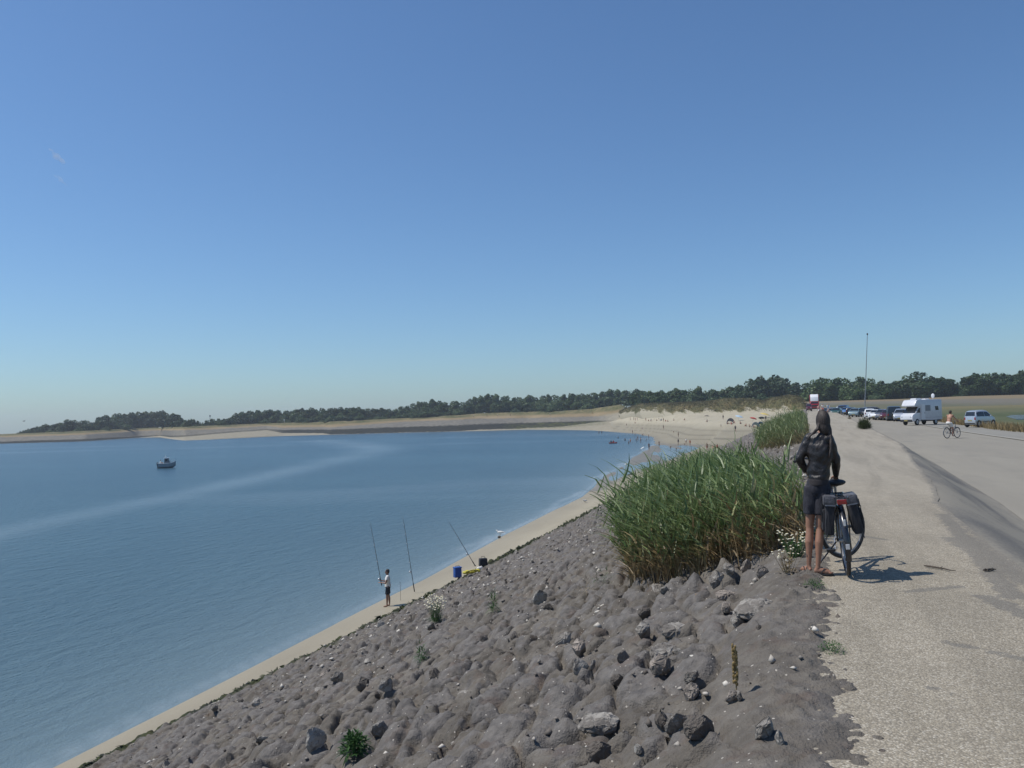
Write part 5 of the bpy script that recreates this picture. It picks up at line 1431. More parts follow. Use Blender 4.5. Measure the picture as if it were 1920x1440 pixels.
        for k in (-1, 1): f.tube([(-.30, k * .06, .74), (.25, k * .06, .74)], .009, 5); f.tube([(-.22, k * .06, .74), (0, k * .06, wheel_r)], .008, 5)
        f.build('luggage_rack', fm, root)
    return root
rc = at_z(1590, 1079, 0.008)
BAZ = math.atan2(.285, .96)
BIKE = bicycle('bicycle', (rc.x, rc.y, rc.z), BAZ, -R(4.2), 'black city bicycle on its kickstand, held by the person in the leather jacket', steer=R(-47))
def pannier(side, label):
    root = empty('pannier_bag', (0, 0, 0), 0, label, 'pannier')
    bpy.context.view_layer.update()
    mw = Matrix.Translation(BIKE.location) @ Euler(BIKE.rotation_euler).to_matrix().to_4x4()
    root.matrix_world = mw @ Matrix.Translation((-.06, side * .112, .62)) @ Matrix.Rotation(side * R(7), 4, 'X')
    m = MB(); m.box((0, 0, -.015), (.30, .088, .36), None, .92); m.box((0, side * .050, -.06), (.20, .03, .20)); b = m.build('bag_body', shorts_mat('black_pannier_cloth', (.026, .026, .030), 12), root, True, .022)
    m = MB(); m.box((0, 0, .168), (.315, .102, .035)); m.box((0, side * .055, .135), (.315, .012, .085)); m.box((-.158, 0, .14), (.012, .100, .075)); m.build('flap', pm('grey_reflective_flap', (.085, .085, .095), .5, 0, .5, 18, .6, 30), root, True, .008)
    m = MB(); m.box((-.158, 0, .10), (.006, .094, .018)); m.build('reflective_stripe', pm('grey_stripe', (.25, .25, .27), .4), root, False)
    for k in (-.08, .08):
        m = MB(); m.box((k, side * .070, .03), (.022, .006, .20)); m.build('strap', BLACK, root, False)
    # long corner hanging below
    m = MB(); m.tube([(-.14, side * .02, -.17), (-.155, side * .035, -.24)], [.008, .004], 5); m.build('buckle_tail', BLACK, root)
pannier(1, 'black pannier bag on the left of the bicycle rack, nearer the person')
pannier(-1, 'black pannier bag on the right of the bicycle rack, towards the road')

# ---- generic figure, 1.75 m, x right, y forward
def figure(root, pose, skin, voxel=.02, top=None, bottom=None, hair=HAIR, hands=False, shorts_len=.5, headfwd=(0, 1, 0), top_sleeve=.5):
    P = dict(lh=(-.09, 0, .90), rh=(.09, 0, .90), lk=(-.10, .02, .48), rk=(.10, .02, .48), la=(-.11, -.01, .08), ra=(.11, -.01, .08), pel=(0, 0, .94), che=(0, .01, 1.27),
             ls=(-.19, 0, 1.43), rs=(.19, 0, 1.43), le=(-.25, -.01, 1.14), re=(.25, -.01, 1.14), lw=(-.26, .05, .88), rw=(.26, .05, .88), nk=(0, 0, 1.50), hd=(0, .02, 1.63))
    P.update(pose); V = {k: Vector(v) for k, v in P.items()}
    b = MB()
    for s in 'lr':
        h, k, a = V[s + 'h'], V[s + 'k'], V[s + 'a']
        b.tube([h, h.lerp(k, .5), k], [.09, .072, .052], 10); b.ball(k, .052, 8, 6)
        b.tube([k, k.lerp(a, .3) - Vector((0, .015, 0)), a], [.052, .056, .033], 10)
        fwd = Vector((0, 1, 0)) if (k - a).z > .1 else Vector((0, .6, .8))
        b.tube([a + Vector((0, -.02, -.04)), a + fwd * .10 + Vector((0, 0, -.05)), a + fwd * .17 + Vector((0, 0, -.055))], [.034, .036, .024], 8)
        sh, e, w = V[s + 's'], V[s + 'e'], V[s + 'w']
        b.tube([sh, sh.lerp(e, .5), e], [.055, .046, .038], 8); b.ball(sh, .058, 8, 6); b.ball(e, .039, 8, 6); b.tube([e, e.lerp(w, .4), w], [.038, .037, .026], 8)
        d = (w - e).normalized()
        if hands: hand(b, w, d, Vector((0, 0, 1)) if abs(d.z) < .8 else Vector((0, -1, 0)), Vector((1 if s == 'l' else -1, 0, .3)), 1.0, .7)
        else: b.tube([w, w + d * .08, w + d * .15], [.026, .036, .018], 8)
    ax = (V['rs'] - V['ls']).normalized(); up = (V['nk'] - V['pel']).normalized(); fw = up.cross(ax).normalized(); rot = Matrix((ax, fw, up)).transposed()
    mid = V['pel'].lerp(V['che'], .5)
    b.ball(V['pel'], (.165, .115, .13), 14, 10, rot); b.ball(mid, (.14, .10, .17), 14, 10, rot); b.ball(V['che'], (.175, .115, .19), 14, 10, rot); b.ball((V['ls'] + V['rs']) / 2, (.19, .07, .06), 12, 8, rot)
    b.tube([V['nk'] - Vector((0, 0, .06)), V['hd'] - Vector((0, 0, .04))], [.06, .052], 10); head(b, V['hd'], headfwd, 1.05)
    baked(b, voxel, 'body', skin, root, 2)
    f = Vector(headfwd).normalized()
    if hair:
        h = MB(); h.ball(V['hd'] + Vector((0, 0, .045)) - f * .018, (.088, .100, .092), 12, 8); h.ball(V['hd'] + Vector((0, 0, -.01)) - f * .05, (.075, .06, .08), 10, 8); baked(h, voxel * .8, 'hair', hair, root, 2)
    if bottom:
        s_ = MB(); s_.ball(V['pel'] - up * .02, (.178, .130, .12), 14, 10, rot)
        for q in 'lr': s_.tube([V[q + 'h'] + Vector((0, 0, .03)), V[q + 'h'].lerp(V[q + 'k'], shorts_len)], [.105, .098], 12)
        baked(s_, voxel, 'shorts', bottom, root, 2)
    if top:
        s_ = MB(); s_.ball(V['che'], (.192, .130, .20), 14, 10, rot); s_.ball(mid, (.165, .122, .21), 14, 10, rot); s_.tube([V['pel'], mid], [.155, .14], 14); s_.ball((V['ls'] + V['rs']) / 2, (.20, .085, .065), 12, 8, rot)
        for q in 'lr': s_.tube([V[q + 's'], V[q + 's'].lerp(V[q + 'e'], top_sleeve)], [.072, .066], 12); s_.ball(V[q + 's'], .070, 10, 8)
        baked(s_, voxel, 'shirt', top, root, 2)
    return V
# ---- the fisherman and his gear
WHITE = pm('white_cotton', (.66, .64, .60), .9, 0, .06, 8, .5, 8)
def fisherman():
    p = at_z(728, 1132, -7.08); p.z = float(beach_z(p.x, p.y)); root = empty('person', p, R(98), 'angler in white t-shirt and dark shorts standing barefoot on the sand strip, holding a rod', 'person')
    V = figure(root, dict(lw=(-.10, .34, 1.16), rw=(.06, .30, 1.22), le=(-.24, .10, 1.14), re=(.24, .05, 1.14), la=(-.09, .06, .08), ra=(.12, -.06, .08), lk=(-.10, .06, .48), rk=(.12, -.03, .48)), SKIN2, .012, WHITE, NAVY, HAIR, True, .75, (0, 1, -.05))
    face_parts(V['hd'], (0, 1, -.05), 1.05, root)
    return p
FP = fisherman()
ROD = pm('dark_carbon', (.04, .035, .035), .35); REEL = pm('reel_metal', (.42, .42, .44), .35, .6)
def rod(base, tip, label, reel_at=.2, r0=.018, bend=(0, 0, 0)):
    base, tip = Vector(base), Vector(tip); root = empty('fishing_rod', base, 0, label, 'fishing rod'); d = tip - base; m = MB()
    pts = [Vector((0, 0, 0)) + d * (k / 8) + Vector(bend) * (k / 8) ** 2 * (1 if k else 0) for k in range(9)]
    m.tube(pts, [r0 * (1 - .06 * k) * (.35 if k == 8 else 1) for k in range(9)], 7); m.build('blank', ROD, root)
    q = pts[0] + d * reel_at; g = MB(); side = Vector((-.07, -.02, -.02)); g.ball(q + side, (.055, .05, .05), 10, 8); g.tube([q, q + side], .012, 6); g.tube([q + side, q + side + Vector((-.03, -.07, 0))], .008, 5); g.build('reel', REEL, root)
    h = MB(); h.tube([pts[0] - d * .01, pts[0] + d * .10], r0 * 1.5, 8); h.build('handle', BLACK, root)
    gd = MB()
    for k in (3, 4, 5, 6, 7): gd.ring(pts[k] + Vector((-.02, 0, 0)), .018, .003, 'z', 10, 4)
    gd.build('line_guides', REEL, root); return root
def rod_px(bx, by, z, tx, ty, dy, label, ra, bend=(0, 0, 0)):
    b = at_z(bx, by, z) if z is not None else hit(bx, by); t = at_y(tx, ty, b.y + dy); return rod(b, t, label, ra, bend=bend)
b0 = Vector((FP.x - .20, FP.y + .0, FP.z + 1.02)); t0 = at_y(694, 978, FP.y - .1)
rod(b0 + Vector((-.10, 0, 0)), t0, 'long thin fishing rod held upright by the angler', .10, .016)
b1 = at_z(777, 1108, -7.1); t1 = at_y(755, 966, b1.y - .2)
rod(b1, t1, 'thin fishing rod planted upright in the sand beside the angler', .26, .017)
b2 = at_z(891, 1061, -7.1); t2 = at_y(840, 976, b2.y + .6)
rod(b2, t2, 'slanting fishing rod planted in the sand above the yellow bag', .26, .020)
def tackle():
    p = gpt(858, 1086); root = empty('tackle_box', p + Vector((0, 0, .0)), .5, 'upright blue tackle box at the foot of the stone slope', 'tackle box')
    m = MB(); m.box((0, 0, .24), (.36, .26, .46), None, .95); m.build('box', pm('blue_plastic', (.02, .075, .30), .4), root, True, .02)
    m = MB(); m.box((0, 0, .485), (.38, .28, .05)); m.build('lid', pm('blue_lid', (.03, .10, .36), .4), root, True, .01); m = MB(); m.tube([(-.12, 0, .51), (-.10, 0, .56), (.10, 0, .56), (.12, 0, .51)], .010, 6); m.build('handle', BLACK, root)
    p = gpt(884, 1078); p.z += .05; root = empty('yellow_bag', p, .6, 'flat yellow bag lying between the blue box and the black bag', 'bag')
    m = MB()
    for k in range(6): m.ball((-.35 + .14 * k, .03 * math.sin(k * 2), .08), (.13, .14, .075 + .02 * (k % 2)), 10, 7)
    baked(m, .02, 'bag_body', pm('yellow_nylon', (.50, .44, .04), .6, 0, .3, 9, .5, 9), root, 2); m = MB(); m.tube([(-.36, -.12, .12), (0, -.15, .17), (.3, -.12, .12)], .02, 6); m.build('strap', BLACK, root)
    p = gpt(906, 1062); root = empty('black_bag', p, .3, 'square black cool bag on the sand at the slope foot', 'bag')
    m = MB(); m.box((0, 0, .21), (.46, .34, .42), None, .92); m.build('bag_body', pm('black_nylon', (.02, .02, .024), .7, 0, .3, 9), root, True, .04); m = MB(); m.tube([(-.12, 0, .42), (-.08, 0, .52), (.08, 0, .52), (.12, 0, .42)], .012, 6); m.build('handle', BLACK, root)
    p = gpt(899, 1070); root = empty('plastic_bag', p, .3, 'small white plastic bag beside the black cool bag', 'bag'); m = MB(); m.ball((0, 0, .08), (.16, .09, .09), 10, 8); m.ball((.1, 0, .1), (.08, .07, .1), 8, 6); baked(m, .02, 'bag_body', WHITE, root, 2)
    p = at_z(751, 1122, -7.1); root = empty('stick', p, 0, 'thin rod rest pushed into the sand right of the angler', 'rod rest'); m = MB(); m.tube([(0, 0, -.1), (0, 0, .75)], .008, 5); m.tube([(0, 0, .75), (-.05, 0, .82)], .006, 4); m.tube([(0, 0, .75), (.05, 0, .82)], .006, 4); m.build('stake', ROD, root)
tackle()
# ------------------------------------------------------------------ vehicles
GLASS = pm('tinted_glass', (.018, .022, .026), .08, 0, .1, 2, 0, 30, .8); TYRE = pm('tyre_rubber', (.022, .022, .023), .85); HUB = pm('wheel_trim', (.42, .43, .45), .35, .7, .1, 9)
LAMP = pm('headlamp_glass', (.55, .56, .58), .12, .3); RLAMP = pm('tail_lamp_red', (.30, .012, .012), .2); PLATE = pm('yellow_plate', (.33, .28, .10), .5); DARKTRIM = pm('dark_trim', (.03, .03, .032), .6)
def paint(name, c, metal=.0): return pm(name, c, .28, metal, .05, 3, 0, 30, .5, .6)
def car_wheel(root, x, y, r=.30, w=.19):
    wh = bpy.data.objects.new('wheel', None); COL.objects.link(wh); wh.parent = root; wh.location = (x, y, r); s = 1 if y > 0 else -1
    t = MB(); t.tube([(0, -w / 2, 0), (0, -w / 2 + .02, 0), (0, w / 2 - .02, 0), (0, w / 2, 0)], [r * .94, r, r, r * .94], 22); t.build('tyre', TYRE, wh)
    t = MB(); t.tube([(0, s * w * .40, 0), (0, s * (w / 2 + .008), 0)], [r * .66, r * .60], 18)
    for k in range(5):
        a = 2 * math.pi * k / 5; t.tube([(0, s * (w / 2 + .010), 0), (r * .55 * math.cos(a), s * (w / 2 + .006), r * .55 * math.sin(a))], .018, 4)
    t.build('rim', HUB, wh)
CARS = {   # length, half width, height, profile of the top line (x fraction of half length, z), belt z, roof inset, wheelbase half
    'hatch': dict(L=3.8, w=.82, H=1.50, top=[(-1, .55), (-.985, .95), (-.80, 1.40), (-.55, 1.49), (-.05, 1.50), (.22, 1.44), (.56, 1.00), (.88, .84), (1, .56)], belt=.93, wb=1.22, wx=(-.90, .56)),
    'estate': dict(L=4.4, w=.86, H=1.48, top=[(-1, .55), (-.985, .95), (-.88, 1.36), (-.66, 1.46), (-.05, 1.48), (.16, 1.42), (.44, .98), (.86, .82), (1, .56)], belt=.93, wb=1.30, wx=(-.92, .44)),
    'saloon': dict(L=4.4, w=.86, H=1.44, top=[(-1, .58), (-.985, .96), (-.66, 1.00), (-.36, 1.40), (-.02, 1.44), (.16, 1.38), (.46, .96), (.86, .82), (1, .56)], belt=.95, wb=1.30, wx=(-.64, .46)),
    'van': dict(L=4.7, w=.94, H=1.92, top=[(-1, .55), (-.99, 1.10), (-.95, 1.84), (-.75, 1.91), (.0, 1.92), (.34, 1.82), (.62, 1.20), (.90, 1.02), (1, .60)], belt=1.08, wb=1.48, wx=(-.96, .62)),
    'mini': dict(L=3.3, w=.78, H=1.58, top=[(-1, .55), (-.985, 1.00), (-.86, 1.50), (-.6, 1.58), (.0, 1.60), (.26, 1.52), (.62, 1.04), (.90, .88), (1, .60)], belt=.98, wb=1.16, wx=(-.93, .62)),
}
def car(kind, body_mat, name='parked_car'):
    C = CARS[kind]; Lh = C['L'] / 2; w = C['w']; belt = C['belt']; root = empty(name)
    tx, tz = zip(*C['top']); xs = sorted(set(list(np.linspace(-1, 1, 41)) + list(tx)))
    def topz(f): return float(np.interp(f, tx, tz))
    def sec(f):
        z = topz(f); e = max(0, abs(f) - .82) / .18; ww = w * (1 - .16 * e * e); zl = .20 + .06 * e
        rows = [(ww * .93, zl), (ww * .985, zl + .13), (ww, .55), (ww * .975, min(belt, z - .03))]
        if z > belt + .08:
            k = min(1, (z - belt) / .5); rows += [(ww * (.975 - .05 * k), belt + (z - belt) * .35), (ww * (.975 - .17 * k), z - .07 * k - .01), (ww * (.975 - .27 * k), z - .01), (ww * .3, z + .012), (0, z + .016)]
        else: rows += [(ww * .96, z - .025), (ww * .92, z - .010), (ww * .85, z), (ww * .4, z + .02), (0, z + .024)]
        return rows
    vs = []; fs = []; m = 9
    for f in xs:
        r = sec(f); vs += [(f * Lh, y, z) for y, z in r] + [(f * Lh, -y, z) for y, z in r[:-1][::-1]]
    n = 17
    for i in range(len(xs) - 1):
        for k in range(n - 1): fs.append((i * n + k, i * n + k + 1, (i + 1) * n + k + 1, (i + 1) * n + k))
        fs.append((i * n + n - 1, i * n, (i + 1) * n, (i + 1) * n + n - 1))
    fs.append(tuple(range(n))); fs.append(tuple((len(xs) - 1) * n + k for k in range(n - 1, -1, -1)))
    b = MB(); b.add(vs, fs); b.build('body', body_mat, root)
    # side windows: patches laid on the cabin side
    a, c = C['wx']
    def yat(f, z):
        r = sec(f); return float(np.interp(z, [q[1] for q in r[:7]], [q[0] for q in r[:7]])) + .012
    cuts = np.linspace(a + .05, c - .02, 3 if kind in ('hatch', 'mini') else 4)
    for sgn in (1, -1):
        for q in range(len(cuts) - 1):
            f0, f1 = cuts[q] + .018, cuts[q + 1] - .018; g = MB(); vs = []; fs = []
            N_ = 6
            for i in range(N_ + 1):
                f = f0 + (f1 - f0) * i / N_; zt = min(topz(f) - .13, C['H'] - .13); zb = belt + .02; zt = max(zt, zb + .02)
                for z in (zb, (zb + zt) / 2, zt): vs.append((f * Lh, sgn * yat(f, z), z))
            fs = [(i * 3 + k, i * 3 + k + 1, i * 3 + k + 4, i * 3 + k + 3) for i in range(N_) for k in range(2)]
            g.add(vs, fs); g.build('side_window', GLASS, root, True, 0, False)
    # windscreen and rear window
    def screen(nm, lo, hi):
        g = MB(); vs = []; M_ = 5
        for i in range(M_ + 1):
            f = lo + (hi - lo) * i / M_; r = sec(f); z = topz(f); wy = float(r[6][0]) - .04
            for k in (-1, -.5, 0, .5, 1): vs.append((f * Lh + (.012 if hi > 0 else -.012), k * wy, z + .020 - .004 * abs(k)))
        g.add(vs, [(i * 5 + k, i * 5 + k + 1, i * 5 + k + 6, i * 5 + k + 5) for i in range(M_) for k in range(4)]); g.build(nm, GLASS, root, True, 0, False)
    tops = dict(C['top']); ks = [p[0] for p in C['top']]
    wi = max(range(1, len(ks)), key=lambda i: -(tz[i] - tz[i - 1]) if ks[i] > 0 and ks[i] < .75 else -9)
    screen('windscreen', ks[wi - 1] + .02, ks[wi] - .03)
    if kind == 'saloon': screen('rear_window', -.64, -.38)
    else:
        i0 = 1; f0, f1 = ks[1], ks[2]; g = MB(); z0, z1 = tz[1] + .06, tz[2] - .05; x0 = np.interp(z0, tz[1:3], ks[1:3]) * Lh - .02; x1 = np.interp(z1, tz[1:3], ks[1:3]) * Lh - .02
        g.add([(x0, w * .78, z0), (x0, -w * .78, z0), (x1, -w * .68, z1), (x1, w * .68, z1)], [(0, 1, 2, 3)]); g.build('rear_window', GLASS, root, False, 0, False)
    for sx in (-1, 1):
        for sy in (-1, 1): 
            car_wheel(root, sx * C['wb'], sy * (w - .085), .30 if kind != 'van' else .33)
            g = MB(); g.tube([(sx * C['wb'], sy * (w - .03), .31), (sx * C['wb'], sy * (w + .003), .31)], .36 if kind != 'van' else .39, 22); g.build('wheel_arch', DARKTRIM, root)
    for sy in (-1, 1):
        g = MB(); g.ball((Lh - .10, sy * w * .70, .68), (.09, .15, .085), 10, 7); g.build('headlight', LAMP, root)
        g = MB(); g.box((-Lh + .025, sy * w * .80, .80), (.06, .13, .24)); g.build('tail_light', RLAMP, root, False, .01)
        g = MB(); g.ball((.40 * Lh, sy * (w + .07), belt + .06), (.05, .09, .06), 8, 6); g.build('door_mirror', body_mat, root)
    g = MB(); g.box((Lh - .06, 0, .33), (.14, w * 1.6, .14)); g.build('front_bumper', DARKTRIM, root, True, .03); g = MB(); g.box((-Lh + .06, 0, .34), (.14, w * 1.6, .14)); g.build('rear_bumper', DARKTRIM, root, True, .03)
    g = MB(); g.box((Lh + .018, 0, .42), (.01, .50, .11)); g.build('number_plate', PLATE, root, False); g = MB(); g.box((-Lh - .02, 0, .62), (.01, .50, .11)); g.build('number_plate', PLATE, root, False)
    for sy in (-1, 1):
        g = MB(); g.box((0, sy * (w + .006), .50), (Lh * .95, .016, .06)); g.build('side_moulding', DARKTRIM, root, False)
    return root
P_SIL = paint('silver_paint', (.50, .53, .56), .5); P_WHITE = paint('white_paint', (.74, .75, .75)); P_MAR = paint('maroon_paint', (.085, .010, .018)); P_BLACK = paint('black_paint', (.014, .014, .017)); P_NAVY = paint('navy_paint', (.018, .026, .085))
P_TEAL = paint('grey_teal_paint', (.20, .27, .28), .3); P_BLUE = paint('blue_paint', (.05, .14, .32), .2); P_GREEN = paint('dark_green_paint', (.015, .06, .045)); P_GREY = paint('grey_paint', (.16, .165, .18), .4); P_RED = paint('red_paint', (.36, .018, .022))
def on_road(px, py):
    p = hit(px, py); s, t = xy2st(p.x, p.y); p.z = float(road_z(np.float64(t))) + .002; return p
def put(o, px, py, heading, label, group='cars parked along the strip'):
    p = on_road(px, py); o.location = p; o.rotation_euler = (0, 0, math.pi / 2 - R(heading)); tag(o, label, 'car', group); return p
_c = car('mini', P_SIL); _c.scale = (.80, .84, .97)
put(_c, 1838, 800, 68, 'small silver hatchback parked apart from the row, right of the shirtless cyclist', 'cars parked along the strip').z
ROW = [(1690, 789.5, 'mini', P_SIL, 212, 'silver hatchback parked next to the motorhome'),
       (1676, 788.5, 'van', P_BLACK, 22, 'black people carrier next to the silver hatchback beside the motorhome'),
       (1667, 787.5, 'estate', P_MAR, 214, 'dark maroon estate car left of the black people carrier'),
       (1656, 787, 'hatch', P_GREY, 214, 'grey hatchback between the maroon car and the white saloon'),
       (1645, 786.5, 'saloon', P_WHITE, 216, 'white saloon nose out beside the grey hatchback'),
       (1631, 784.5, 'hatch', P_WHITE, 22, 'rounded white hatchback right of the green shrub'),
       (1640, 777, 'estate', P_GREY, 100, 'grey estate car behind the white cars, only its roof showing'),
       (1617, 781, 'hatch', P_BLACK, 212, 'black hatchback partly behind the green shrub'),
       (1604, 781.5, 'hatch', P_TEAL, 213, 'grey green hatchback left of the black hatchback'),
       (1597, 778.5, 'estate', P_BLACK, 28, 'black estate car left of the grey green hatchback'),
       (1588, 777.3, 'hatch', P_BLUE, 214, 'light blue hatchback near the far end of the row'),
       (1581, 776.8, 'van', P_NAVY, 214, 'dark navy van standing forward in the far row'),
       (1575, 774.2, 'hatch', P_WHITE, 26, 'white hatchback far back, just left of the navy van'),
       (1568.5, 773.2, 'hatch', P_GREEN, 210, 'dark green car left of the far white hatchback'),
       (1561.5, 772.4, 'estate', P_GREY, 30, 'grey estate car in the farthest stretch of the row'),
       (1555, 771.8, 'hatch', P_BLACK, 212, 'black car in the farthest stretch of the row'),
       (1549, 771.2, 'saloon', P_SIL, 210, 'silver saloon at the farthest end of the row')]
for px, py, k, m, hd, lab in ROW: put(car(k, m), px, py, hd, lab)

def motorhome():
    root = empty('motorhome', on_road(1728, 796.5), R(90) - R(246), 'white motorhome with overcab bed parked at the end of the car row', 'motorhome')
    W = paint('motorhome_white', (.60, .61, .63)); w = .98
    m = MB()        # living box with overcab nose, x forward
    prof = [(-2.75, .55), (-2.75, 2.60), (-2.62, 2.72), (1.15, 2.72), (1.9, 2.68), (2.15, 2.48), (2.42, 2.10), (2.36, 1.98), (1.25, 1.92), (1.2, .55), (-.9, .50)]
    m.prism(prof, -w, w); m.build('body', W, root, True, .05)
    m = MB(); cab = [(1.22, .45), (1.22, 1.93), (1.55, 1.93), (2.22, 1.28), (2.72, 1.10), (2.82, .85), (2.82, .42)]; m.prism(cab, -w * .93, w * .93); m.build('cab', W, root, True, .06)
    m = MB(); m.add([(1.60, -w * .82, 1.90), (1.60, w * .82, 1.90), (2.22, w * .86, 1.30), (2.22, -w * .86, 1.30)], [(0, 1, 2, 3)]); 
    for v in range(4): m.v[v] = (m.v[v][0] + .03, m.v[v][1], m.v[v][2] + .025)
    m.build('windscreen', GLASS, root, False, 0, False)
    for s in (-1, 1):
        m = MB(); m.add([(1.32, s * (w * .93 + .012), 1.32), (2.02, s * (w * .93 + .012), 1.32), (1.62, s * (w * .93 + .012), 1.78), (1.32, s * (w * .93 + .012), 1.84)], [(0, 1, 2, 3)]); m.build('cab_window', GLASS, root, False, 0, False)
        m = MB(); m.box((1.98, s * (w + .10), 1.45), (.10, .14, .26)); m.build('wing_mirror', DARKTRIM, root, False, .02)
        m = MB(); m.ball((2.78, s * .66, .86), (.06, .15, .10), 10, 7); m.build('headlight', LAMP, root)
        for x in (-1.55, 1.95): car_wheel(root, x, s * (w - .14), .34, .22)
        m = MB(); m.box((-1.8, s * (w + .006), .80), (1.7, .012, .05)); m.box((.1, s * (w + .006), .80), (1.9, .012, .05)); m.build('stripe', pm('grey_stripe2', (.42, .43, .46), .5), root, False)
    s = 1
    y = w + .012
    m = MB(); m.box((-.05, y, 1.80), (.95, .02, .62)); m.build('window', pm('grey_blind_window', (.22, .23, .25), .3), root, False, .008)
    m = MB(); m.add([(-2.1, y, 1.55), (-1.5, y, 1.55), (-1.38, y, 1.98), (-1.98, y, 1.98)], [(0, 1, 2, 3)]); m.build('small_window', GLASS, root, False, 0, False)
    m = MB(); m.box((.82, y - .004, 1.42), (.60, .016, 1.66)); d = m.build('door', paint('motorhome_door', (.68, .69, .70)), root, False, .006); m = MB(); m.box((.60, y + .012, 1.28), (.06, .03, .12)); m.build('handle', DARKTRIM, d, False)
    m = MB(); m.box((.9, 0, 2.79), (1.1, .9, .16), None, .85); m.build('roof_box', W, root, True, .05)
    m = MB(); m.box((-.8, 0, 2.76), (.8, .8, .10), None, .8); m.build('roof_hatch', W, root, True, .03); m = MB(); m.tube([(-1.2, .4, 2.72), (-.9, .45, 2.86), (.1, .45, 2.86), (.4, .4, 2.74)], .025, 6); m.build('roof_rail', HUB, root)
    m = MB(); m.tube([(-2.4, 0, 2.72), (-2.4, 0, 2.92)], .03, 8); m.ball((-2.4, 0, 3.1), (.10, .26, .26), 12, 8); m.build('satellite_dish', W, root)
    m = MB(); m.box((2.84, 0, .48), (.12, w * 1.75, .26)); m.build('front_bumper', DARKTRIM, root, True, .03); m = MB(); m.box((-.6, 0, .47), (4.0, w * 1.7, .16)); m.build('underframe', DARKTRIM, root, False)
    m = MB(); m.box((2.915, 0, .50), (.01, .5, .11)); m.build('number_plate', PLATE, root, False)
motorhome()
for o_ in COL.objects:
    if o_.name == 'motorhome': o_.scale = (.80, .86, 1.0)
def lorry():
    p = at_y(1527.5, 767.0, 200); p.z = float(rise(np.float64(xy2st(p.x, p.y)[1]))) + .01
    root = empty('lorry', p, R(90) - R(199), 'red lorry with a tall white wind deflector at the far end of the path', 'lorry'); w = .98
    m = MB(); m.prism([(-.9, .6), (-.9, 2.2), (.7, 2.2), (1.0, 1.75), (1.12, 1.0), (1.12, .5)], -w, w); m.build('cab', P_RED, root, True, .06)
    m = MB(); m.add([(1.03, -.85, 1.72), (1.03, .85, 1.72), (.78, .8, 2.12), (.78, -.8, 2.12)], [(0, 1, 2, 3)]); m.build('windscreen', GLASS, root, False, 0, False)
    m = MB(); m.prism([(-.9, 2.26), (-.9, 3.95), (-.3, 3.95), (.45, 3.3), (.72, 2.26)], -w * .92, w * .92); m.build('wind_deflector', P_WHITE, root, True, .12)
    m = MB(); m.box((-3.2, 0, 2.1), (4.4, 2.1, 3.5)); m.build('cargo_box', P_RED, root, True, .05); m = MB(); m.box((-2.2, 0, .62), (6.0, .9, .25)); m.build('chassis', DARKTRIM, root, False)
    for x in (.4, -3.2, -4.4):
        for s in (-1, 1): car_wheel(root, x, s * (w - .15), .46, .28)
    for s in (-1, 1): m = MB(); m.ball((1.10, s * .72, .75), (.05, .14, .10), 8, 6); m.build('headlight', LAMP, root)
    m = MB(); m.box((1.14, 0, .55), (.10, 1.9, .22)); m.build('front_bumper', DARKTRIM, root, False, .02); m = MB(); m.box((1.13, 0, 1.2), (.04, 1.3, .35)); m.build('grille', DARKTRIM, root, False)
    p = at_y(1517, 767.8, 188); p.z = float(rise(np.float64(xy2st(p.x, p.y)[1]))) + .01; c = car('mini', P_MAR); c.scale = (.9, .8, 1.05); c.location = p; c.rotation_euler = (0, 0, R(90) - R(199)); tag(c, 'dark maroon small car standing left of the red lorry on the path', 'car')
lorry()
def lamp_post():
    p = hit(1621, 775.5); d = p.y; t = at_y(1626.3, 627.5, d); root = empty('lamp_post', p, 0, 'tall thin lamp post rising above the row of parked cars', 'lamp post'); v = t - p
    m = MB(); m.tube([(0, 0, -.2), v * .35, v * .7, v], [.11, .085, .07, .055], 10); m.build('pole', pm('galvanised_steel', (.26, .27, .28), .5, .5), root)
    m = MB(); m.ball(v + Vector((0, 0, .12)), (.17, .17, .22), 10, 8); m.build('lamp_head', pm('lamp_dark', (.05, .05, .055), .5), root); m = MB(); m.tube([(0, 0, 0), (0, 0, .5)], .14, 10); m.build('base_sleeve', DARKTRIM, root)
lamp_post()
def caravan():
    p = at_y(1212, 768.5, 445); root = empty('white_van', p, R(20), 'lone white van standing on the grassy bank left of the dune', 'van'); m = MB(); m.prism([(-2.2, .3), (-2.2, 2.2), (1.0, 2.3), (1.9, 1.3), (2.4, 1.1), (2.4, .3)], -.95, .95); m.build('body', P_WHITE, root, True, .08)
    m = MB(); m.box((1.2, -.97, 1.6), (.8, .02, .5)); m.build('side_window', GLASS, root, False)
    for x in (-1.4, 1.5):
        for s in (-1, 1): car_wheel(root, x, s * .85, .34)
caravan()

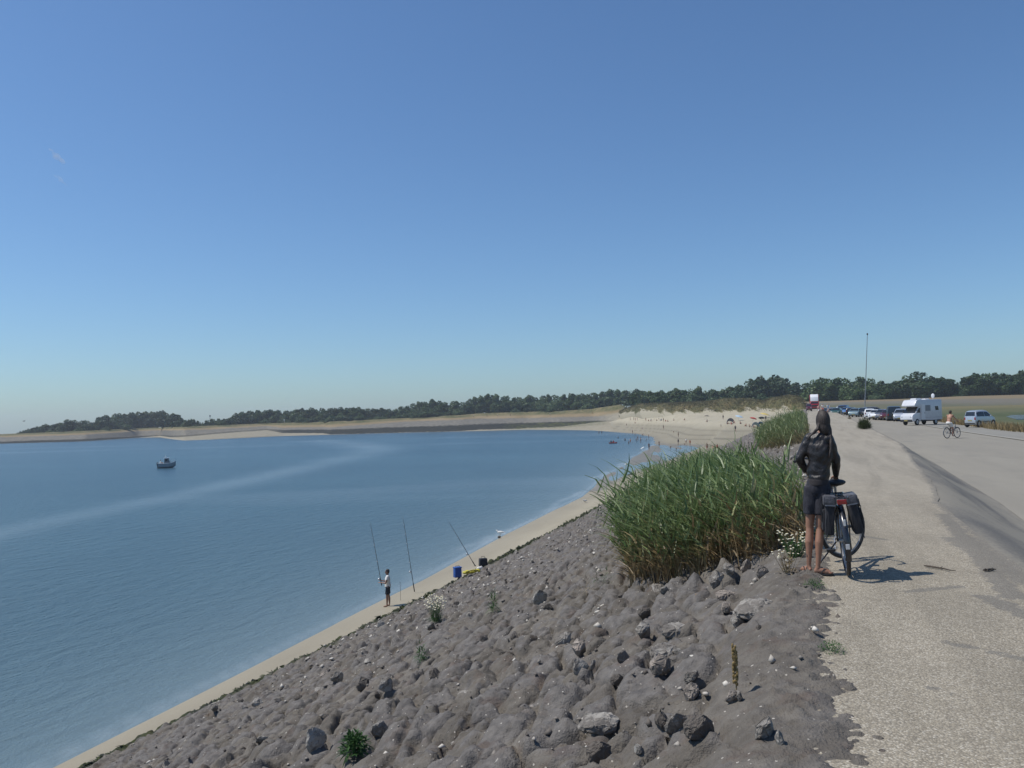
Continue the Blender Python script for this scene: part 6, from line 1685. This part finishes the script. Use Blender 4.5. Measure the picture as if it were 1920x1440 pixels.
# cyclist riding on the road
def rider(px, py, heading, label, blabel, skin, bot, top=None, s=1.0, hz=None, group=None, vox=.018):
    p = hit(px, py); st_ = xy2st(p.x, p.y); p.z = float(dike_z(np.float64(st_[0]), np.float64(st_[1]))) + .01
    a = R(heading); bk = bicycle('bicycle', p, a, 0, blabel, 0, .345, False, pm('grey_bike_enamel', (.12, .13, .14), .35), True, False)
    f = Vector((math.sin(a), math.cos(a), 0)); root = empty('person', p + f * .22, -a, label, 'person', group)
    figure(root, dict(pel=(0, 0, .99), lh=(-.09, .03, .96), rh=(.09, .03, .96), lk=(-.10, .36, .78), rk=(.10, .28, .56), la=(-.12, .30, .36), ra=(.12, .16, .20), che=(0, .12, 1.30), ls=(-.18, .16, 1.45), rs=(.18, .16, 1.45),
                      le=(-.24, .34, 1.24), re=(.24, .34, 1.24), lw=(-.27, .50, 1.10), rw=(.27, .50, 1.10), nk=(0, .18, 1.52), hd=(0, .23, 1.64)), skin, vox, top, bot, HAIR, False, .55)
rider(1776, 822.5, 62, 'shirtless person in white shorts riding a bicycle across the asphalt', 'upright bicycle under the shirtless rider on the road', SKIN, WHITE)
PINK = pm('pink_cotton', (.55, .30, .28), .9); ORG = pm('orange_cotton', (.55, .16, .07), .9); REDC = pm('red_cloth', (.42, .05, .04), .85); BLUEC = pm('blue_cloth', (.03, .16, .42), .8); GREYC = pm('grey_cloth', (.20, .20, .24), .85); YELC = pm('yellow_cloth', (.55, .42, .13), .85); LBLUE = pm('pale_blue_cloth', (.35, .48, .58), .8)
rider(1536, 779.5, 199, 'person in a pink top cycling towards us on the path, left of the dark head', 'bicycle of the rider in the pink top', SKIN3, WHITE, PINK, vox=.03)
rider(1543, 775.5, 199, 'person in a white shirt cycling towards us behind the pink rider', 'bicycle of the rider in the white shirt', SKIN, REDC, WHITE, vox=.03)
rider(1553, 776.5, 200, 'person in pale clothes cycling towards us, right of the dark head', 'bicycle of the rider in pale clothes', SKIN3, GREYC, LBLUE, vox=.03)

# ------------------------------------------------------------------ boats
def boat():
    p = at_z(313, 877.5, WATER_Z); root = empty('motor_boat', (p.x, p.y, WATER_Z - .12), R(12), 'small grey motor boat with a wheelhouse anchored out on the water', 'boat'); HUL = pm('grey_hull', (.24, .29, .32), .4, 0, .1, 3); WH = paint('boat_white', (.68, .70, .70))
    xs = [(-2.0, .82, .0), (-1.2, .88, -.02), (0, .90, -.02), (1.0, .74, .04), (1.6, .42, .16), (2.05, .04, .34)]
    vs = []
    for x, w, k in xs: vs += [(x, -w, .95 + k), (x, -w * .86, .35 + k * .8), (x, 0, -.05 + k * 1.6), (x, w * .86, .35 + k * .8), (x, w, .95 + k)]
    fs = [(i * 5 + k, i * 5 + k + 1, i * 5 + k + 6, i * 5 + k + 5) for i in range(5) for k in range(4)] + [(0, 1, 2, 3, 4)]
    m = MB(); m.add(vs, fs); m.build('hull', HUL, root, True, 0, True)
    m = MB(); m.add([(x, s * w * .99, .93 + k) for x, w, k in xs for s in (-1, 1)], [(i * 2, i * 2 + 1, i * 2 + 3, i * 2 + 2) for i in range(5)]); m.build('deck', WH, root, False, 0, False)
    m = MB()
    for s in (-1, 1): m.tube([(x, s * w, .97 + k) for x, w, k in xs], .045, 6)
    m.build('rub_rail', WH, root)
    m = MB(); m.prism([(-.55, .93), (-.45, 1.78), (.40, 1.80), (.72, 1.20), (.85, .93)], -.58, .58); m.build('wheelhouse', pm('dark_wheelhouse', (.10, .13, .16), .3), root, True, .03)
    m = MB(); m.box((-.10, 0, 1.84), (1.25, 1.30, .08)); m.build('roof', WH, root, True, .02)
    for s in (-1, 1): m = MB(); m.box((-.05, s * .59, 1.48), (.55, .02, .36)); m.build('window', GLASS, root, False)
    m = MB(); m.add([(.50, -.5, 1.68), (.50, .5, 1.68), (.72, .5, 1.26), (.72, -.5, 1.26)], [(0, 1, 2, 3)]); m.build('windscreen', GLASS, root, False, 0, False)
    m = MB(); m.box((-2.16, 0, .85), (.34, .40, .55)); m.box((-2.2, 0, .35), (.14, .14, .6)); m.build('outboard_motor', BLACK, root, True, .05)
    m = MB(); m.tube([(-.3, 0, 1.88), (-.3, 0, 2.35)], .025, 6); m.tube([(-.5, 0, 2.1), (-.1, 0, 2.1)], .02, 5); m.ball((-.3, 0, 2.38), .06, 8, 6); m.build('mast', WH, root)
    m = MB(); m.tube([(.9, -.72, 1.0), (1.0, -.7, 1.4), (1.7, -.3, 1.5), (2.0, 0, 1.52), (1.7, .3, 1.5), (1.0, .7, 1.4), (.9, .72, 1.0)], .018, 5); m.build('bow_rail', HUB, root)
    q = empty('person', (p.x - 1.25, p.y - .25, WATER_Z + .80), R(-60), 'person in pale clothes sitting at the stern of the motor boat', 'person'); figure(q, SIT, SKIN, .03, WHITE, GREYC)
SIT = dict(pel=(0, 0, .14), lh=(-.09, .02, .12), rh=(.09, .02, .12), lk=(-.14, .36, .42), rk=(.14, .36, .42), la=(-.12, .56, .08), ra=(.12, .56, .08), che=(0, -.02, .46), ls=(-.18, -.01, .62), rs=(.18, -.01, .62),
           le=(-.28, .10, .42), re=(.28, .10, .42), lw=(-.18, .32, .44), rw=(.18, .32, .44), nk=(0, .0, .69), hd=(0, .03, .82))
boat()
for o_ in COL.objects:
    if o_.name == 'motor_boat': o_.scale = (.88, .95, 1.22)
def dinghy():
    p = at_z(1149, 831.5, WATER_Z); root = empty('inflatable_dinghy', (p.x, p.y, WATER_Z + .12), R(8), 'dark red inflatable dinghy with people in it off the bathing beach', 'dinghy')
    m = MB(); m.tube([(-1.1, -.5, 0), (.6, -.5, 0), (1.05, -.3, .06), (1.25, 0, .1), (1.05, .3, .06), (.6, .5, 0), (-1.1, .5, 0)], .22, 12); m.build('tube', pm('dark_red_rubber', (.16, .018, .022), .5), root)
    m = MB(); m.box((-.1, 0, -.08), (1.9, .8, .06)); m.build('floor_board', DARKTRIM, root, False); m = MB(); m.box((-1.1, 0, .12), (.06, .8, .4)); m.build('transom', DARKTRIM, root, False)
    for k, (dx, lb) in enumerate(((-.55, 'person sitting at the stern of the red dinghy'), (.25, 'person sitting at the bow of the red dinghy'))):
        q = empty('person', (p.x + dx, p.y, WATER_Z + .12), R(-40 + 60 * k), lb, 'person'); figure(q, SIT, SKIN2, .035, REDC if k else NAVY, NAVY)
dinghy()

# ------------------------------------------------------------------ people on the beach
def protos():
    P = {}
    def mk(key, pose, skin, bot, top=None, hair=HAIR): r = empty('person'); figure(r, pose, skin, .035, top, bot, hair, False, .35); P[key] = r
    up = {}
    walk = dict(lk=(-.10, .16, .50), la=(-.10, .18, .09), rk=(.10, -.02, .48), ra=(.10, -.28, .14), lw=(-.24, -.16, .92), rw=(.24, .24, .94))
    arms = dict(le=(-.38, .02, 1.28), re=(.38, .02, 1.28), lw=(-.52, .10, 1.40), rw=(.52, .10, 1.42))
    bend = dict(che=(0, .26, 1.20), ls=(-.18, .34, 1.30), rs=(.18, .34, 1.30), le=(-.24, .42, 1.03), re=(.24, .42, 1.03), lw=(-.22, .46, .78), rw=(.22, .46, .78), nk=(0, .40, 1.35), hd=(0, .48, 1.42))
    mk('dark', up, SKIN2, NAVY); mk('darkwalk', walk, SKIN2, NAVY, NAVY); mk('tan', up, SKIN, REDC); mk('fair', walk, SKIN3, BLUEC); mk('arms', arms, SKIN, NAVY); mk('orange', up, SKIN, ORG, ORG); mk('white', up, SKIN, NAVY, WHITE)
    mk('bend', bend, SKIN2, NAVY); mk('sit', SIT, SKIN, NAVY); mk('sitred', SIT, SKIN, REDC, REDC); mk('sitfair', SIT, SKIN3, NAVY)
    return P
PP = protos(); index_kids(); PUSED = set()
def person(kind, px, py, label, group=None, s=1.0, wade=0, az=None):
    p = hit(px, py, WATER_Z if wade else None)
    if p is None: return
    o = PP[kind] if kind not in PUSED else copy_tree(PP[kind]); PUSED.add(kind)
    zb = float(beach_z(p.x, p.y)) if xy2st(p.x, p.y)[0] < toe_s(xy2st(p.x, p.y)[1]) else p.z
    if wade: zb = max(zb, WATER_Z - wade)
    o.location = (p.x, p.y, max(zb, p.z - 1.2) if not wade else zb); o.scale = (s,) * 3; o.rotation_euler = (0, 0, random.uniform(0, 6.28) if az is None else R(az)); tag(o, label, 'person', group); return o
G1 = 'bathers in the shallow water'; G2 = 'people on the flat wet sand'; G3 = 'sunbathers at the foot of the dune'; G4 = 'walkers on the far bank'
for a in [('darkwalk', 1272, 835, 'tall dark figure standing by itself in the tidal pool', None, 1.05, .08), ('dark', 1272, 820, 'dark bather directly behind the tall dark figure in the pool', None, .95, 0),
          ('arms', 1236, 839, 'bather with raised arms on the sand bar in the shallows', None, 1, .05), ('dark', 1217, 844, 'nearest bather in the shallows, right of the white board', None, 1, .3), ('bend', 1257, 843, 'child crouching in the pool left of the tall dark figure', None, .62, .05),
          ('white', 1286.5, 832.5, 'person in a white shirt right of the tidal pool', None, .95, 0), ('bend', 1284, 836, 'small child beside the person in the white shirt', None, .5, 0), ('orange', 1294, 835.5, 'person in an orange swimsuit on the sand right of the pool', None, .9, 0),
          ('tan', 1326, 845.5, 'sunburnt person in red shorts standing close to the stone slope', None, 1, 0), ('sitfair', 1337, 842, 'leftmost of three people sitting at the stone slope', None, 1, 0), ('sit', 1341, 841.5, 'middle one of three people sitting at the stone slope', None, 1, 0), ('sitred', 1345, 840.5, 'rightmost of three people sitting at the stone slope', None, 1, 0),
          ('darkwalk', 1379, 809.5, 'dark figure walking alone on the sand below the sun shades', None, 1, 0), ('fair', 1205, 806, 'small figure on the wet sand above the bathers', None, .8, 0), ('dark', 1244, 804.5, 'figure standing on the tide line in mid beach', None, 1, 0), ('darkwalk', 1352, 801, 'tiny figure on the sand left of the dark walker', None, .55, 0),
          ('dark', 1175, 799, 'figure alone on the sand left of the bathing groups', None, .8, 0), ('dark', 1263, 812, 'tiny figure on the damp sand behind the pool', None, .5, 0), ('dark', 1132, 799, 'figure near the left end of the beach', None, .8, 0), ('darkwalk', 1356, 787, 'walker at the dune foot right of the parasol stall', None, 1, 0)]:
    person(a[0], a[1], a[2], a[3], a[4], a[5], a[6])
for i, (k, px, py, sc, wd) in enumerate([('dark', 1123, 813, 1, .4), ('dark', 1128.5, 813, 1, .4), ('dark', 1186, 813, 1, .5), ('dark', 1191, 817, .7, .5), ('dark', 1193, 828, .8, .6), ('arms', 1196, 826, 1, .7), ('dark', 1201.5, 829, 1.05, .4), ('bend', 1204.5, 818, .8, .4),
                                     ('arms', 1216.5, 823.6, 1, .3), ('bend', 1211.5, 827, .6, .4), ('dark', 1179, 833, .8, .8), ('tan', 1182, 829, .9, .6), ('dark', 1172, 827, .9, 1.25), ('dark', 1159, 822, .8, .8), ('dark', 1268, 846, .5, .05)]):
    where = {0: 'left one of two bathers wading at the far shore', 1: 'right one of two bathers wading at the far shore', 12: 'swimmer with only head and shoulders out, right of the dinghy', 13: 'bather between the two far waders and the dinghy', 10: 'child bather lowest in the water right of the dinghy', 11: 'reddish bather just right of the swimmer', 8: 'bather with raised arms nearest the sand bar', 9: 'small child left of the bather near the sand bar',
             2: 'bather at the top edge of the bathing group', 3: 'short bather below the topmost of the bathing group', 4: 'child splashing at the centre of the bathing group', 5: 'bather with raised arms beside the splashing child', 6: 'tallest bather at the right of the splashing pair', 7: 'bending bather at the right top of the bathing group', 14: 'small child at the edge of the pool below the tall dark figure'}
    person(k, px, py, where[i], G1, sc, wd)
for i, (k, px, py) in enumerate([('fair', 1182, 789), ('dark', 1188, 788.5), ('tan', 1191, 789.5), ('fair', 1195, 789), ('tan', 1211, 790), ('sit', 1216, 790), ('sit', 1221, 790), ('sitfair', 1231, 789.5), ('white', 1235.5, 788), ('sit', 1240, 789), ('dark', 1244, 791), ('sitred', 1248, 790.5), ('sit', 1252, 791), ('sit', 1263, 789), ('sit', 1284, 788), ('sitfair', 1191, 794)]):
    lb = ['standing person at the far left of the dune foot', 'dark standing person second from the left at the dune foot', 'person in red shorts third from the left at the dune foot', 'walking person in blue shorts fourth from the left at the dune foot', 'person in red shorts standing apart in the left half of the dune foot', 'person sitting beside the one standing apart', 'person sitting next to the blue folding chair',
          'fair person sitting left of the standing white shirt', 'person in a white shirt standing at the dune foot', 'person sitting right of the white shirt at the dune foot', 'tall dark person standing beside the red seated one', 'person in red sitting next to the tall dark one', 'person sitting right of the person in red', 'lone seated person in the middle of the dune foot', 'lone seated person farther right at the dune foot', 'person sitting in front of the leftmost standing group'][i]
    person(k, px, py, lb, G3, 1, 0)
for i, (px, y) in enumerate(((888, 783), (913, 782.5), (933, 781.5), (957, 781), (1031, 778), (1111, 775.5), (1170, 771))):
    rws = bank_rows(px); r3, r4 = rws[3], rws[4]; f = .35; p = r3.lerp(r4, f); o = copy_tree(PP['dark']) if i % 2 else copy_tree(PP['white'])
    o.location = p - Vector((0, 0, .1)); o.scale = (1.1,) * 3; o.rotation_euler = (0, 0, i); tag(o, 'tiny walker on the tan far bank path, ' + ['leftmost of the seven', 'second from the left', 'third from the left', 'fourth from the left', 'standing midway alone', 'near the right end of the bank', 'just left of the white van'][i], 'person', G4)

# beach things
def parasol(px, py, mat, label, r=1.05, h=1.9, tilt=.25, wall=False):
    p = hit(px, py); p.z = float(beach_z(p.x, p.y)); root = empty('parasol', p, 0, label, 'parasol'); m = MB(); m.tube([(0, 0, 0), (0, 0, h)], .025, 6); m.build('pole', HUB, root)
    m = MB(); n = 12; vs = [(0, 0, h)] + [(r * .55 * math.cos(a), r * .55 * math.sin(a), h - .12) for a in [2 * math.pi * k / n for k in range(n)]] + [(r * math.cos(a), r * math.sin(a), h - .38 - .05 * (k % 2)) for k, a in enumerate([2 * math.pi * k / n for k in range(n)])]
    vs2 = [(x, y, z - .02) for x, y, z in vs]; fs = [(0, 1 + k, 1 + (k + 1) % n) for k in range(n)] + [(1 + k, 1 + n + k, 1 + n + (k + 1) % n, 1 + (k + 1) % n) for k in range(n)]
    m.add(vs, fs); m.add(vs2, [f[::-1] for f in fs]); o = m.build('canopy', mat, root, False, 0, False); root.rotation_euler = (tilt, tilt * .5, random.random() * 3)
def tent(px, py, mat, label, w=2.0, h=1.2, az=0):
    p = hit(px, py); p.z = float(beach_z(p.x, p.y)); root = empty('beach_shelter', p, R(az), label, 'beach shelter'); m = MB(); n = 10; vs = []; fs = []
    for i in range(n + 1):
        a = math.pi * i / n
        for k in range(5): e = k / 4; vs.append((w / 2 * math.cos(a) * (1 - .25 * e), -e * 1.1 * (.6 + .4 * math.sin(a)), h * math.sin(a) * (1 - .55 * e)))
    fs = [(i * 5 + k, i * 5 + k + 1, i * 5 + k + 6, i * 5 + k + 5) for i in range(n) for k in range(4)]; m.add(vs, fs); m.build('canopy', mat, root, True, 0, False)
    m = MB(); m.tube([(w / 2 * math.cos(math.pi * i / 10), 0, h * math.sin(math.pi * i / 10)) for i in range(11)], .02, 5); m.build('pole', HUB, root); m = MB(); m.box((0, -.5, .01), (w * .9, 1.1, .02)); m.build('groundsheet', DARKTRIM, root, False)
tent(1370, 794, GREYC, 'grey beach shelter at the left of the sun shades', 2.6, 1.7, 180); parasol(1384, 789, LBLUE, 'pale blue parasol between the grey shelter and the red parasol', 1.3, 1.8); parasol(1410, 795, REDC, 'red parasol above the group near the stone slope', 1.15, 2.1)
tent(1417, 801, LBLUE, 'pale green blue beach shelter right of the red parasol', 2.3, 1.5, 175); tent(1426, 800, BLUEC, 'bright blue beach shelter nearest the stone slope', 1.8, 1.5, 170); parasol(1428, 792, pm('dark_cloth', (.03, .04, .045), .8), 'black parasol above the bright blue shelter', 1.0, 1.8); parasol(1432, 784, YELC, 'yellow parasol highest up near the dune', 1.5, 1.7)
parasol(1325, 790, pm('brown_canvas', (.16, .14, .11), .9), 'brown parasol standing alone in mid beach', 1.0, 2.3, .05)
for px, py, k, lb in [(1326, 791.5, 'sit', 'person sitting under the brown parasol'), (1364, 795.5, 'sit', 'person sitting left in front of the grey shelter'), (1371, 796, 'sitred', 'person in red in front of the grey shelter'), (1376, 794, 'sitfair', 'person sitting right of the grey shelter'), (1388, 795, 'sit', 'person sitting below the pale blue parasol'),
                     (1399, 799.5, 'sit', 'person sitting left of the red parasol'), (1405, 801, 'sit', 'person reclining below the red parasol'), (1413, 802, 'sitfair', 'person sitting in front of the pale shelter'), (1420, 803.5, 'sit', 'person sitting in front of the bright blue shelter'), (1436, 790, 'darkwalk', 'person standing below the yellow parasol'), (1443, 794, 'sit', 'person sitting at the edge of the stones right of the shelters')]:
    person(k, px, py, lb, 'people among the sun shades', 1, 0)
def chair(px, py, mat, label):
    p = hit(px, py); p.z = float(beach_z(p.x, p.y)); root = empty('folding_chair', p, .6, label, 'chair'); m = MB(); m.box((0, 0, .34), (.5, .5, .04)); m.build('seat', mat, root, False); m = MB(); m.box((0, -.3, .66), (.5, .05, .6), Matrix.Rotation(.3, 3, 'X')); m.build('backrest', mat, root, False)
    for x in (-.22, .22): m = MB(); m.tube([(x, -.25, 0), (x, .25, .34)], .02, 5); m.tube([(x, .25, 0), (x, -.25, .34)], .02, 5); m.build('leg', HUB, root)
chair(1220, 789, LBLUE, 'blue folding chair at the dune foot'); chair(1239, 789.5, BLUEC, 'dark blue folding chair beside the person in the white shirt')
def board():
    p = at_z(1204.5, 841.5, WATER_Z); root = empty('bodyboard', (p.x, p.y, WATER_Z + .25), .7, 'white bodyboard held out over the shallow water', 'bodyboard'); m = MB(); m.ball((0, 0, 0), (.62, .22, .05), 16, 6); o = m.build('deck', WHITE, root); root.rotation_euler = (0, -.45, .5)
board()
def gull(p, label, s=1.0, fly=False, mat=None):
    root = empty('gull', p, random.random() * 6, label, 'bird'); m = MB(); m.ball((0, 0, .16), (.20, .085, .08), 10, 8); m.ball((.20, 0, .25), (.05, .045, .045), 8, 6); m.tube([(.14, 0, .19), (.20, 0, .25)], [.05, .035], 8); m.tube([(-.16, 0, .16), (-.32, 0, .15)], [.05, .01], 6); m.tube([(.23, 0, .25), (.30, 0, .24)], [.014, .004], 6)
    if fly:
        for k in (-1, 1): m.add([(.10, k * .05, .19), (-.08, k * .05, .19), (-.10, k * .38, .34), (.04, k * .38, .36), (-.16, k * .72, .22), (-.10, k * .74, .23)], [(0, 1, 2, 3), (3, 2, 4, 5)])
    baked(m, .015, 'body', mat or WHITE, root, 1)
    if not fly:
        l = MB(); l.tube([(.0, .03, .1), (.01, .03, 0)], .006, 4); l.tube([(.0, -.03, .1), (.01, -.03, 0)], .006, 4); l.build('legs', YELC, root)
    root.scale = (s,) * 3
for px, py, lb in ((1174, 872.5, 'white gull standing on the wet sand at the water edge'), (938, 1002, 'white gull at the water line above the yellow bag'), (1097, 945, 'small gull on the damp sand left of the reeds')):
    p = at_z(px, py, -7.26); p.z = max(float(beach_z(p.x, p.y)), WATER_Z); gull(p, lb, 1.3)
gull(at_y(45, 791, 260), 'dark bird flying above the far left end of the bank', 1.6, True, pm('dark_feathers', (.06, .06, .06), .8))
p = at_z(1189, 890, -7.25)
root = empty('driftwood', p, .6, 'dark branch lying in the tidal pools', 'driftwood'); m = MB(); m.tube([(-1.6, -.3, .05), (-.6, 0, .14), (.5, .1, .1), (1.6, .5, .05)], [.05, .09, .07, .03], 7); m.tube([(.3, .1, .1), (.9, -.4, .3)], [.05, .02], 6); m.build('branch', M_BARK, root)
p = at_z(936, 1008, -7.25); root = empty('stone', p, .6, 'small dark stone at the water line below the gull', 'stone'); m = MB(); m.ball((0, 0, .05), (.16, .10, .09), 8, 6); baked(m, .03, 'lump', RK[2], root, 1)
# posts on the far bank
def sign(px, y, h, mat, label):
    p = bank_rows(px)[4]; p = p + Vector((0, 0, -.2)); root = empty('marker_post', p, 0, label, 'post'); m = MB(); m.tube([(0, 0, 0), (0, 0, h)], .16, 8); m.build('post', mat, root); m = MB(); m.box((0, 0, h), (1.0, .1, 1.0)); m.build('board', mat, root, False)
sign(533, 792, 2.6, WHITE, 'white marker board on the far bank at the sand ramp'); sign(394, 782, 7.5, DARKTRIM, 'thin dark mast between the two left woods')
# two small clouds
def cloud(px, py, w, h, label, seed):
    d = 12000; c = at_y(px, py, d); k = d / FPX; root = empty('cloud', c, 0, label, 'cloud'); m = MB(); rs = random.Random(seed)
    for i in range(9): a = (i / 8 - .5) * 2; m.ball((a * w * .4 * k, rs.uniform(-60, 60), -a * h * .55 * k + rs.uniform(-.1, .1) * h * k), (w * .20 * k * (1 - .5 * abs(a)), 80, h * .24 * k * (1 - .5 * abs(a))), 12, 8)
    mt = bpy.data.materials.new('thin_cloud'); mt.use_nodes = True; t = mt.node_tree; t.nodes.clear(); o = t.nodes.new('ShaderNodeOutputMaterial'); v = t.nodes.new('ShaderNodeVolumePrincipled'); v.inputs['Density'].default_value = .0030; v.inputs['Color'].default_value = (1, 1, 1, 1); t.links.new(v.outputs[0], o.inputs['Volume'])
    m.build('wisp', mt, root, False)
cloud(109, 295, 26, 20, 'larger of two tiny white cloud wisps in the left sky', 1); cloud(113, 337, 12, 12, 'smaller cloud wisp just below the larger one', 2)

# ------------------------------------------------------------------ small stones and grit (uncountable)
def small_stones():
    rs = np.random.RandomState(5); t = np.concatenate([2.5 + rs.rand(11000) ** 1.5 * 34, 20 + rs.rand(4200) ** 1.4 * 110]); n = len(t); s = .1 - rs.rand(n) ** .9 * 17.2
    x, y = st2xy(s, t); z = np.array([slope_z(a, b) for a, b in zip(x, y)])
    keep = (fbm(s * .9, t * .7, 301, 3) > .43) & (y > 2); s, t, x, y, z = s[keep], t[keep], x[keep], y[keep], z[keep]; n = len(s)
    size = (.009 + .034 * rs.rand(n) ** 2.6) * (.55 + .06 * t.clip(0, 60))
    base = np.array([(1, 0, 0), (-1, .1, 0), (.1, 1, 0), (0, -1, .1), (.2, 0, .8), (-.1, .1, -.6)]); F = np.array([(0, 2, 4), (2, 1, 4), (1, 3, 4), (3, 0, 4), (2, 0, 5), (1, 2, 5), (3, 1, 5), (0, 3, 5)])
    V = base[None] * (1 + rs.normal(size=(n, 6, 3)) * .25); V *= np.stack([np.ones(n), .55 + .4 * rs.rand(n), .5 + .6 * rs.rand(n)], -1)[:, None]
    a = rs.rand(n) * 6.28; ca, sa = np.cos(a), np.sin(a); X = V[..., 0] * ca[:, None] - V[..., 1] * sa[:, None]; Y = V[..., 0] * sa[:, None] + V[..., 1] * ca[:, None]
    V = np.stack([X, Y, V[..., 2]], -1) * size[:, None, None] + np.stack([x, y, z + size * .2], -1)[:, None]
    me = bpy.data.meshes.new('pebbles'); vv = V.reshape(-1, 3); ff = (np.arange(n)[:, None, None] * 6 + F[None]).reshape(-1, 3)
    me.vertices.add(len(vv)); me.vertices.foreach_set('co', vv.astype(np.float32).ravel()); me.loops.add(ff.size); me.loops.foreach_set('vertex_index', ff.ravel().astype(np.int32)); me.polygons.add(len(ff)); me.polygons.foreach_set('loop_start', np.arange(0, ff.size, 3, dtype=np.int32)); me.polygons.foreach_set('loop_total', np.full(len(ff), 3, np.int32)); me.update(calc_edges=True)
    m, tt, b = nodes('mixed_small_stones'); g = tt.nodes.new('ShaderNodeNewGeometry'); c = ramp(tt, g.outputs['Random Per Island'], [(0, (.075, .062, .052)), (.42, (.16, .14, .12)), (.66, (.32, .29, .25)), (.95, (.58, .54, .47))]); L(tt, c.outputs[0], b.inputs['Base Color']); b.inputs['Roughness'].default_value = .85
    me.materials.append(m); o = bpy.data.objects.new('pebbles', me); COL.objects.link(o); tag(o, 'small stones and shell bits strewn over the mud of the slope', 'pebbles', None, 'stuff')
small_stones()
# ------------------------------------------------------------------ air
def haze():
    mb = MB(); mb.box((0, 0, 20.0), (5600, 5600, 62.8))
    m = bpy.data.materials.new('summer_haze'); m.use_nodes = True; t = m.node_tree; t.nodes.clear()
    o = t.nodes.new('ShaderNodeOutputMaterial'); v = t.nodes.new('ShaderNodeVolumePrincipled')
    v.inputs['Color'].default_value = (.86, .93, 1.0, 1); v.inputs['Density'].default_value = .00020; v.inputs['Anisotropy'].default_value = .2
    t.links.new(v.outputs[0], o.inputs['Volume'])
    h = mb.build('haze', m, None, False); h['kind'] = 'stuff'
haze()
